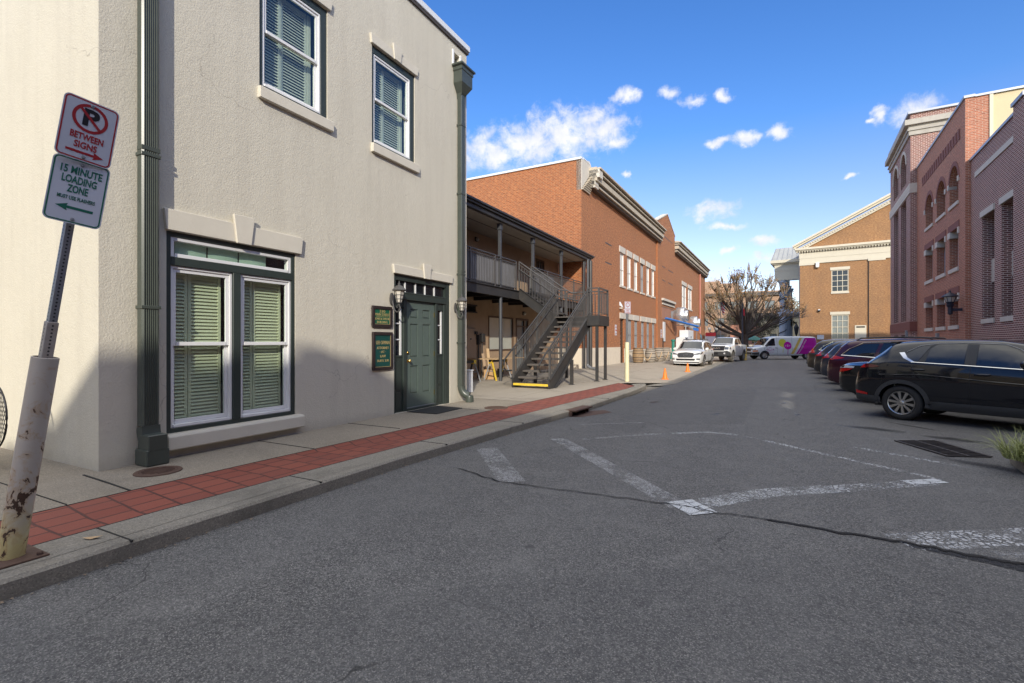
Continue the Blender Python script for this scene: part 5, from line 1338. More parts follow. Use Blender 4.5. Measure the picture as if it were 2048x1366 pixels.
def leg1(mb):
    R = .098; n = 40; cz = .088
    for i in range(n):
        a, b = 2*pi*i/n, 2*pi*(i+1)/n; mb.poly([(R*cos(a),-.003,cz+R*sin(a)),(R*cos(b),-.003,cz+R*sin(b)),((R-.019)*cos(b),-.003,cz+(R-.019)*sin(b)),((R-.019)*cos(a),-.003,cz+(R-.019)*sin(a))])
    d = (R-.012)*.7071; t = .0085*.7071
    mb.poly([(-d-t,-.0046,cz+d-t),(-d+t,-.0046,cz+d+t),(d+t,-.0046,cz-d+t),(d-t,-.0046,cz-d-t)])
    merge(mb, text_mb('BETWEEN', .062, .180, .002, .0014), Matrix.Translation((0,-.003,-.047))); merge(mb, text_mb('SIGNS', .062, .124, .002, .0014), Matrix.Translation((0,-.003,-.107)))
    arrow(mb, -.10, .105, -.156, -.0028)
T, p = sign_panel(3.0, .425, .06, .02, -.05, 'sign_red', leg1, 'white no parking panel with a barred black P and red lettering')
mb = text_mb('P', .155, .088, .002, .006); mb.xf(T @ Matrix.Translation((.0,-.0025,.088))); mb.build('letter_p', M['sign_black'], p)
def leg2(mb):
    for t_, z, s, wd in (('15 MINUTE',.140,.072,.220),('LOADING',.075,.072,.184),('ZONE',.010,.072,.110),('MUST USE FLASHERS',-.052,.036,.198)): merge(mb, text_mb(t_, s, wd, .002, .0016 if s > .05 else .0005), Matrix.Translation((0,-.003,z)))
    arrow(mb, .098, -.10, -.118, -.0028, .018, .055)
sign_panel(2.575, .452, .18, .02, -.10, 'sign_green', leg2, 'white 15 minute loading zone panel with green lettering')

# ------------------------------------------------------------------ second sign post at the forecourt, traffic cones
r = empty('parking_sign', (-4.77, 18.67, ZS-.03), -.25, 'upright parking sign on a grey post set in a pale yellow bollard', 'street sign')
mb = MB(); mb.lathe([(.085,0),(.08,1.48),(.072,1.5),(.001,1.5)], 16); mb.build('bollard', pm('pale_yellow_paint', (.72,.66,.42), .55, var=.08, scale=6, grime=.15, gcol=(.35,.25,.12)), r, smooth=40)
mb = MB(); mb.box(-.035,.035,-.03,.03,1.45,3.05); mb.build('post', M['galv'], r, bevel=.004)
mb = MB(); mb.prism(rrect(.30,.46,.03), 'y', -.04, -.036); mb.xf(Matrix.Translation((0,0,2.83)) @ Matrix.Rotation(1.2, 4, 'Z')); p = mb.build('sign_panel', M['sign_white'], r)
mb = MB(); ring_rr(mb, .28,.44,.025,.012,-.042); 
for i in range(24):
    a, b = 2*pi*i/24, 2*pi*(i+1)/24; mb.poly([(.09*cos(a),-.043,.10+.09*sin(a)),(.09*cos(b),-.043,.10+.09*sin(b)),(.068*cos(b),-.043,.10+.068*sin(b)),(.068*cos(a),-.043,.10+.068*sin(a))])
merge(mb, text_mb('BETWEEN', .05, .2), Matrix.Translation((0,-.043,-.06))); merge(mb, text_mb('SIGNS', .05, .14), Matrix.Translation((0,-.043,-.115))); arrow(mb, -.1,.1,-.175,-.043)
mb.xf(Matrix.Translation((0,0,2.83)) @ Matrix.Rotation(1.2, 4, 'Z')); mb.build('legend', M['sign_red'], p)
def cone(x, y, label):
    r = empty('traffic_cone', (x, y, lot_z(x, y)+.002), .2, label, 'traffic cone', 'orange cones at the edge of the forecourt')
    mb = MB(); mb.prism(rrect(.30,.30,.05), 'z', 0, .03); mb.build('base', M['orange'], r, bevel=.006)
    mb = MB(); mb.lathe([(.115,.03),(.105,.05),(.032,.46),(.028,.47),(.020,.47),(.024,.44)], 20, caps=False); mb.build('body', M['orange'], r, smooth=50)
cone(-3.86, 21.45, 'nearer orange traffic cone, at the edge of the forecourt'); cone(-3.75, 27.3, 'farther orange traffic cone, in front of the white SUV')

# ------------------------------------------------------------------ right-hand brick building (local x = -distance along the street, y into the building)
RB = empty('brick_civic_building', (6.8, 0, 0), -(pi/2 + .0507), 'dark red brick three-storey building on the right with arched windows and a taller end tower', 'building')
D_ = 14
M['tower_stone'] = pm('shaded_limestone', (.45,.42,.37), .85, var=.15, scale=3, grime=.35, gcol=(.2,.18,.15))  # limestone darkened to put the street side's shade into the cornice
# middle section
ws = [(39.3,37.35),(36.4,34.45),(33.6,31.92)]
aw = [(-a,-b,8.65,10.6,.55) for a, b in ws]; w2 = [(-a,-b,5.36,7.32,.45) for a, b in ws]; w1 = [(-a,-b,2.45,4.05,.45) for a, b in ws]
mb = MB(); wall(mb, -42, -30.75, -.1, 13.22, aw + w2 + w1, arch=(0,1,2))
mb.poly([(-42,0,13.22),(-30.75,0,13.22),(-30.75,.85,13.22),(-42,.85,13.22)])
mb.poly([(-30.75,0,-.1),(-30.75,.85,-.1),(-30.75,.85,13.22),(-30.75,0,13.22)])
mb.build('wall', M['brick_m'], RB)
mb = MB(); 
for h in w1: mb.poly([(h[0],.45,h[2]),(h[1],.45,h[2]),(h[1],.45,h[3]),(h[0],.45,h[3])])
mb.build('blind_window', M['brick_r'], RB)
mb = MB(); mb.poly([(-42,.85,13.2),(-30.75,.85,13.2),(-30.75,D_,13.2),(-42,D_,13.2)]); mb.poly([(-42,D_,0),(-30.75,D_,0),(-30.75,D_,13.2),(-42,D_,13.2)]); mb.build('roof', M['cap'], RB)
mb = MB(); mb.poly([(-30.78,.98,0),(-30.78,D_,0),(-30.78,D_,13.2),(-30.78,.98,13.2)]); mb.build('stucco_end_wall', M['buff_stucco'], RB)
mb = MB(); mb.box(-30.80,-30.70,.85,.98,0,13.19); mb.build('end_pilaster', M['cream'], RB)
mb = MB(); mb.box(-42,-30.68,-.06,.35,13.22,13.34); mb.box(-30.98,-30.68,.35,D_,13.2,13.30); mb.build('coping', M['cap'], RB)
mb = MB()
mb.box(-40.2,-31.6,-.012,0,11.6,12.12)
for k in range(17): mb.box(-40.2+.52*k, -40.2+.52*k+.2, -.035,-.0, 11.78, 12.12); mb.box(-40.2+.52*k+.08, -40.2+.52*k+.28, -.03,0,11.6,11.78)
mb.build('corbel_dentil', M['rustic'], RB)
def arch_ring(parent, a, b, top, w, y, mat, name, p=.04):
    r0 = (b-a)/2; cx = (a+b)/2; zc = top-r0; mb = MB(); n = 14
    for i in range(n):
        t0, t1 = pi*i/n, pi*(i+1)/n
        A = [(cx-r*cos(t), zc+r*sin(t)) for r in (r0, r0+w) for t in (t0, t1)]
        mb.prism([A[0],A[1],A[3],A[2]], 'y', y-p, y+.01)
    return mb.build(name, mat, parent)
for i, h in enumerate(aw):
    a, b, z0, z1 = h[:4]
    w = empty('window', parent=RB)
    mb = MB(); mb.box(a,b,.50,.55,z0,z1); mb.build('pane', M['glass_dk'], w)
    mb = MB(); c = (a+b)/2; mb.box(c-.05,c+.05,.44,.5,z0,z1); mb.box(a,b,.44,.5,9.6,9.72); mb.box(a,b,.44,.5,8.65,8.72); mb.build('muntin', M['bluegrey'], w)
    mb = MB(); mb.box(a-.04,b+.12,-.06,.45,z0-.17,z0); mb.build('sill', M['limestone'], w)
    mb = MB(); mb.box(a-.22,a+.0,-.06,.30,9.6,9.86); mb.build('impost', M['limestone'], w)
    mb = MB(); mb.box(b,b+.2,-.06,.02,9.6,9.86); mb.build('impost', M['limestone'], w)
    arch_ring(w, a, b, z1, .22, 0, M['rustic'], 'arch_ring', .02)
for hs, blind in ((w2, 0), (w1, 1)):
    for h in hs:
        a, b, z0, z1 = h[:4]; w = empty('window', parent=RB)
        if not blind:
            mb = MB(); mb.box(a,b,.40,.45,z0,z1); mb.build('pane', M['glass_dk'], w)
            mb = MB(); mb.box(a,b,.34,.40,6.0,6.06); mb.box(a,b,.34,.40,6.6,6.66); mb.box(a,a+.07,.34,.4,z0,z1); mb.box(b-.07,b,.34,.4,z0,z1); mb.build('muntin', M['bluegrey'], w)
        mb = MB(); mb.box(a-.04,b+.1,-.06,.3,z0-.2,z0); mb.build('sill', M['limestone'], w)
        mb = MB(); mb.box(a-.2,b+.2,-.03,.01,z1,z1+.34); mb.build('soldier_course', M['rustic'], w)
        mb = MB(); mb.box(a-.2,a+.32,-.055,.34,z1-.32,z1); mb.build('impost', M['limestone'], w)
        mb = MB(); mb.box(b-.001,b+.2,-.05,.01,z1-.32,z1); mb.build('impost', M['limestone'], w)
# nearer, lower section set back a little
Y0 = .20
sl = [(-29.05,-27.46,2.62,7.14,.75),(-26.62,-25.12,2.62,7.14,.75)]
mb = MB(); wall(mb, -30.75, -23.95, -.1, 10.18, sl, y=Y0)
mb.box(-25.02,-23.95,Y0-.10,Y0-.001,-.1,10.42); mb.poly([(-23.95,Y0-.1,-.1),(-23.95,D_,-.1),(-23.95,D_,10.2),(-23.95,Y0-.1,10.2)])
mb.box(-25.02,-23.95,Y0,Y0+.4,10.18,10.42)
mb.build('wall', M['brick_r'], RB)
for h in sl:
    w = empty('window', parent=RB)
    mb = MB(); mb.box(h[0],h[1],Y0+.75,Y0+.78,h[2],h[3]); mb.build('pane', M['glass_dk'], w)
    mb = MB(); mb.box(h[0]-.12,h[1]+.06,Y0-.06,Y0+.02,7.14,7.40); mb.build('lintel', M['limestone'], w)
    mb = MB(); mb.box(h[0]-.02,h[1]+.02,Y0-.05,Y0+.5,2.42,2.62); mb.build('sill', M['limestone'], w)
    mb = MB(); mb.box(h[0],h[1],Y0+.30,Y0+.42,4.25,5.25); mb.build('spandrel_panel', M['limestone'], w)
mb = MB(); mb.box(-30.0,-25.02,Y0-.04,Y0+.01,9.20,9.44); mb.build('stone_band', M['limestone'], RB)
mb = MB(); mb.box(-30.75,-25.02,Y0-.06,Y0+.4,10.18,10.29); mb.box(-25.08,-23.9,Y0-.16,Y0+.5,10.42,10.56); mb.build('coping', M['cap'], RB)
mb = MB(); mb.poly([(-30.75,.6,10.17),(-23.95,.6,10.17),(-23.95,D_,10.17),(-30.75,D_,10.17)]); mb.build('roof', M['cap'], RB)
# tower at the far end
TY = -.35
ta = [(-48.75,-46.6,12.75,15.08,.6),(-45.5,-43.42,12.75,15.08,.6)]; ts = [(-48.65,-46.6,3.05,11.6,.6),(-45.52,-43.42,3.05,11.6,.6)]; td = [(-48.5,-46.8,.0,2.1,.5),(-45.4,-43.6,.0,2.1,.5)]
mb = MB(); wall(mb, -50.35, -41.9, -.1, 17.0, ta+ts+td, y=TY, arch=(0,1))
mb.poly([(-41.9,TY,-.1),(-41.9,D_,-.1),(-41.9,D_,17),(-41.9,TY,17)]); mb.poly([(-50.35,TY,-.1),(-50.35,D_,-.1),(-50.35,D_,17),(-50.35,TY,17)])
mb.poly([(-50.35,TY,17),(-41.9,TY,17),(-41.9,D_,17),(-50.35,D_,17)])
mb.build('tower_wall', M['brick_r'], RB)
for h in ta+ts+td: mb = MB(); mb.box(h[0],h[1],TY+h[4]-.04,TY+h[4],h[2],h[3]); mb.build('tower_window', M['glass_dk'], RB)
for h in ta: arch_ring(RB, h[0], h[1], h[3], .20, TY, M['limestone'], 'arch_ring', .05)
mb = MB()
for za, zb, p in ((15.55,15.85,.10),(15.85,15.95,.18),(15.95,16.2,.12),(16.2,16.55,.34)):
    mb.box(-50.35-p,-41.9+p,TY-p,TY,za,zb); mb.box(-41.9,-41.9+p,TY,8,za,zb)
mb.build('cornice', M['tower_stone'], RB)
mb = MB(); mb.box(-50.4,-41.84,TY-.06,TY,11.68,12.32); mb.box(-41.9,-41.84,TY,.34,11.68,12.32)
for z in (11.88,12.1): mb.box(-50.42,-41.82,TY-.075,TY-.06,z,z+.03)
mb.build('stone_band', M['limestone'], RB)
mb = MB(); mb.box(-50.37,-41.87,TY-.04,TY,2.3,3.0); mb.box(-41.9,-41.86,TY,.34,2.3,3.0); mb.build('rustic_band', M['rustic'], RB)
mb = MB(); mb.box(-50.5,-41.75,TY-.15,TY+.3,17.0,17.14); mb.box(-42.15,-41.75,TY+.3,D_,17.0,17.14); mb.build('coping', M['cap'], RB)
mb = MB(); mb.box(-36.1,-35.8,-.12,0,-.1,2.1); mb.build('conduit_cover', M['galv'], RB)
mb = MB(); mb.box(-42.9,-42.7,-.5,-.35,-.1,2.4); mb.build('conduit_cover', M['galv'], RB)
# street lantern on its bracket
r = empty('street_lantern', (7.93, 31.2, 2.95), 0, 'dark blue-black street lantern on a bracket arm from the red brick wall', 'street lantern')
mb = MB(); mb.box(0,.47,-.05,.05,.17,.30); mb.build('bracket_arm', M['navy_iron'] if 'navy_iron' in M else M.setdefault('navy_iron', pm('blue_black_iron', (.022,.026,.045), .45, var=.2, scale=8)), r, bevel=.01)
mb = MB(); mb.lathe([(.03,-.02),(.10,.04),(.10,.36),(.14,.40),(.15,.50),(.12,.52),(.15,.56),(.16,.62),(.001,.63)], 16); mb.build('stem', M['navy_iron'], r, smooth=40)
mb = MB(); mb.lathe([(.15,.62),(.25,.86)], 8, caps=False); mb.build('glass', M['lamp_glass'], r)
mb = MB()
for i in range(8):
    a = 2*pi*i/8; mb.tube([(.155*cos(a),.155*sin(a),.62),(.255*cos(a),.255*sin(a),.87)],.014,4)
mb.lathe([(.25,.85),(.34,.87),(.33,.90),(.20,.99),(.12,1.04),(.06,1.06),(.03,1.10),(.04,1.13),(.01,1.20),(.001,1.21)], 16); mb.build('hood', M['navy_iron'], r, smooth=35)

# ------------------------------------------------------------------ buildings out of frame that throw the shade (same side of the street)
OB = empty('parking_deck', (6.8, 0, 0), -(pi/2 + .0507), 'red brick parking deck wall continuing along the right side of the street towards the camera', 'building')
mb = MB(); wall(mb, -23.9, 15.85, -.1, 9.55, [(-5.1,-3.0,6.05,6.5,.25),(-3.0+.4,-.5,6.05,6.45,.25),(-20,-16.5,1,4,.25),(-14,-10.5,1,4,.25),(-8,-4.5,1,4,.25),(-2,1.5,1,4,.25)], y=.5, depth=.25)
mb.poly([(-23.9,.75,-.1),(15.85,.75,-.1),(15.85,.75,6.04),(-23.9,.75,6.04)]); mb.poly([(-23.9,.75,6.5),(15.85,.75,6.5),(15.85,.75,9.55),(-23.9,.75,9.55)]); 
mb.poly([(-23.9,.75,5.9),(15.85,.75,5.9),(15.85,16,5.9),(-23.9,16,5.9)])
mb.build('wall', M['brick_r'], OB)
TB = empty('corner_building', (6.8, 0, 0), -(pi/2 + .0507), 'tall red brick corner building behind the photographer on the right', 'building')
mb = MB(); mb.box(15.9,22.4,-.6,18,-.1,12.2); mb.box(22.4,24.0,-.6,18,-.1,12.6); mb.box(24.0,40,-.6,18,-.1,12.95); mb.box(16.9,17.4,-.5,.2,12.2,12.45); mb.build('wall', M['brick_m'], TB)
for k in range(7):
    for z in (1, 4.6, 8.2): mb = MB(); mb.box(18.2+3*k,19.6+3*k,-.63,-.6,z,z+2.2); mb.build('window', M['glass_dk'], TB)
SBK = empty('corner_shop', (-9.6, -5, 0), pi/2, 'tan brick corner shop behind the photographer on the left, mirrored in the parked cars', 'building')
mb = MB(); wall(mb, -30, 0, 0, 8, [(-28+4*i,-25.6+4*i,.8+3.6*j,3+3.6*j,.2) for i in range(7) for j in range(2)]); mb.poly([(0,0,0),(0,12,0),(0,12,8),(0,0,8)]); mb.poly([(-30,0,8),(0,0,8),(0,12,8),(-30,12,8)]); mb.build('wall', M['buff_stucco'], SBK)
for i in range(7):
    for j in range(2): mb = MB(); mb.box(-28+4*i,-25.6+4*i,.15,.2,.8+3.6*j,3+3.6*j); mb.build('window', M['glass_dk'], SBK)
KB = empty('shade_block', (0, 0, 0), 0, 'unseen brick block added behind the right-hand brick building to shade the pedimented one', 'building')  # unseen block, added and sized to shade the foot of the pedimented front
mb = MB()
# far edge runs parallel to the front of the pedimented building
ca, sa = cos(-.1046), sin(-.1046)
P = [(23.2,44.5),(42,42.5),(42,22),(23.2,24)]
mb.prism(P, 'z', -.1, 22.6); mb.build('wall', M['brick_r'], KB)

# ------------------------------------------------------------------ pedimented buff-brick building across the far end
CB = empty('pedimented_building', (4.35, 85.66, 0), -.1046, 'buff brick building with a white pediment, dentil cornice and a columned side porch', 'building')
cw1 = (3.97,6.05,8.87,12.05,.2); cw2 = (3.97,6.05,1.95,5.52,.2)
mb = MB(); wall(mb, 0, 34, -.1, 13.2, [cw1, cw2]); mb.poly([(0,0,-.1),(0,26,-.1),(0,26,13.2),(0,0,13.2)])
mb.box(-.02,1.72,-.12,-.001,-.1,13.06); mb.box(8.42,10.2,-.12,-.001,-.1,13.06)
mb.prism([(0,15.2),(34,15.2),(17,23.9)], 'y', .06, 26)
mb.build('wall', M['brick_y'], CB)
mb = MB(); mb.box(-.06,34,-.16,.3,13.25,14.05); mb.box(-.10,34,-.20,.3,14.05,14.95); mb.box(-.01,.5,.3,26,13.25,14.95)
mb.box(-.10,1.85,-.22,-.165,13.02,13.45); mb.box(8.3,10.3,-.22,-.165,13.02,13.45); mb.build('entablature', M['cream'], CB)
mb = MB(); mb.box(-.65,34,-.75,.1,15.32,15.62); mb.box(-.5,34,-.6,.1,15.18,15.32)
n = Vector((-.455,0,.89))
def rake(t, w, h, dy):   # raking cornice pieces along the left slope
    a = Vector((-.75,0,15.55)); b = Vector((17,0,15.55+17.75*.5127)); u = (b-a).normalized(); nn = Vector((-u.z,0,u.x))
    mb.bar(tuple(a+nn*t+Vector((0,dy,0))), tuple(b+nn*t+Vector((0,dy,0))), w, h, up=tuple(nn))
rake(.42,1.0,.26,-.25); rake(.15,.75,.22,-.12); rake(-.45,.5,.42,-.02)
mb.build('cornice', M['cream'], CB)
mb = MB()
for k in range(92): mb.box(-.45+.34*k,-.45+.34*k+.18,-.52,-.2,14.97,15.17)
mb.build('dentil_row', M['cream'], CB); mb = MB()
u = Vector((1,0,.5127)).normalized()
for k in range(56):
    p = Vector((.4,0,15.92)) + u*(.34*k) ; nn = Vector((-u.z,0,u.x)); q = p - nn*.20
    mb.bar((q.x,-.28,q.z),(q.x+u.x*.18,-.28,q.z+u.z*.18),.26,.2,up=tuple(nn))
mb.build('raking_dentil_row', M['cream'], CB)
mb = MB(); mb.bar((-.05,12.9,15.75),(17,12.9,15.75+17.05*.5127),26,.1,up=(-.455,0,.89)); mb.bar((34.7,12.5,15.85),(17,12.5,15.85+17.75*.5127),27,.1,up=(.455,0,.89)); mb.build('roof', M['zinc'], CB)
for h, lz in ((cw1, 12.05),(cw2, 5.54)):
    w = empty('window', parent=CB); a, b, z0, z1 = h[:4]
    mb = MB(); t = .11; mb.box(a,a+t,.03,.15,z0,z1); mb.box(b-t,b,.03,.15,z0,z1); mb.box(a+t,b-t,.03,.15,z1-t,z1); mb.box(a+t,b-t,.03,.15,z0,z0+t); mb.build('frame', M['cream'], w)
    mb = MB()
    for k in (1,2): x = a+t+(b-a-2*t)*k/3; mb.box(x-.035,x+.035,.05,.12,z0+t,z1-t)
    for k in (1,2,3): z = z0+(z1-z0)*k/4; mb.box(a+t,b-t,.045,.12,z-.04,z+.04)
    mb.build('muntin', M['cream'], w)
    mb = MB(); mb.box(a+t,b-t,.14,.16,z0+t,z1-t); mb.build('pane', M['glass_gray'] if lz < 6 else M['glass_dk'], w)
    mb = MB(); mb.box(a-.16,b+.16,-.08,.02,lz,lz+.42); mb.build('lintel', M['cream'], w)
    mb = MB(); mb.box(a-.06,b+.06,-.10,.1,z0-.26,z0); mb.build('sill', M['cream'], w)
mb = MB(); mb.box(6.78,8.12,-.06,.01,.0,3.95); d = mb.build('service_door', M['cream'], CB)
mb = MB(); mb.box(6.95,7.95,-.07,-.06,3.6,3.8); mb.build('vent_slot', M['sign_black'], d)
mb = MB(); mb.tube([(8.36,-.06,.1),(8.36,-.06,13.0)],.06,6); mb.build('downpipe', M['umber'], CB)
# side porch with tall columns
po = empty('portico', parent=CB)
mb = MB(); mb.box(-3.95,.0,6.0,7.2,11.95,13.2); mb.box(-3.98,.0,5.96,7.2,13.2,14.3); mb.box(-3.95,-3.0,7.2,24,11.95,14.3); mb.box(-4.05,0,5.9,7.2,11.7,11.95); mb.build('entablature', M['cream'], po)
mb = MB(); mb.box(-4.55,0,5.4,24,14.5,14.95); mb.box(-4.3,0,5.7,24,14.3,14.5); mb.build('cornice', M['cream'], po)
mb = MB(); P = [(-4.5,14.95),(-.5,14.95),(-.5,16.9),(-3.75,16.9)]; mb.prism(P, 'y', 5.6, 24)
mb.build('roof', M['zinc'], po)
mb = MB()
for k in range(6): x = -4.3+.72*k; mb.bar((x,5.58,15.0),(x+.62*(1-k/5.5),5.58,16.9),.07,.06,up=(0,1,0))
mb.build('roof_seam', M['cap'], po)
for k, y in enumerate((6.6,11.5,16.5,21.5)):
    mb = MB(); mb.lathe([(.62,0),(.62,.3),(.52,.45),(.50,.6),(.47,6),(.42,10.9),(.46,10.95),(.44,11.05),(.52,11.2),(.62,11.4),(.66,11.45),(.66,11.7)], 24, (-2.85,y,0)); mb.build('column', M['bluegrey'], po, smooth=35)
mb = MB(); P = [(-2.85+.54*cos(a), 6.6+.54*sin(a), .8+9.6*a/(2*pi*7)) for a in [2*pi*7*i/200 for i in range(201)]]; mb.tube(P,.075,5); o = mb.build('light_garland', M['black'], po)
mb = MB(); mb.box(-3.4,0,6.2,24,6.3,6.62); mb.box(-3.5,0,6.1,6.2,6.25,6.85); mb.build('balcony', M['bluegrey'], po)
mb = MB(); mb.box(-2.4,0,6.25,6.31,8.08,8.16); mb.box(-2.4,0,6.25,6.31,6.98,7.05)
for k in range(4):
    a, b = -2.3+.55*k, -2.3+.55*k+.55; mb.bar((a,6.28,7.05),(b,6.28,8.08),.035,.035); mb.bar((a,6.28,8.08),(b,6.28,7.05),.035,.035); mb.box(a-.02,a+.02,6.26,6.30,7.0,8.1)
mb.box(-2.5,-2.1,6.2,6.5,6.62,8.6); mb.build('balcony_rail', M['black'], po)
mb = MB(); mb.box(-.25,-.03,2,24,.1,14.3); mb.build('side_pilaster', M['bluegrey'], po)
def chthing(name, x, y, z, label, cat):
    X = 4.35 + x*cos(-.1046) - y*sin(-.1046); Y = 85.66 + x*sin(-.1046) + y*cos(-.1046); return empty(name, (X, Y, z), -.1046, label, cat)
r = chthing('wall_sign', 2.62, -.13, 2.27, 'small white sign on the buff brick wall behind the van', 'wall sign')
mb = MB(); mb.box(-.42,.42,-.04,0,-.32,.32); mb.build('board', M['sign_white'], r)
mb = MB(); 
for k in range(3): mb.box(-.3,.3-.1*k,-.045,-.04,.12-.16*k,.17-.16*k)
mb.build('text_lines', M['bluegrey'], r)
r = chthing('security_camera', 2.45, -.02, 6.2, 'small dome camera on the buff brick wall between the windows and the porch', 'camera')
mb = MB(); mb.box(-.14,.14,-.3,0,.05,.18); mb.build('bracket', M['white_box'], r)
mb = MB(); mb.lathe([(.17,.05),(.16,-.08),(.09,-.17),(.001,-.2)], 14, (0,-.2,0)); mb.build('dome', M['black'], r, smooth=60)
r = chthing('flood_light', 2.25, -.02, 13.0, 'white flood light box under the entablature of the pedimented building', 'flood light')
mb = MB(); mb.box(-.22,.22,-.4,0,-.3,.3); mb.build('box', M['white_box'], r)
mb = MB(); mb.box(-.18,.18,-.42,-.1,-.42,-.3); mb.build('lens', M['lamp_glass'], r)
r = chthing('wall_lantern', -.75, 4.5, 2.9, 'large black wall lantern beside the porch of the pedimented building', 'wall lantern')
mb = MB(); mb.lathe([(.05,-.9),(.16,-.6),(.10,-.3),(.22,0),(.34,.9),(.36,.95),(.2,1.3),(.05,1.5),(.04,1.8),(.001,1.85)], 8); mb.build('body', M['black'], r)
mb = MB(); mb.box(.0,.5,-.06,.06,-.7,-.55); mb.build('arm', M['black'], r)

# ------------------------------------------------------------------ things far down the street
AP = empty('apartment_block', (-10.6, 150, 0), .06, 'tan brick apartment block far behind the trees with a dark roof band', 'building')
mb = MB(); wall(mb, -14, 14, 0, 15.5, [(-11+4.2*i,-8.6+4.2*i,1.5+4.6*j,3.6+4.6*j,.3) for i in range(6) for j in range(3)]); mb.poly([(14,0,0),(14,14,0),(14,14,15.5),(14,0,15.5)]); mb.poly([(-14,0,15.5),(14,0,15.5),(14,14,15.5),(-14,14,15.5)]); mb.box(-7.5,-1.2,2,12,15.5,18.9); mb.box(-1.2,3.4,2,12,15.5,18.2); mb.build('wall', M['brick_t'], AP)
mb = MB(); mb.box(-14.5,14.5,-.8,14.5,14.2,15.1); mb.build('roof_band', M['cornice_dk'], AP)
for i in range(6):
    for j in range(3): mb = MB(); mb.box(-11+4.2*i,-8.6+4.2*i,.24,.3,1.5+4.6*j,3.6+4.6*j); mb.build('window', M['glass_gray'], AP)
BH = empty('beige_building', (4.5, 128, 0), -.05, 'pale beige building glimpsed behind the porch columns', 'building')
mb = MB(); wall(mb, -6, 9, 0, 7.2, [(-4+3*i,-2.6+3*i,1.2,3.4,.2) for i in range(4)]); mb.poly([(-6,0,7.2),(9,0,7.2),(9,9,7.2),(-6,9,7.2)]); mb.poly([(-6,0,0),(-6,9,0),(-6,9,7.2),(-6,0,7.2)]); mb.build('wall', M['buff_stucco'], BH)
for i in range(4): mb = MB(); mb.box(-4+3*i,-2.6+3*i,.15,.2,1.2,3.4); mb.build('window', M['glass_gray'], BH)
mb = MB(); mb.box(-6.2,9.2,-.2,9,7.2,7.6); mb.build('cornice', M['brick_t'], BH)
RH = empty('red_brick_house', (-1.5, 138, 0), .0, 'low red brick house far behind the big tree', 'building')
mb = MB(); wall(mb, -7, 5, 0, 6.2, [(-5+3*i,-3.8+3*i,1.2,3,.2) for i in range(3)]); mb.poly([(5,0,0),(5,9,0),(5,9,6.2),(5,0,6.2)]); mb.build('wall', M['brick_m'], RH)
mb = MB(); mb.prism([(-.5,6.1),(9.5,6.1),(4.5,9)], 'x', -7.4, 5.4); mb.build('roof', M['umber'], RH)
for i in range(3): mb = MB(); mb.box(-5+3*i,-3.8+3*i,.15,.2,1.2,3); mb.build('window', M['glass_dk'], RH)

# ---- trees
def limb(mb, p, d, L, r, depth, tips, spread, n=6, bend=.25, kids=3, shrink=.72):
    P = [Vector(p)]; dd = Vector(d).normalized(); k = 4; R = [r]
    for i in range(k):
        dd = (dd + Vector((random.gauss(0,bend*.35), random.gauss(0,bend*.35), random.gauss(.06,bend*.2)))).normalized()
        P.append(P[-1] + dd*(L/k)); R.append(r*(1-.35*(i+1)/k))
    mb.tube(P, R, n)
    if depth == 0:
        tips.append((P[-1], dd, R[-1])); return
    for j in range(kids):
        a = 2*pi*(j/kids) + random.uniform(-.5,.5); s = Vector((cos(a), sin(a), 0)); s = (s - dd*s.dot(dd)).normalized() if abs(dd.dot(s)) < .99 else s
        nd = (dd + s*spread*random.uniform(.6,1.25)).normalized(); q = P[-1] if j else P[-1]
        if depth > 1 and j == kids-1: q = P[2]
        limb(mb, q, nd, L*shrink*random.uniform(.8,1.15), R[-1]*.72, depth-1, tips, spread, max(3, n-1), bend, kids, shrink)
random.seed(21)
T1 = empty('plane_tree', (-2.75, 74.5, 0), 0, 'big pollarded tree with dark spreading limbs and tufts of brown leaves', 'tree')
mb = MB(); tips = []
mb.tube([(0,0,-.1),(.05,0,.6),(.0,0,1.6),(.05,0,2.6)], [.62,.48,.43,.46], 12)
base = Vector((.05,0,2.5))
for d, L in (((-1,.1,.70),4.2),((-.8,-.3,1.1),4.1),((-.42,.2,1.4),4.1),((-.08,-.2,1.6),4.4),((.25,.3,1.6),4.3),((.5,-.1,1.2),4.2),((.85,.15,.95),4.0),((1,-.2,.5),3.8),((1.05,.25,.24),3.6),((-1,-.2,.36),3.7),((.1,1,.9),3.4),((-.1,-1,1.0),3.3),((-.6,.6,1.2),3.8),((.6,.6,1.2),3.8)):
    limb(mb, base+Vector((0,0,random.uniform(-.5,.4))), d, L, .24, 2, tips, .40, 7, .30, 3, .56)
mb.build('trunk', M['bark'], T1)
crown = MB()
for p, d, r in tips:
    for k in range(5):
        dd = (d + Vector((random.gauss(0,.30), random.gauss(0,.30), abs(random.gauss(.6,.3))))).normalized(); L = random.uniform(.5,1.5); q = p + dd*L
        crown.tube([p, p+dd*L*.5, q], [.06,.045,.02], 4, 2)
    if random.random() < .45:
        cl = p + Vector((0,0,random.uniform(.3,1.2)))
        for m_ in range(random.randint(30,80)):
            c = cl + Vector((random.gauss(0,.26), random.gauss(0,.26), random.gauss(0,.42))); s_ = random.uniform(.06,.14)
            a = Vector((random.gauss(0,1), random.gauss(0,1), random.gauss(0,1))).normalized()*s_; b = a.cross(Vector((random.gauss(0,1), random.gauss(0,1), random.gauss(0,1)))).normalized()*s_*.7
            crown.poly([c-a,c-b,c+a,c+b], 0 if random.random() < .7 else 1)
crown.build('crown', [M['leaf_b'], M['leaf_o'], M['bark_lt']], T1)
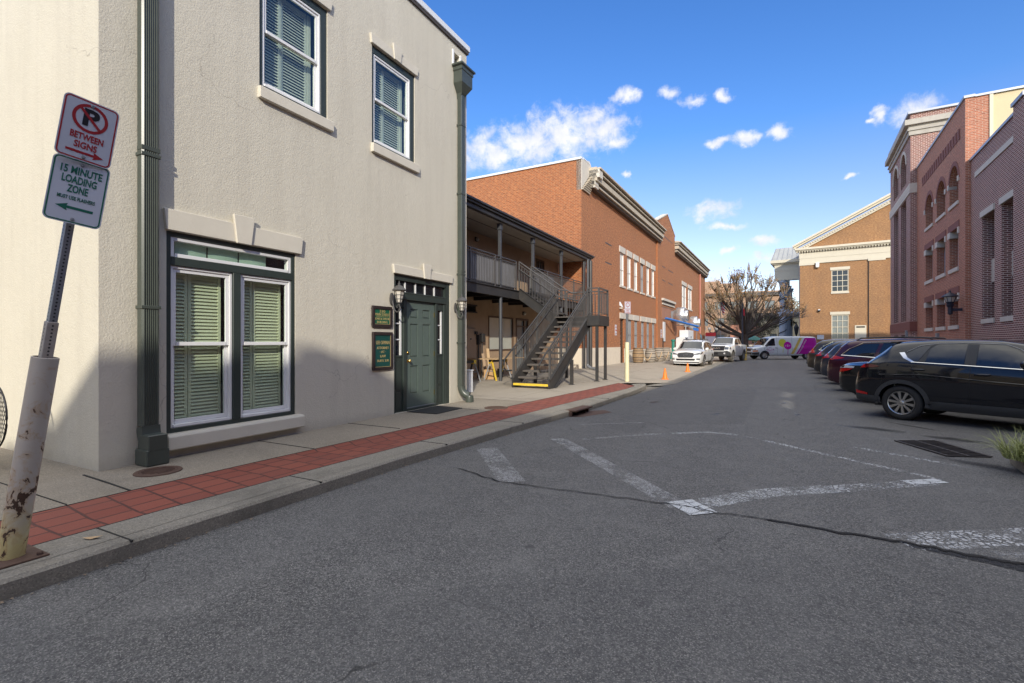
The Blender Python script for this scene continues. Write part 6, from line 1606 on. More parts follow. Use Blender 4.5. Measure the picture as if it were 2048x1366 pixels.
def bare_tree(x, y, h, seed, label, leafy=0):
    random.seed(seed); r = empty('bare_tree', (x, y, 0), 0, label, 'tree', 'winter trees far behind the plaza')
    mb = MB(); tips = []; limb(mb, (0,0,-.1), (0,0,1), h*.33, h*.022, 4, tips, .62, 6, .3, 3, .76); mb.build('trunk', M['twig'], r)
    tw = MB()
    for p, d, rr in tips:
        for k in range(5):
            dd = (d + Vector((random.gauss(0,.6), random.gauss(0,.6), random.gauss(.2,.5)))).normalized(); L = random.uniform(.6,1.4); tw.tube([p, p+dd*L], [.03,.012], 3)
            if leafy and random.random() < leafy:
                for m_ in range(6):
                    c = p + dd*L*random.random() + Vector((random.gauss(0,.2),random.gauss(0,.2),random.gauss(0,.2))); s = random.uniform(.08,.17); a = Vector((random.gauss(0,1),random.gauss(0,1),random.gauss(0,1))).normalized()*s; b = a.cross(Vector((.3,.5,.8))).normalized()*s*.7; tw.poly([c-a,c-b,c+a,c+b],1)
    tw.build('crown', [M['twig'], M['leaf_o']], r)
bare_tree(-14.5, 108, 11, 1, 'grey bare winter tree at the left, against the corner of the brick building', .3)
bare_tree(-10.5, 114, 11.5, 2, 'grey bare winter tree behind the flagpole', .3)
bare_tree(-7.5, 104, 8.5, 3, 'shorter bare tree left of the big pollarded trunk', .4)
bare_tree(-1.2, 110, 8, 4, 'olive leafed tree right of the big pollarded trunk', .5)
bare_tree(2.2, 104, 6.5, 5, 'low olive leafed tree beside the porch column', .5)
bare_tree(-4.5, 118, 9, 6, 'bare tree directly behind the big pollarded trunk', .3)
def pole(x, y, h, r_, label, flag=None, name='flagpole'):
    r = empty(name, (x, y, 0), 0, label, 'flagpole')
    mb = MB(); mb.lathe([(r_*1.6,0),(r_*1.6,.4),(r_,.45),(r_*.7,h),(.001,h+.02)], 10); mb.lathe([(.001,h),(.09,h+.06),(.09,h+.12),(.001,h+.18)], 8); mb.build('pole', M['galv'] if flag != 'red' else M['navy_iron'], r)
    if flag:
        mb = MB(); n = 10; zt = h-.5
        for i in range(n):
            for j in range(8):
                def P(i, j): u = i/n; v = j/8; k_ = .42 if flag == 'red' else .8; return (.05+.75*k_*u*(1-.35*v)+.05*sin(9*u)*k_, .12*sin(7*u+2*v), zt-(1.9*v+.9*u)*k_)
                mb.poly([P(i,j),P(i+1,j),P(i+1,j+1),P(i,j+1)], 0 if flag == 'red' else (2 if (i < 4 and j < 4) else (j % 2)))
        mb.build('flag', [M['red'], M['sign_white'], M['navy']], r, smooth=60)
pole(-6.1, 78, 8.2, .06, 'thin pale flagpole with a hanging striped flag left of the big tree', 'us'); pole(-2.95, 71.5, 6.6, .13, 'thick dark flagpole with a red flag in front of the big trunk', 'red')
def globe(x, y, label):
    r = empty('street_lamp', (x, y, 0), 0, label, 'street lamp', 'globe street lamps on the plaza')
    mb = MB(); mb.lathe([(.16,0),(.16,.5),(.07,.6),(.055,3.1),(.001,3.1)], 10); mb.tube([(-.5,0,3.3),(-.5,0,3.1),(0,0,3.0),(.5,0,3.1),(.5,0,3.3)],.045,6); mb.build('post', M['navy_iron'], r)
    for sx in (-1, 1):
        mb = MB(); mb.lathe([(.001,3.28),(.16,3.33),(.24,3.5),(.24,3.6),(.15,3.8),(.001,3.86)], 12, (sx*.5,0,0)); mb.build('globe', M['lamp_glass'], r, smooth=60)
globe(-9.1, 80, 'twin globe street lamp on the plaza nearest the brick building'); globe(-7.6, 83, 'twin globe street lamp a little farther right on the plaza')
r = empty('letter_box', (-8.6, 71, 0), .3, 'dark blue box with a rounded top behind the pickup, on the left', 'letter box')
mb = MB(); mb.prism([(-.6,.2),(.6,.2),(.6,2.4)] + [(.6*cos(a), 2.4+.35*sin(a)) for a in [pi*i/8 for i in range(1, 8)]] + [(-.6,2.4)], 'y', -.5, .5); mb.build('body', pm('petrol_blue', (.03,.10,.16), .5, var=.1), r)
mb = MB(); mb.box(-.5,.5,-.53,-.5,1.9,2.2); mb.build('slot', M['black'], r)
r = empty('banner_stand', (-6.9, 72, 0), .2, 'white panel with a red top behind the pickup roof', 'sign board')
mb = MB(); mb.box(-.6,.6,-.06,.06,.4,2.35); mb.build('board', M['sign_white'], r)
mb = MB(); mb.box(-.66,.66,-.08,.08,2.35,2.85); mb.build('header', M['red'], r)
r = empty('market_umbrella', (-1.6, 77, 0), 0, 'green umbrella behind the bonnet of the van', 'umbrella')
mb = MB(); mb.lathe([(1.15,1.75),(1.2,1.85),(.02,2.45),(.001,2.5)], 8); mb.build('canopy', M['teal'], r)
mb = MB(); mb.tube([(0,0,0),(0,0,2.4)],.04,6); mb.build('pole', M['white_box'], r)
PW = empty('plaza_fence', (-8.2, 88, 0), 0, 'low pale picket fence across the far plaza', 'fence')
mb = MB()
for k in range(25): mb.box(.32*k,.32*k+.14,-.03,.03,.1,1.15)
mb.build('pickets', M['limestone'], PW)
mb = MB(); mb.box(0,8,.03,.08,.4,.5); mb.box(0,8,.03,.08,.9,1.0); mb.build('rails', M['limestone'], PW)
r = empty('hydrant_post', (-1.75, 47.0, 0), 0, 'yellow hydrant between the pickup and the van', 'hydrant')
mb = MB(); mb.lathe([(.16,0),(.16,.06),(.10,.08),(.10,.55),(.15,.58),(.15,.63),(.11,.68),(.06,.76),(.001,.78)], 12); mb.build('barrel', M['yellow'], r, smooth=40)
mb = MB(); mb.tube([(-.18,0,.45),(.18,0,.45)],.05,8); mb.build('nozzle', M['yellow'], r)
mb = MB(); mb.tube([(.2,.1,0),(.2,.1,1.6)],.03,6); mb.build('marker', M['yellow'], r); r.scale = (.72,.72,.8)
# ------------------------------------------------------------------ vehicles: a lofted body with everything else laid on its surface
def lerp_list(P, x):
    if x <= P[0][0]: return P[0][1]
    for (a, b), (c, d) in zip(P, P[1:]):
        if x <= c: return b + (d-b)*(x-a)/(c-a) if c > a else d
    return P[-1][1]
class Car:
    """x runs from the rear bumper (0) to the nose (L); y is left; z up"""
    def __init__(s, L, W, roof, belt, wheels, wr, arch=None, clear=.24, plan=None, tumble=.80, railw=.78, shoulder=.0, name='parked_car', nose_low=.22, tail_low=.30):
        s.L, s.W, s.roof, s.beltp, s.wheels, s.wr = L, W, roof, belt, wheels, wr
        s.arch = arch or wr + .055; s.clear = clear; s.tumble = tumble; s.railw = railw
        s.plan = plan or [(0,.72),(.04,.82),(.12,.90),(.3,.965),(.7,1),(L-.9,1),(L-.45,.95),(L-.18,.85),(L-.05,.72),(L,.60)]
        s.nose_low, s.tail_low = nose_low, tail_low
        s.cache = {}
    def top(s, x):
        k = [lerp_list(s.roof, x + d) for d in (-.06,-.03,0,.03,.06)]
        return (k[0] + 2*k[1] + 3*k[2] + 2*k[3] + k[4]) / 9
    def zb(s, x, raw=False):
        z = s.clear
        if x < .5: z = s.clear + (s.tail_low + .05 - s.clear)*(1-x/.5)
        if x > s.L-.6: z = s.clear + (s.nose_low - s.clear)*((x-s.L+.6)/.6)
        if not raw:
            for wx in s.wheels:
                d = s.arch**2 - (x-wx)**2
                if d > 0: z = max(z, s.wr + sqrt(d)*.98)
        return z
    def section(s, x):
        if x in s.cache: return s.cache[x]
        w = s.W/2*lerp_list(s.plan, x); zt = s.top(x); zl = s.zb(x, True); zb = s.zb(x)
        be = min(lerp_list(s.beltp, x), zt-.05); g = max(0, min(1, (zt-be-.05)/.45))
        h = be - zl
        full = [(w*.90, zl), (w*.965, zl+h*.12), (w*.985, zl+h*.36), (w*.995, zl+h*.58), (w*1.0, zl+h*.74), (w*.985, zl+h*.88), (w*.955, be)]
        rw = w*(.88*(1-g) + s.railw*g); rz = be + (zt-.055-be)*(.55*(1-g) + .93*g)
        mid = []
        for t in (.06, .33, .66, .9): mid.append((w*.95 + (rw-w*.95)*(t**1.15 if g > .2 else t), be + (rz-be)*t))
        full += mid + [(rw*.985, rz), (rw*.90, rz+(zt-rz)*.52), (rw*.72, rz+(zt-rz)*.80), (rw*.38, rz+(zt-rz)*.965), (0, zt)]
        # cut by the wheel arch
        out = []
        if zb > zl + 1e-4:
            yb = s._y(full, zb)
            out = [(yb, zb + (p[1]-zb)*0) if p[1] < zb else p for p in full]
            out = [(s._y(full, zb), zb) if p[1] <= zb else p for p in full]
        else: out = full
        s.cache[x] = out
        return out
    @staticmethod
    def _y(sec, z):
        if z <= sec[0][1]: return sec[0][0]
        for (y0, z0), (y1, z1) in zip(sec, sec[1:]):
            if z0 <= z <= z1: return y0 + (y1-y0)*((z-z0)/(z1-z0) if z1 > z0 else 0)
        return -1
    def ysurf(s, x, z):
        return s._y(s.section(x), z)
    def zsurf(s, x, y):
        sec = s.section(x); y = abs(y)
        for (y0, z0), (y1, z1) in reversed(list(zip(sec, sec[1:]))):
            if y1 <= y <= y0: return z0 + (z1-z0)*((y0-y)/(y0-y1) if y0 > y1 else 1)
        return sec[-1][1]
    def xsurf(s, y, z, rear):
        lo, hi = (0, s.L*.5) if rear else (s.L, s.L*.5)
        for _ in range(26):
            m = (lo+hi)/2; yy = s.ysurf(m, z)
            if yy >= abs(y) and z >= s.zb(m, True): hi = m
            else: lo = m
        return hi
    def body(s, mat, parent, name='body'):
        xs = set([0, .015, .04, .08, .13, .2, .3, .42, s.L, s.L-.015, s.L-.04, s.L-.08, s.L-.14, s.L-.22, s.L-.34])
        x = .5
        while x < s.L-.4: xs.add(round(x, 3)); x += .11
        for wx in s.wheels:
            for i in range(-11, 12): xs.add(round(wx + s.arch*.999*sin(pi/2*i/11), 3))
        for p in s.roof: 
            if 0 < p[0] < s.L: xs.add(round(p[0], 3))
        xs = sorted(xs); mb = MB(); n = len(s.section(0)); k = 2*n-1
        for x in xs:
            sec = s.section(x); ring = [(x, -y, z) for y, z in sec] + [(x, y, z) for y, z in reversed(sec[:-1])]
            mb.v += ring
        for i in range(len(xs)-1):
            for j in range(k-1):
                a = [mb.v[i*k+j], mb.v[i*k+j+1], mb.v[(i+1)*k+j+1], mb.v[(i+1)*k+j]]
                mb.face([i*k+j, i*k+j+1, (i+1)*k+j+1, (i+1)*k+j])
        mb.face(list(range(k))); mb.face(list(range((len(xs)-1)*k, len(xs)*k))[::-1])
        o = mb.build(name, mat, parent, smooth=32)
        ub = MB(); ub.box(.35, s.L-.35, -s.W*.33, s.W*.33, s.clear-.03, s.clear+.3)
        for wx in s.wheels:
            for sy in (-1, 1):
                for i in range(14):
                    a0, a1 = pi*i/14, pi*(i+1)/14; r = s.arch+.012
                    P = [(wx+r*cos(a), yy*sy, s.wr+r*sin(a)*.985) for a in (a0, a1) for yy in (s.W*.30, s.W*.485*lerp_list(s.plan, wx))]
                    ub.poly([P[0], P[1], P[3], P[2]])
                ub.poly([(wx+(s.arch+.01)*cos(pi*i/10), sy*s.W*.30, s.wr-.1+(s.arch+.1)*sin(pi*i/10)) for i in range(11)])
        ub.box(.5, s.L-.5, -s.W*.44, s.W*.44, s.clear+.01, s.clear+.05)
        ub.build('underbody', M['sign_black'], parent)
        return o
    def overlay(s, name, poly, side, mat, parent, off=.006, fine=.10, rim=.012):
        """poly in (x,z) for side 'l','r'; (y,z) for 'rear','front'; (x,y) for 'top'"""
        bm = bmesh.new(); vs = [bm.verts.new((p[0], p[1], 0)) for p in poly]
        f = bm.faces.new(vs); bmesh.ops.triangulate(bm, faces=[f], ngon_method='EAR_CLIP')
        for _ in range(5):
            es = [e for e in bm.edges if e.calc_length() > fine]
            if not es: break
            bmesh.ops.subdivide_edges(bm, edges=es, cuts=1); bmesh.ops.triangulate(bm, faces=[q for q in bm.faces if len(q.verts) > 3])
        bm.verts.ensure_lookup_table(); bm.verts.index_update()
        mb = MB()
        def proj(a, b, o):
            if side in 'lr':
                y = max(s.ysurf(a, b), .05) + o; return (a, y if side == 'l' else -y, b)
            if side == 'rear': return (s.xsurf(a, b, True)-o, a, b)
            if side == 'front': return (s.xsurf(a, b, False)+o, a, b)
            return (a, b, s.zsurf(a, b)+o)
        mb.v = [proj(v.co.x, v.co.y, off) for v in bm.verts]
        for q in bm.faces: mb.face([v.index for v in q.verts])
        if rim:
            for e in bm.edges:
                if len(e.link_faces) == 1:
                    a, b = e.verts; mb.poly([mb.v[a.index], mb.v[b.index], proj(b.co.x, b.co.y, off-rim), proj(a.co.x, a.co.y, off-rim)])
        bm.free()
        o = mb.build(name, mat, parent, smooth=30); return o
    def edge_path(s, poly, side, off=.006, step=.06, close=True):
        out = []; P = list(poly) + ([poly[0]] if close else [])
        for a, b in zip(P, P[1:]):
            L = sqrt((a[0]-b[0])**2+(a[1]-b[1])**2); n = max(1, int(L/step))
            for i in range(n):
                t = i/n; u, v = a[0]+(b[0]-a[0])*t, a[1]+(b[1]-a[1])*t
                y = s.ysurf(u, v)+off; out.append((u, y if side == 'l' else -y, v))
        u, v = P[-1]; y = s.ysurf(u, v)+off; out.append((u, y if side == 'l' else -y, v))
        return out
    def trim(s, name, poly, side, mat, parent, r=.009, close=True, off=.006):
        mb = MB(); mb.tube(s.edge_path(poly, side, off, close=close), r, 5); return mb.build(name, mat, parent)
    def wheel_set(s, parent, spokes=10, tyre='tyre', rimk=.64, wid=.22, steel=False):
        yw = s.W/2*.955
        for wx in s.wheels:
            for sy in (-1, 1):
                w = empty('wheel', (wx, sy*(yw - wid*.5*0), s.wr), 0 if sy < 0 else pi, parent=parent)
                r = s.wr; ri = r*rimk
                mb = MB(); mb.lathe([(ri,.02),(ri+.005,-.005),(ri+.03,-.012),(r-.05,-.014),(r-.02,.004),(r-.002,.03),(r,.06),(r,wid-.06),(r-.02,wid),(ri,wid)], 40, (0,0,0), 'y', caps=False)
                for i in range(40):
                    a = 2*pi*i/40; mb.box(-.0,.0,0,0,0,0) if False else None
                mb.build('tyre', M[tyre], w, smooth=35)
                mb = MB(); mb.lathe([(ri*1.0,.016),(ri*.985,-.004),(ri*.93,.002),(ri*.91,.05),(ri*.9,.13)], 40, (0,0,0), 'y', caps=False)
                mb.lathe([(.001,.004),(.035,.004),(.06,.018),(.075,.03)], 20, (0,0,0), 'y', caps=False)
                if steel:
                    mb.lathe([(.07,.03),(ri*.5,.05),(ri*.62,.015),(ri*.9,.03)], 30, (0,0,0), 'y', caps=False)
                for i in range(spokes):
                    a = 2*pi*i/spokes + (.09 if spokes % 2 == 0 and i % 2 else -.09 if spokes % 2 == 0 else 0)
                    p = Vector((.05*cos(a), .022, .05*sin(a))); q = Vector((ri*.93*cos(a), .012, ri*.93*sin(a))); mb.bar(p, q, ri*.10, .03, up=(0,1,0))
                mb.build('rim', M['rim'], w, smooth=35)
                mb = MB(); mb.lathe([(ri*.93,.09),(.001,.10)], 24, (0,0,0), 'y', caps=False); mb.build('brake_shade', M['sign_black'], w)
    def mirror(s, parent, x, z, mat):
        for sy in (-1, 1):
            y = s.ysurf(x, z)*sy
            mb = MB(); mb.lathe([(.001,-.07),(.07,-.065),(.105,-.03),(.11,.02),(.09,.07),(.001,.075)], 14, (0,0,0), 'x'); 
            for i, v in enumerate(mb.v): mb.v[i] = (x+v[0]*.9, y+sy*(.14)+v[1]*1.0, z+.04+v[2]*.78)
            mb.box(x-.03,x+.03,min(y-.02*sy,y+.09*sy),max(y-.02*sy,y+.09*sy),z-.03,z+.0)
            mb.build('mirror', mat, parent, smooth=50)
    def handle(s, parent, x, z, mat, side='rl'):
        for sd in side:
            sy = 1 if sd == 'l' else -1; y = s.ysurf(x, z)*sy
            mb = MB(); mb.tube([(x-.11,y,z-.004),(x-.08,y+.03*sy,z),(x+.06,y+.034*sy,z+.004),(x+.11,y,z+.004)], [.012,.015,.016,.012], 8, squash=1.3); mb.build('door_handle', mat, parent, smooth=60)
    def seam(s, parent, polys, side='rl', r=.0045):
        for sd in side:
            mb = MB()
            for P in polys: mb.tube(s.edge_path(P, sd, .0005, close=False), r, 4)
            mb.build('door_seam', M['sign_black'], parent)
    def rails(s, parent, x0, x1, mat, y=None, h=.06):
        for sy in (-1, 1):
            yy = (y or s.W*.5*s.railw*.86); P = [(x0, sy*yy, s.zsurf(x0, yy))] + [(x0+.12+(x1-x0-.24)*t, sy*yy, s.zsurf(x0+.12+(x1-x0-.24)*t, yy)+h) for t in [i/8 for i in range(9)]] + [(x1, sy*yy, s.zsurf(x1, yy))]
            mb = MB(); mb.tube(P, .022, 8); mb.build('roof_rail', mat, parent, smooth=60)
    def arch_clad(s, parent, mat, w=.075):
        for wx in s.wheels:
            for sd in 'lr':
                P = []; Q = []
                for i in range(25):
                    a = -.12 + (pi+.24)*i/24
                    for r, lst in ((s.arch-.004, P), (s.arch+w, Q)):
                        x = wx + r*cos(a); z = max(s.clear, s.wr + r*sin(a)*.985); lst.append((x, z))
                s.overlay('wheel_arch_trim', P + Q[::-1], sd, mat, parent, off=.010, fine=.2)
    def rocker(s, parent, mat, h=.13):
        a, b = s.wheels[0]+s.arch+.0, s.wheels[1]-s.arch-.0
        for sd in 'lr': s.overlay('rocker_trim', [(a, s.clear+.004),(b, s.clear+.004),(b, s.clear+h),(a, s.clear+h)], sd, mat, parent, off=.010, fine=.3)
def mirror_y(poly): return [(-a, b) for a, b in reversed(poly)]
def place(name, x, y, az, label, cat, group=None, ref=(0,0)):
    """az: heading of the nose, degrees clockwise from +y; ref: local point that lands on (x,y)"""
    a = radians(90-az); c, s_ = cos(a), sin(a)
    return empty(name, (x-(ref[0]*c-ref[1]*s_), y-(ref[0]*s_+ref[1]*c), 0), a, label, cat, group)
M['tail_dark'] = pm('smoked_red_lens', (.10,.008,.010), .1, var=.1, spec=.8)
PK = 'cars parked at an angle along the right side'

# --- nearest dark SUV (rear wheel on its right side sits at 2.48, 12.77)
c = Car(4.55, 1.84, [(0,.60),(.015,.78),(.05,.90),(.10,1.02),(.20,1.16),(.38,1.32),(.56,1.48),(.68,1.60),(.74,1.625),(1.0,1.655),(1.45,1.685),(2.0,1.685),(2.4,1.665),(2.75,1.60),(3.05,1.42),(3.35,1.22),(3.5,1.15),(3.7,1.12),(4.1,1.07),(4.38,.98),(4.5,.86),(4.55,.70)],
    [(0,1.06),(.35,1.17),(.9,1.20),(1.5,1.175),(2.2,1.14),(2.8,1.10),(3.4,1.06),(4.55,.92)], (.93, 3.63), .36, clear=.27, railw=.74)
r = place('parked_suv', 2.48, 12.77, 121, 'nearest parked car on the right, glossy dark blue-black SUV with grey wheel arches', 'car', PK, (.93,-.82))
c.body(M['car_black'], r); c.wheel_set(r, 20, rimk=.67); c.arch_clad(r, M['clad']); c.rocker(r, M['clad'], .17)
for sd in 'rl':
    c.overlay('window', [(1.33,1.215),(1.92,1.19),(1.93,1.575),(1.48,1.57),(1.38,1.48)], sd, M['car_glass'], r)
    c.overlay('window', [(2.10,1.18),(3.02,1.13),(2.86,1.29),(2.62,1.48),(2.45,1.555),(2.11,1.575)], sd, M['car_glass'], r)
    c.overlay('window', [(.98,1.36),(1.10,1.25),(1.20,1.222),(1.38,1.54),(1.20,1.52)], sd, M['car_glass'], r)
    c.overlay('pillar_trim', [(1.215,1.222),(1.32,1.216),(1.475,1.57),(1.395,1.553)], sd, M['clad'], r, off=.005); c.overlay('pillar_trim', [(1.93,1.19),(2.09,1.18),(2.10,1.575),(1.94,1.577)], sd, M['clad'], r, off=.0055)
    c.overlay('chrome_flash', [(.87,1.40),(.96,1.41),(1.03,1.30),(1.16,1.215),(1.10,1.212),(.96,1.29)], sd, M['chrome'], r, off=.010)
    c.trim('window_trim', [(1.10,1.21),(1.9,1.175),(3.1,1.115)], sd, M['chrome'], r, .009, close=False, off=.009)
    c.trim('window_trim', [(1.0,1.42),(1.22,1.545),(1.5,1.59),(2.0,1.60),(2.47,1.575),(2.66,1.49),(2.92,1.27),(3.06,1.13)], sd, M['galv'], r, .006, close=False)
    c.overlay('tail_light', [(.12,1.06),(.42,1.075),(.55,1.10),(.42,1.14),(.20,1.16),(.13,1.13)], sd, M['tail_dark'], r, off=.012)
    c.overlay('tail_light', [(.12,1.065),(.28,1.07),(.28,1.15),(.135,1.13)], sd, M['tail'], r, off=.014)
    c.overlay('bumper_reflector', [(.06,.50),(.32,.48),(.31,.52),(.06,.565)], sd, M['tail'], r, off=.012); c.overlay('bumper_trim', [(.04,.36),(.57,.32),(.56,.46),(.04,.49)], sd, M['clad'], r, off=.008)
    c.overlay('headlight', [(4.0,.80),(4.4,.76),(4.46,.82),(4.15,.92)], sd, M['head'], r, off=.008)
for P in ([(-.86,1.06),(-.45,1.06),(-.45,1.12),(-.86,1.14)],): c.overlay('tail_light', P, 'rear', M['tail'], r, off=.01); c.overlay('tail_light', mirror_y(P), 'rear', M['tail'], r, off=.01)
c.overlay('rear_window', [(-.62,1.22),(.62,1.22),(.54,1.53),(-.54,1.53)], 'rear', M['car_glass'], r)
c.overlay('number_plate', [(-.26,.80),(.26,.80),(.26,.92),(-.26,.92)], 'rear', M['plate'], r, off=.01)
c.overlay('windshield', [(2.72,-.58),(3.42,-.70),(3.42,.70),(2.72,.58)], 'top', M['car_glass'], r)
mb = MB(); mb.prism([(.60,1.585),(.78,1.60),(.80,1.635),(.66,1.632)], 'y', -.60, .60); mb.build('spoiler', M['car_black'], r, bevel=.01)
c.handle(r, 1.22, 1.06, M['car_black']); c.handle(r, 2.20, 1.01, M['car_black']); c.mirror(r, 2.78, 1.18, M['car_black'])
c.seam(r, [[(1.16,1.20),(1.12,1.05),(1.28,.86)],[(2.02,1.165),(2.02,.7),(2.0,.32)],[(3.08,1.09),(3.1,.7),(3.05,.32)],[(.95,.80),(.6,.84),(.1,.86)],[(.50,1.06),(.60,.90),(.58,.72)]], r=.006)
mb = MB(); P = c.edge_path([(.55,.93),(1.3,.96),(2.2,.90),(3.3,.84)], 'r', .0, close=False); mb.tube(P, .012, 6); mb.build('side_crease', M['car_black'], r, smooth=60)

# --- generic parked cars of the row, each with its own shape and colour
def row_suv(i, spec, x, y, az, label, paint, name='parked_suv'):
    L, W, H = spec['L'], spec['W'], spec['H']; k = H/1.70; d = spec.get('rake', .5)
    c = Car(L, W, [(0,.60*k),(.015,.78*k),(.05,.92*k),(.10,1.04*k),(.16,1.12*k),(.16+d*.6,1.50*k),(.18+d,1.63*k),(.5+d,1.675*k),(L*.42,1.70*k),(L*.55,1.68*k),(L*.62,1.62*k),(L*.70,1.38*k),(L*.775,1.10*k),(L*.82,1.06*k),(L*.92,1.0*k),(L-.08,.86*k),(L,.66*k)],
        [(0,1.04*k),(1,1.08*k),(L*.5,1.04*k),(L*.8,1.0*k),(L,.9*k)], (L*.205, L*.80), .355, clear=.26, railw=.77)
    r = place(name, x, y, az, label, 'car', PK, (.06,-W/2*.92))
    c.body(M[paint], r); c.wheel_set(r, spec.get('spokes', 10)); c.rocker(r, M['clad'])
    for sd in 'rl':
        a = spec.get('qw', .62)
        c.overlay('window', [(a,1.17*k),(1.40,1.13*k),(1.52,1.53*k),(a+.55,1.52*k),(a+.2,1.34*k)], sd, M['car_glass'], r)
        c.overlay('window', [(1.50,1.125*k),(L*.475,1.10*k),(L*.48,1.56*k),(1.62,1.545*k)], sd, M['car_glass'], r)
        c.overlay('window', [(L*.495,1.10*k),(L*.735,1.06*k),(L*.67,1.33*k),(L*.61,1.53*k),(L*.50,1.56*k)], sd, M['car_glass'], r)
        if spec.get('chrome'): c.trim('window_trim', [(a-.06,1.16*k),(1.45,1.105*k),(L*.74,1.04*k),(L*.68,1.33*k),(L*.61,1.56*k),(L*.48,1.59*k),(a+.53,1.55*k),(a+.16,1.36*k)], sd, M['chrome'], r, .013, off=.010)
        z0, z1 = spec.get('tz', (.98, 1.12)); c.overlay('tail_light', [(.07,z0*k),(.40,z0*k+.03),(spec.get('tx', .5),z0*k+.08),(.3,z1*k),(.13,z1*k)], sd, M['tail'], r, off=.012)
        c.overlay('headlight', [(L-.5,.80*k),(L-.16,.76*k),(L-.12,.84*k),(L-.45,.93*k)], sd, M['head'], r, off=.008)
    for P in ([(-W*.44,z0*k),(-W*.30,z0*k),(-W*.30,z1*k),(-W*.42,z1*k)],):
        c.overlay('tail_light', P, 'rear', M['tail'], r, off=.012); c.overlay('tail_light', mirror_y(P), 'rear', M['tail'], r, off=.012)
    c.overlay('rear_window', [(-W*.35,1.15*k),(W*.35,1.15*k),(W*.30,1.52*k),(-W*.30,1.52*k)], 'rear', M['car_glass'], r)
    c.overlay('number_plate', [(-.16,.82*k),(.16,.82*k),(.16,.96*k),(-.16,.96*k)], 'rear', M['plate'], r, off=.01)
    c.overlay('bumper_trim', [(-W*.36,.40),(W*.36,.40),(W*.36,.47),(-W*.36,.47)], 'rear', M['chrome'] if spec.get('chrome') else M['clad'], r, off=.012)
    c.overlay('windshield', [(L*.625,-W*.31),(L*.765,-W*.38),(L*.765,W*.38),(L*.625,W*.31)], 'top', M['car_glass'], r)
    c.handle(r, 1.45, .97*k, M[paint]); c.handle(r, L*.49, .95*k, M[paint]); c.mirror(r, L*.70, 1.08*k, M[paint])
    c.seam(r, [[(1.46,1.1*k),(1.42,.9*k),(1.5,.75*k)],[(L*.487,1.08*k),(L*.485,.7),(L*.48,.32)],[(L*.745,1.03*k),(L*.735,.6),(L*.72,.32)]])
    if spec.get('rails'): c.rails(r, .85, L*.58, M['black'])
    return r
# sedan next to it
L = 4.88; k = 1.0
c = Car(L, 1.83, [(0,.60),(.015,.82),(.05,.94),(.10,1.01),(.2,1.055),(.45,1.085),(.75,1.11),(.95,1.17),(1.25,1.30),(1.6,1.41),(2.0,1.445),(2.5,1.445),(2.85,1.39),(3.2,1.22),(3.55,1.02),(3.8,.97),(4.4,.90),(4.75,.80),(4.88,.6)], [(0,.98),(1,1.0),(2.5,.96),(3.6,.92),(4.88,.8)], (1.05,3.87), .335, clear=.21, railw=.73)
r = place('parked_sedan', 1.74, 16.15, 119, 'low black sedan, second in the parked row, with clear and red tail lamps', 'car', PK, (.06,-.84))
c.body(M['car_black2'], r); c.wheel_set(r, 10)
for sd in 'rl':
    c.overlay('window', [(1.18,1.04),(1.95,1.02),(1.97,1.37),(1.62,1.35),(1.38,1.24)], sd, M['car_glass'], r); c.overlay('window', [(2.05,1.02),(3.22,.97),(2.86,1.22),(2.62,1.35),(2.07,1.375)], sd, M['car_glass'], r)
    c.trim('window_trim', [(1.1,1.02),(2.0,1.0),(3.3,.95),(2.86,1.25),(2.6,1.385),(1.95,1.40),(1.55,1.36)], sd, M['chrome'], r, .008, close=False)
    c.overlay('tail_light', [(.06,.79),(.34,.86),(.42,.91),(.12,.90)], sd, M['tail'], r, off=.012); c.overlay('tail_light', [(.10,.915),(.44,.92),(.46,.965),(.13,.99)], sd, M['tail_clear'], r, off=.013)
    c.overlay('headlight', [(4.3,.70),(4.72,.64),(4.75,.72),(4.4,.80)], sd, M['head'], r, off=.008)
for P, m_ in (([(-.84,.79),(-.5,.79),(-.5,.90),(-.84,.90)],'tail'),([(-.84,.91),(-.5,.91),(-.5,.97),(-.84,.98)],'tail_clear')): c.overlay('tail_light', P, 'rear', M[m_], r, off=.012); c.overlay('tail_light', mirror_y(P), 'rear', M[m_], r, off=.012)
c.overlay('rear_window', [(.95,-.58),(1.55,-.56),(1.55,.56),(.95,.58)], 'top', M['car_glass'], r); c.overlay('windshield', [(2.85,-.56),(3.5,-.70),(3.5,.70),(2.85,.56)], 'top', M['car_glass'], r)
c.mirror(r, 3.1, .98, M['car_black2']); c.handle(r, 1.5, .90, M['chrome']); c.handle(r, 2.4, .88, M['chrome'])
c.seam(r, [[(2.0,1.0),(1.98,.6),(1.95,.28)],[(3.28,.94),(3.25,.6),(3.2,.28)]])
row_suv(2, dict(L=4.87,W=1.93,H=1.74,chrome=1,rails=1,qw=.55,tz=(1.0,1.14),tx=.62,rake=.45), 1.74, 19.3, 118, 'maroon SUV with chrome window trim and black roof rails, third in the parked row', 'car_maroon')
row_suv(3, dict(L=4.6,W=1.85,H=1.70,rake=.55,tz=(.98,1.18),tx=.36), 1.80, 22.3, 117, 'dark grey SUV, fourth in the parked row, right behind the maroon one', 'car_grey')
row_suv(4, dict(L=4.62,W=1.85,H=1.70,rake=.62,tz=(.98,1.20),tx=.34), 1.80, 25.3, 116, 'charcoal SUV with a bright red tail lamp, fifth in the parked row', 'car_char')
row_suv(5, dict(L=5.0,W=1.95,H=1.77,rake=.42,tz=(1.0,1.2),tx=.30,chrome=1), 1.80, 29.0, 108, 'bronze brown SUV, sixth in the parked row, reflecting the buff wall', 'car_bronze')
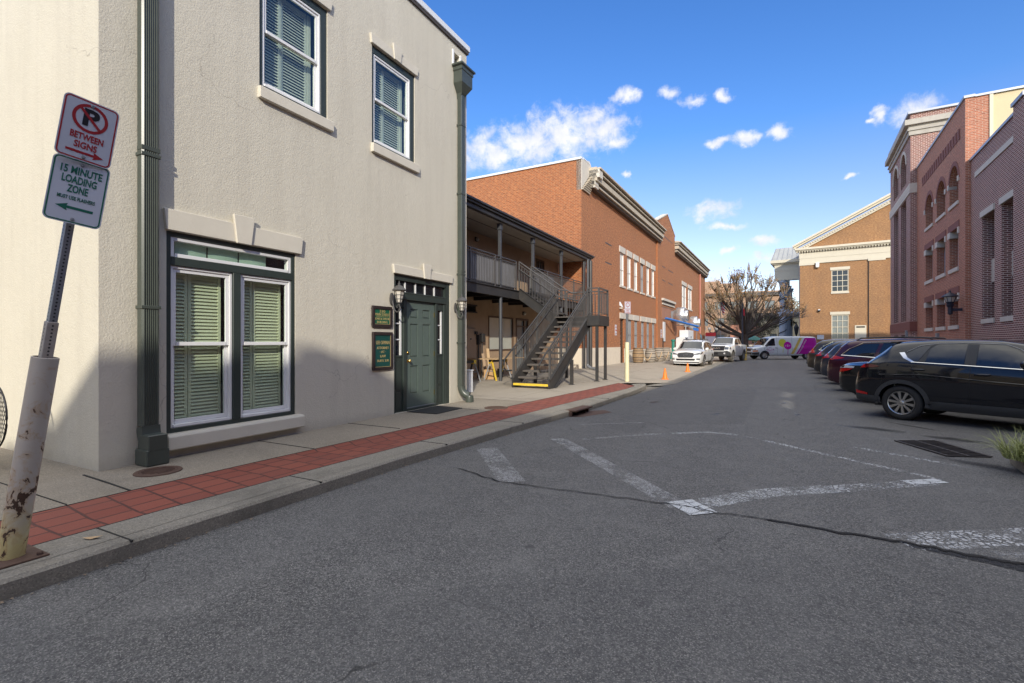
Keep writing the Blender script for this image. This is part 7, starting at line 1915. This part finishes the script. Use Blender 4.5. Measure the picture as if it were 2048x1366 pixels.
row_suv(6, dict(L=4.4,W=1.8,H=1.66,rake=.5,tz=(1.05,1.3),tx=.3), 1.95, 32.0, 108, 'farthest car of the parked row, small and black beside the magenta end of the van', 'car_black2')

# --- white SUV facing the camera
L = 5.05
c = Car(L, 1.96, [(0,.62),(.015,.85),(.08,1.05),(.2,1.25),(.45,1.55),(.7,1.68),(1.2,1.725),(2.0,1.745),(2.6,1.72),(2.95,1.62),(3.4,1.36),(3.72,1.17),(3.85,1.13),(4.3,1.09),(4.7,1.02),(4.9,.92),(5.0,.80),(L,.66)], [(0,1.05),(1,1.09),(2.5,1.04),(3.8,1.02),(L,.95)], (1.08,3.98), .38, clear=.25, railw=.76,
    plan=[(0,.72),(.04,.82),(.12,.90),(.3,.965),(.7,1),(L-1.0,1),(L-.5,.97),(L-.2,.92),(L-.06,.85),(L,.78)])
r = place('parked_suv', -3.72, 33.9, 184, 'white SUV facing the camera on the forecourt beside the brick wall', 'car', None, (3.98,.86))
c.body(M['car_white'], r); c.wheel_set(r, 10, tyre='tyre_d'); c.rocker(r, M['clad'], .1)
for sd in 'rl':
    c.overlay('window', [(.62,1.2),(1.35,1.14),(1.5,1.56),(1.1,1.54)], sd, M['car_glass'], r); c.overlay('window', [(1.45,1.135),(2.38,1.10),(2.4,1.6),(1.6,1.58)], sd, M['car_glass'], r); c.overlay('window', [(2.48,1.10),(3.62,1.06),(3.3,1.3),(2.95,1.53),(2.5,1.6)], sd, M['car_glass'], r)
    c.trim('window_trim', [(.55,1.18),(1.45,1.11),(3.68,1.035)], sd, M['chrome'], r, .010, close=False); c.overlay('tail_light', [(.08,1.0),(.5,1.03),(.45,1.12),(.12,1.12)], sd, M['tail'], r, off=.01)
    c.overlay('headlight', [(4.35,.90),(4.85,.80),(4.93,.84),(4.9,.90),(4.45,.98)], sd, M['head'], r, off=.01)
hp = [(-.86,.80),(-.52,.78),(-.50,.83),(-.80,.92),(-.90,.93)]
c.overlay('headlight', hp, 'front', M['head'], r, off=.014); c.overlay('headlight', mirror_y(hp), 'front', M['head'], r, off=.014)
c.overlay('grille', [(-.42,.60),(.42,.60),(.52,.74),(.46,.90),(0,.945),(-.46,.90),(-.52,.74)], 'front', M['sign_black'], r, off=.012)
mb = MB()
for k in range(7):
    z = .63+.045*k; hw = .42+.09*min(1, k/3) - (.05 if k > 5 else 0); mb.tube([(c.xsurf(hw*t, z, False)+.016, hw*t, z) for t in [-1+2*i/10 for i in range(11)]], .006, 4)
mb.build('grille_mesh', M['galv'], r)
mb = MB(); x_ = c.xsurf(0,.77,False)+.03
for sy in (-1,1): mb.tube([(x_, sy*.055+.075*cos(a), .77+.04*sin(a)) for a in [2*pi*i/18 for i in range(19)]], .009, 6)
mb.build('badge', M['chrome'], r)
c.overlay('lower_intake', [(-.55,.42),(.55,.42),(.6,.53),(-.6,.53)], 'front', M['sign_black'], r, off=.012)
fp = [(-.90,.44),(-.66,.46),(-.68,.57),(-.90,.55)]; c.overlay('fog_lamp', fp, 'front', M['head'], r, off=.012); c.overlay('fog_lamp', mirror_y(fp), 'front', M['head'], r, off=.012)
c.overlay('chin', [(-.85,.27),(.85,.27),(.85,.34),(-.85,.34)], 'front', M['clad'], r, off=.012)
c.overlay('windshield', [(2.92,-.62),(3.74,-.82),(3.74,.82),(2.92,.62)], 'top', M['car_glass'], r); c.mirror(r, 3.45, 1.10, M['car_white']); c.rails(r, .8, 2.9, M['galv'], h=.07)
mb = MB(); 
for x in (1.3, 2.3): mb.box(x-.03,x+.03,-.72,.72,c.zsurf(x,.6)+.07,c.zsurf(x,.6)+.10)
mb.build('roof_bar', M['black'], r)
c.handle(r, 2.45, 1.0, M['chrome']); c.handle(r, 1.45, 1.02, M['chrome']); c.seam(r, [[(2.44,1.08),(2.42,.7),(2.4,.32)],[(3.68,1.03),(3.55,.6),(3.5,.32)],[(1.45,1.1),(1.5,.8)]])

# --- white pickup with a heavy grey bumper
L = 5.95
c = Car(L, 2.02, [(0,.8),(.015,1.20),(.04,1.40),(.1,1.42),(1.72,1.42),(1.80,1.43),(1.86,1.55),(1.98,1.86),(2.15,1.95),(2.6,1.985),(3.3,1.985),(3.6,1.93),(3.9,1.72),(4.25,1.48),(4.4,1.44),(5.0,1.41),(5.6,1.37),(5.82,1.30),(5.9,1.15),(L,.9)], [(0,1.33),(2,1.34),(4.4,1.32),(L,1.2)], (1.25,4.92), .44, arch=.50, clear=.46, railw=.80,
    plan=[(0,.93),(.05,.96),(.3,.99),(.8,1),(L-.8,1),(L-.3,.97),(L-.08,.93),(L,.88)], nose_low=.62, tail_low=.58)
r = place('pickup_truck', -2.5, 42.6, 190, 'white pickup with a black grille and rugged grey bumper parked beside the van', 'truck', None, (4.92,.90))
c.body(M['car_white'], r); c.wheel_set(r, 8, tyre='tyre_d', rimk=.56, wid=.28); c.arch_clad(r, M['clad'], .06)
for sd in 'rl':
    c.overlay('window', [(2.12,1.42),(2.88,1.41),(2.9,1.86),(2.28,1.85)], sd, M['car_glass'], r); c.overlay('window', [(3.0,1.41),(4.1,1.39),(3.85,1.62),(3.55,1.83),(3.02,1.865)], sd, M['car_glass'], r)
    c.overlay('headlight', [(5.5,1.02),(5.86,1.0),(5.86,1.22),(5.6,1.24)], sd, M['head'], r, off=.01); c.overlay('tail_light', [(.03,1.0),(.16,1.0),(.16,1.35),(.03,1.35)], sd, M['tail'], r, off=.01)
hp = [(-.90,1.0),(-.60,1.0),(-.58,1.2),(-.88,1.2)]; c.overlay('headlight', hp, 'front', M['head'], r, off=.014); c.overlay('headlight', mirror_y(hp), 'front', M['head'], r, off=.014)
c.overlay('grille', [(-.56,.92),(.56,.92),(.60,1.26),(-.60,1.26)], 'front', M['sign_black'], r, off=.018)
mb = text_mb('RAM', .16, .5, .01); mb.xf(Matrix.Translation((c.xsurf(0,1.1,False)+.035,0,1.1)) @ Matrix.Rotation(pi/2,4,'Z')); mb.build('grille_letters', M['chrome'], r)
mb = MB(); mb.tube([(c.xsurf(.5,1.2,False)+.03, y, z) for y, z in ((-.6,.94),(-.62,1.27),(.62,1.27),(.6,.94),(-.6,.94))], .025, 6); mb.build('grille_surround', M['galv'], r)
mb = MB(); mb.prism([(-1.0,.50),(1.0,.50),(1.02,.72),(.85,.92),(.5,.86),(-.5,.86),(-.85,.92),(-1.02,.72)], 'x', L-.28, L+.16); mb.build('bumper', M['clad'], r, bevel=.04, seg=2)
mb = MB()
for sy in (-1,1): mb.lathe([(.07,0),(.06,.02),(.001,.02)], 14, (L+.16, sy*.62, .70), 'x')
mb.build('fog_lamp', M['tail_clear'], r)
mb = MB(); mb.box(L+.16,L+.18,-.16,.16,.60,.76); mb.build('winch_mount', M['sign_black'], r)
c.overlay('hood_scoop', [(4.55,-.45),(5.35,-.40),(5.35,.40),(4.55,.45)], 'top', M['car_black'], r, off=.02)
c.overlay('windshield', [(3.55,-.66),(4.28,-.80),(4.28,.80),(3.55,.66)], 'top', M['car_glass'], r)
c.overlay('bed_cover', [(.12,-.8),(1.75,-.8),(1.75,.8),(.12,.8)], 'top', M['rubber'], r, off=.006); c.mirror(r, 4.0, 1.42, M['black']); c.handle(r, 2.98, 1.22, M['black']); c.handle(r, 2.15, 1.22, M['black'])
c.seam(r, [[(2.95,1.38),(2.93,.6)],[(4.18,1.36),(4.1,.6)],[(2.02,1.38),(1.95,.6)],[(1.84,1.38),(1.84,.95)]])

# --- long panel van
L = 6.15
c = Car(L, 2.0, [(0,.9),(.015,1.6),(.05,1.95),(.12,2.06),(.3,2.10),(1.5,2.12),(3.6,2.12),(4.05,2.08),(4.35,1.96),(4.75,1.60),(5.08,1.27),(5.2,1.22),(5.7,1.14),(6.0,1.06),(6.1,.92),(L,.7)], [(0,1.22),(3.5,1.22),(4.9,1.19),(5.5,1.05),(L,.9)], (1.0,4.95), .37, arch=.45, clear=.36, railw=.84,
    plan=[(0,.93),(.05,.97),(.3,1),(L-1.0,1),(L-.5,.97),(L-.2,.92),(L-.05,.86),(L,.8)], nose_low=.4, tail_low=.42)
r = place('panel_van', -.25, 50.0, -120, 'long panel van, pale grey with lime and magenta circles and a magenta rear', 'van', None, (4.95,.90))
c.body(M['car_vanw'], r); c.wheel_set(r, 8, rimk=.58, steel=True)
for sd in 'lr':
    c.overlay('rear_graphic', [(.10,.52),(.52,.50),(.52,.75),(.7,.90),(1.0,.95),(1.3,.9),(1.46,.7),(1.5,.5),(2.05,.5),(1.16,1.96),(.14,1.96),(.06,1.5)], sd, M['car_mag'], r, off=.004, rim=.003)
    c.overlay('ochre_stripe', [(2.28,.5),(2.55,.5),(1.66,1.98),(1.40,1.98)], sd, M['ochre'], r, off=.004, rim=.003)
    c.overlay('lime_circle', [(3.28+.37*cos(a), 1.50+.37*sin(a)) for a in [2*pi*i/28 for i in range(28)]], sd, M['lime'], r, off=.004, rim=.003)
    c.overlay('lime_stem', [(3.24,.62),(3.29,.62),(3.29,1.15),(3.24,1.15)], sd, M['lime'], r, off=.004, rim=.003)
    c.overlay('magenta_circle', [(2.82+.36*cos(a), 1.26+.36*sin(a)) for a in [2*pi*i/28 for i in range(28)]], sd, M['car_mag'], r, off=.008, rim=.003)
    c.overlay('magenta_stem', [(2.79,.45),(2.84,.45),(2.84,.92),(2.79,.92)], sd, M['car_mag'], r, off=.006, rim=.003)
    c.overlay('window', [(3.98,1.25),(4.92,1.22),(4.55,1.62),(4.25,1.90),(4.0,1.92)], sd, M['car_glass'], r)
    c.overlay('headlight', [(5.78,.86),(6.06,.84),(6.05,.98),(5.72,1.02)], sd, M['head'], r, off=.01); c.overlay('turn_signal', [(5.60,.72),(6.02,.70),(6.05,.80),(5.62,.84)], sd, M['amber'], r, off=.012)
    c.overlay('bumper_trim', [(5.45,.42),(6.08,.44),(6.08,.64),(5.45,.66)], sd, M['clad'], r, off=.012); c.overlay('tail_light', [(.01,1.3),(.08,1.3),(.09,1.75),(.03,1.75)], sd, M['tail'], r, off=.01)
    s_ = 1 if sd == 'l' else -1
    R_ = Matrix.Rotation(pi if sd == 'l' else 0, 4, 'Z')
    mb = MB()
    def lift(mbx, x0, z0, ang=0, o=.010):
        for p in mbx.v:
            u, v = p[0]*cos(ang)-p[2]*sin(ang), p[0]*sin(ang)+p[2]*cos(ang)
            x = x0 - s_*u; z = z0 + v
            yield (x, s_*(c.ysurf(x, z) + o - p[1]*.0), z)
    for t_, x0, z0, sz in (('o',4.72,.93,.36),('x',4.18,.93,.34)):
        a = text_mb(t_, sz, None, .004); a.v = list(lift(a, x0, z0)); merge(mb, a)
    for (x0, x1, z0, z1) in ((4.36,4.39,.78,1.10),(4.55,4.58,.78,1.10),(4.39,4.55,1.07,1.10),(4.39,4.55,.78,.81)):
        mb.poly([(x, s_*(c.ysurf(x, z)+.010), z) for x, z in ((x0,z0),(x1,z0),(x1,z1),(x0,z1))])
    for (x0, x1) in ((4.72,4.58),(4.54,4.36),(4.32,4.12)):
        mb.poly([(x, s_*(c.ysurf(x, z)+.010), z) for x, z in ((x0,.655),(x1,.655),(x1,.675),(x0,.675))])
    mb.build('door_logo', M['car_mag'], r)
    mb = MB(); a = text_mb('HAPPINESS INSIDE', .15, 1.5, .004, .004); a.v = list(lift(a, 1.44, 1.16, (radians(58) if s_ > 0 else -radians(58)), .011)); merge(mb, a)
    for t_, x0 in (('o',3.02),('x',2.64)):
        a = text_mb(t_, .20, None, .004); a.v = list(lift(a, x0, 1.26, 0, .014)); merge(mb, a)
    for (x0, x1, z0, z1) in ((2.77,2.79,1.19,1.33),(2.87,2.89,1.19,1.33),(2.79,2.87,1.31,1.33),(2.79,2.87,1.19,1.21)):
        mb.poly([(x, s_*(c.ysurf(x, z)+.014), z) for x, z in ((x0,z0),(x1,z0),(x1,z1),(x0,z1))])
    mb.build('side_lettering', M['white'], r)
gp = [(-.72,.74),(.72,.74),(.74,1.0),(-.74,1.0)]; c.overlay('grille', gp, 'front', M['sign_black'], r, off=.012)
hp = [(-.84,.86),(-.52,.86),(-.52,.98),(-.82,.99)]; c.overlay('headlight', hp, 'front', M['head'], r, off=.018); c.overlay('headlight', mirror_y(hp), 'front', M['head'], r, off=.018)
c.overlay('bumper_trim', [(-.86,.44),(.86,.44),(.86,.66),(-.86,.66)], 'front', M['clad'], r, off=.014)
c.overlay('windshield', [(4.38,-.70),(5.04,-.84),(5.04,.84),(4.38,.70)], 'top', M['car_glass'], r); c.mirror(r, 4.8, 1.25, M['black']); c.handle(r, 3.9, 1.05, M['black'])
c.seam(r, [[(3.80,2.0),(3.80,1.2),(3.78,.46)],[(5.0,1.2),(5.0,.9),(4.98,.86)],[(2.4,2.0),(2.4,1.2),(2.4,.46)]], r=.006)
SUN_E = 2.9; SKY_S = .15; EXPO = 0.5; CLK = 5.2; FILL_VEIL = 8.4
CLOUDS = [(-0.5204, 0.3634, 0.0949, 0.0449), (-0.4439, 0.3812, 0.1141, 0.0545), (-0.3729, 0.395, 0.1123, 0.0586), (-0.3079, 0.3978, 0.0808, 0.0505), (-0.2735, 0.3783, 0.0408, 0.0282), (-0.3109, 0.4233, 0.0414, 0.0249), (-0.2482, 0.4488, 0.036, 0.016), (-0.1641, 0.4459, 0.0252, 0.0147), (-0.1277, 0.4332, 0.0356, 0.0128), (-0.0749, 0.4283, 0.0235, 0.0125), (-0.0818, 0.3614, 0.0364, 0.0103), (-0.0335, 0.3575, 0.0287, 0.0151), (0.0175, 0.3609, 0.0282, 0.0156), (-0.0896, 0.2468, 0.0451, 0.0199), (-0.0663, 0.2152, 0.04, 0.0089), (-0.0064, 0.1796, 0.0319, 0.0143), (-0.0081, 0.1488, 0.03, 0.0111), (0.2137, 0.3483, 0.0367, 0.0258), (0.1668, 0.359, 0.0129, 0.0195), (0.1517, 0.3511, 0.0115, 0.0072), (-0.0966, 0.1102, 0.0325, 0.0117), (-0.0603, 0.1716, 0.0159, 0.009), (-0.254, 0.3197, 0.0121, 0.0067), (0.1267, 0.2713, 0.0103, 0.0049)]
# ------------------------------------------------------------------ camera, sun, sky
cam = bpy.data.cameras.new('camera'); co = bpy.data.objects.new('camera', cam); COL.objects.link(co)
cam.sensor_width = 36; cam.lens = 36*980/2048; cam.clip_end = 3000; cam.clip_start = .05
YAW = math.atan(511/980)
co.location = (0, 0, 1.63); co.rotation_euler = (pi/2, 0, YAW)
S.camera = co
AZ = radians(-28.3); EL = radians(22.8)      # direction the light travels: clockwise from +y, and how steeply it falls
d = Vector((sin(AZ)*cos(EL), cos(AZ)*cos(EL), -sin(EL)))
sun = bpy.data.lights.new('sun', 'SUN'); so = bpy.data.objects.new('sun', sun); COL.objects.link(so)
sun.energy = SUN_E; sun.angle = radians(.53); sun.color = (1.0, .93, .80)
so.rotation_euler = (-d).to_track_quat('Z', 'Y').to_euler(); so.location = (20, -40, 40)
w = bpy.data.worlds.new('World'); S.world = w; w.use_nodes = True
nt = w.node_tree; bg = nt.nodes['Background']
sky = N(nt, 'ShaderNodeTexSky', sky_type='NISHITA', sun_disc=False, sun_elevation=EL, sun_rotation=atan2(-d.x, -d.y), altitude=200, air_density=1.0, dust_density=.6, ozone_density=2.2)
hsv = N(nt, 'ShaderNodeHueSaturation', {'Hue': .513, 'Saturation': 1.30, 'Value': 1.12, 'Color': sky.outputs[0]})
lowf = N(nt, 'ShaderNodeMapRange', {'Value': math_n(nt, 'ARCSINE', N(nt, 'ShaderNodeSeparateXYZ', {0: N(nt, 'ShaderNodeTexCoord').outputs['Generated']}).outputs[2]), 'From Min': radians(2), 'From Max': radians(22), 'To Min': 1, 'To Max': 0}).outputs[0]
hs2 = N(nt, 'ShaderNodeHueSaturation', {'Hue': .545, 'Saturation': .85, 'Value': .98, 'Color': sky.outputs[0]})
skyc = mixc(nt, lowf, hsv.outputs[0], hs2.outputs[0])
# small fair-weather clouds placed by azimuth and elevation
dirv = N(nt, 'ShaderNodeTexCoord').outputs['Generated']
sx = N(nt, 'ShaderNodeSeparateXYZ', {0: dirv})
az = math_n(nt, 'ARCTAN2', sx.outputs[0], sx.outputs[1]); el = math_n(nt, 'ARCSINE', sx.outputs[2])
p2 = N(nt, 'ShaderNodeCombineXYZ', {0: az, 1: el, 2: 0.0}).outputs[0]
CL = CLOUDS
wv_ = N(nt, 'ShaderNodeTexNoise', {'Vector': p2, 'Scale': 14, 'Detail': 6, 'Roughness': .6}).outputs['Color']
pw = N(nt, 'ShaderNodeVectorMath', {0: p2, 1: N(nt, 'ShaderNodeVectorMath', {0: N(nt, 'ShaderNodeVectorMath', {0: wv_, 1: (.5,.5,.5)}, operation='SUBTRACT').outputs[0], 1: (.075,.05,0)}, operation='MULTIPLY').outputs[0]}, operation='ADD').outputs[0]
acc = None
for a, e, ra, re in CL:
    dv = N(nt, 'ShaderNodeVectorMath', {0: pw, 1: (a, e, 0)}, operation='SUBTRACT').outputs[0]
    dv = N(nt, 'ShaderNodeVectorMath', {0: dv, 1: (1/ra, 1/re, 0)}, operation='MULTIPLY').outputs[0]
    ln = N(nt, 'ShaderNodeVectorMath', {0: dv}, operation='LENGTH').outputs['Value']
    f = math_n(nt, 'SUBTRACT', 1.0, ln)
    acc = f if acc is None else math_n(nt, 'SMOOTH_MAX', acc, f, .25)
nz = noise(nt, p2, 38, 9, .66, .3); nz2 = noise(nt, p2, 11, 4, .5)
den = math_n(nt, 'ADD', acc, math_n(nt, 'MULTIPLY', math_n(nt, 'SUBTRACT', nz, .5), 1.9))
den = math_n(nt, 'ADD', den, math_n(nt, 'MULTIPLY', math_n(nt, 'SUBTRACT', nz2, .5), .8))
al = N(nt, 'ShaderNodeMapRange', {'Value': den, 'From Min': -.05, 'From Max': 1.0, 'To Min': 0, 'To Max': .96}, interpolation_type='SMOOTHSTEP').outputs[0]
shade = N(nt, 'ShaderNodeMapRange', {'Value': noise(nt, p2, 18, 5, .6), 'From Min': .3, 'From Max': .65, 'To Min': 0, 'To Max': 1}).outputs[0]
cc = mixc(nt, shade, (CLK*.70, CLK*.74, CLK*.86, 1), (CLK, CLK*.99, CLK*.99, 1))
col = mixc(nt, al, skyc, cc)
# bright cloud veil added overhead, out of view, to lift the shade
fill_veil = math_n(nt, 'MULTIPLY', N(nt, 'ShaderNodeMapRange', {'Value': el, 'From Min': radians(39), 'From Max': radians(52), 'To Min': 0, 'To Max': 1}, interpolation_type='SMOOTHSTEP').outputs[0],
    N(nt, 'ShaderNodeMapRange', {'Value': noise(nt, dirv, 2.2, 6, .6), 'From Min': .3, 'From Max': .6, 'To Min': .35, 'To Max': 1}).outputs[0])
col = mixc(nt, fill_veil, col, (FILL_VEIL, FILL_VEIL*.985, FILL_VEIL*.95, 1))
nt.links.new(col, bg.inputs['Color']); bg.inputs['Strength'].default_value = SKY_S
S.view_settings.view_transform = 'Standard'; S.view_settings.look = 'None'; S.view_settings.exposure = EXPO; S.view_settings.gamma = 1
S.render.film_transparent = False
S.cycles.max_bounces = 8; S.cycles.transparent_max_bounces = 12
S.cycles.caustics_reflective = False; S.cycles.caustics_refractive = False
S.cycles.sample_clamp_indirect = 6
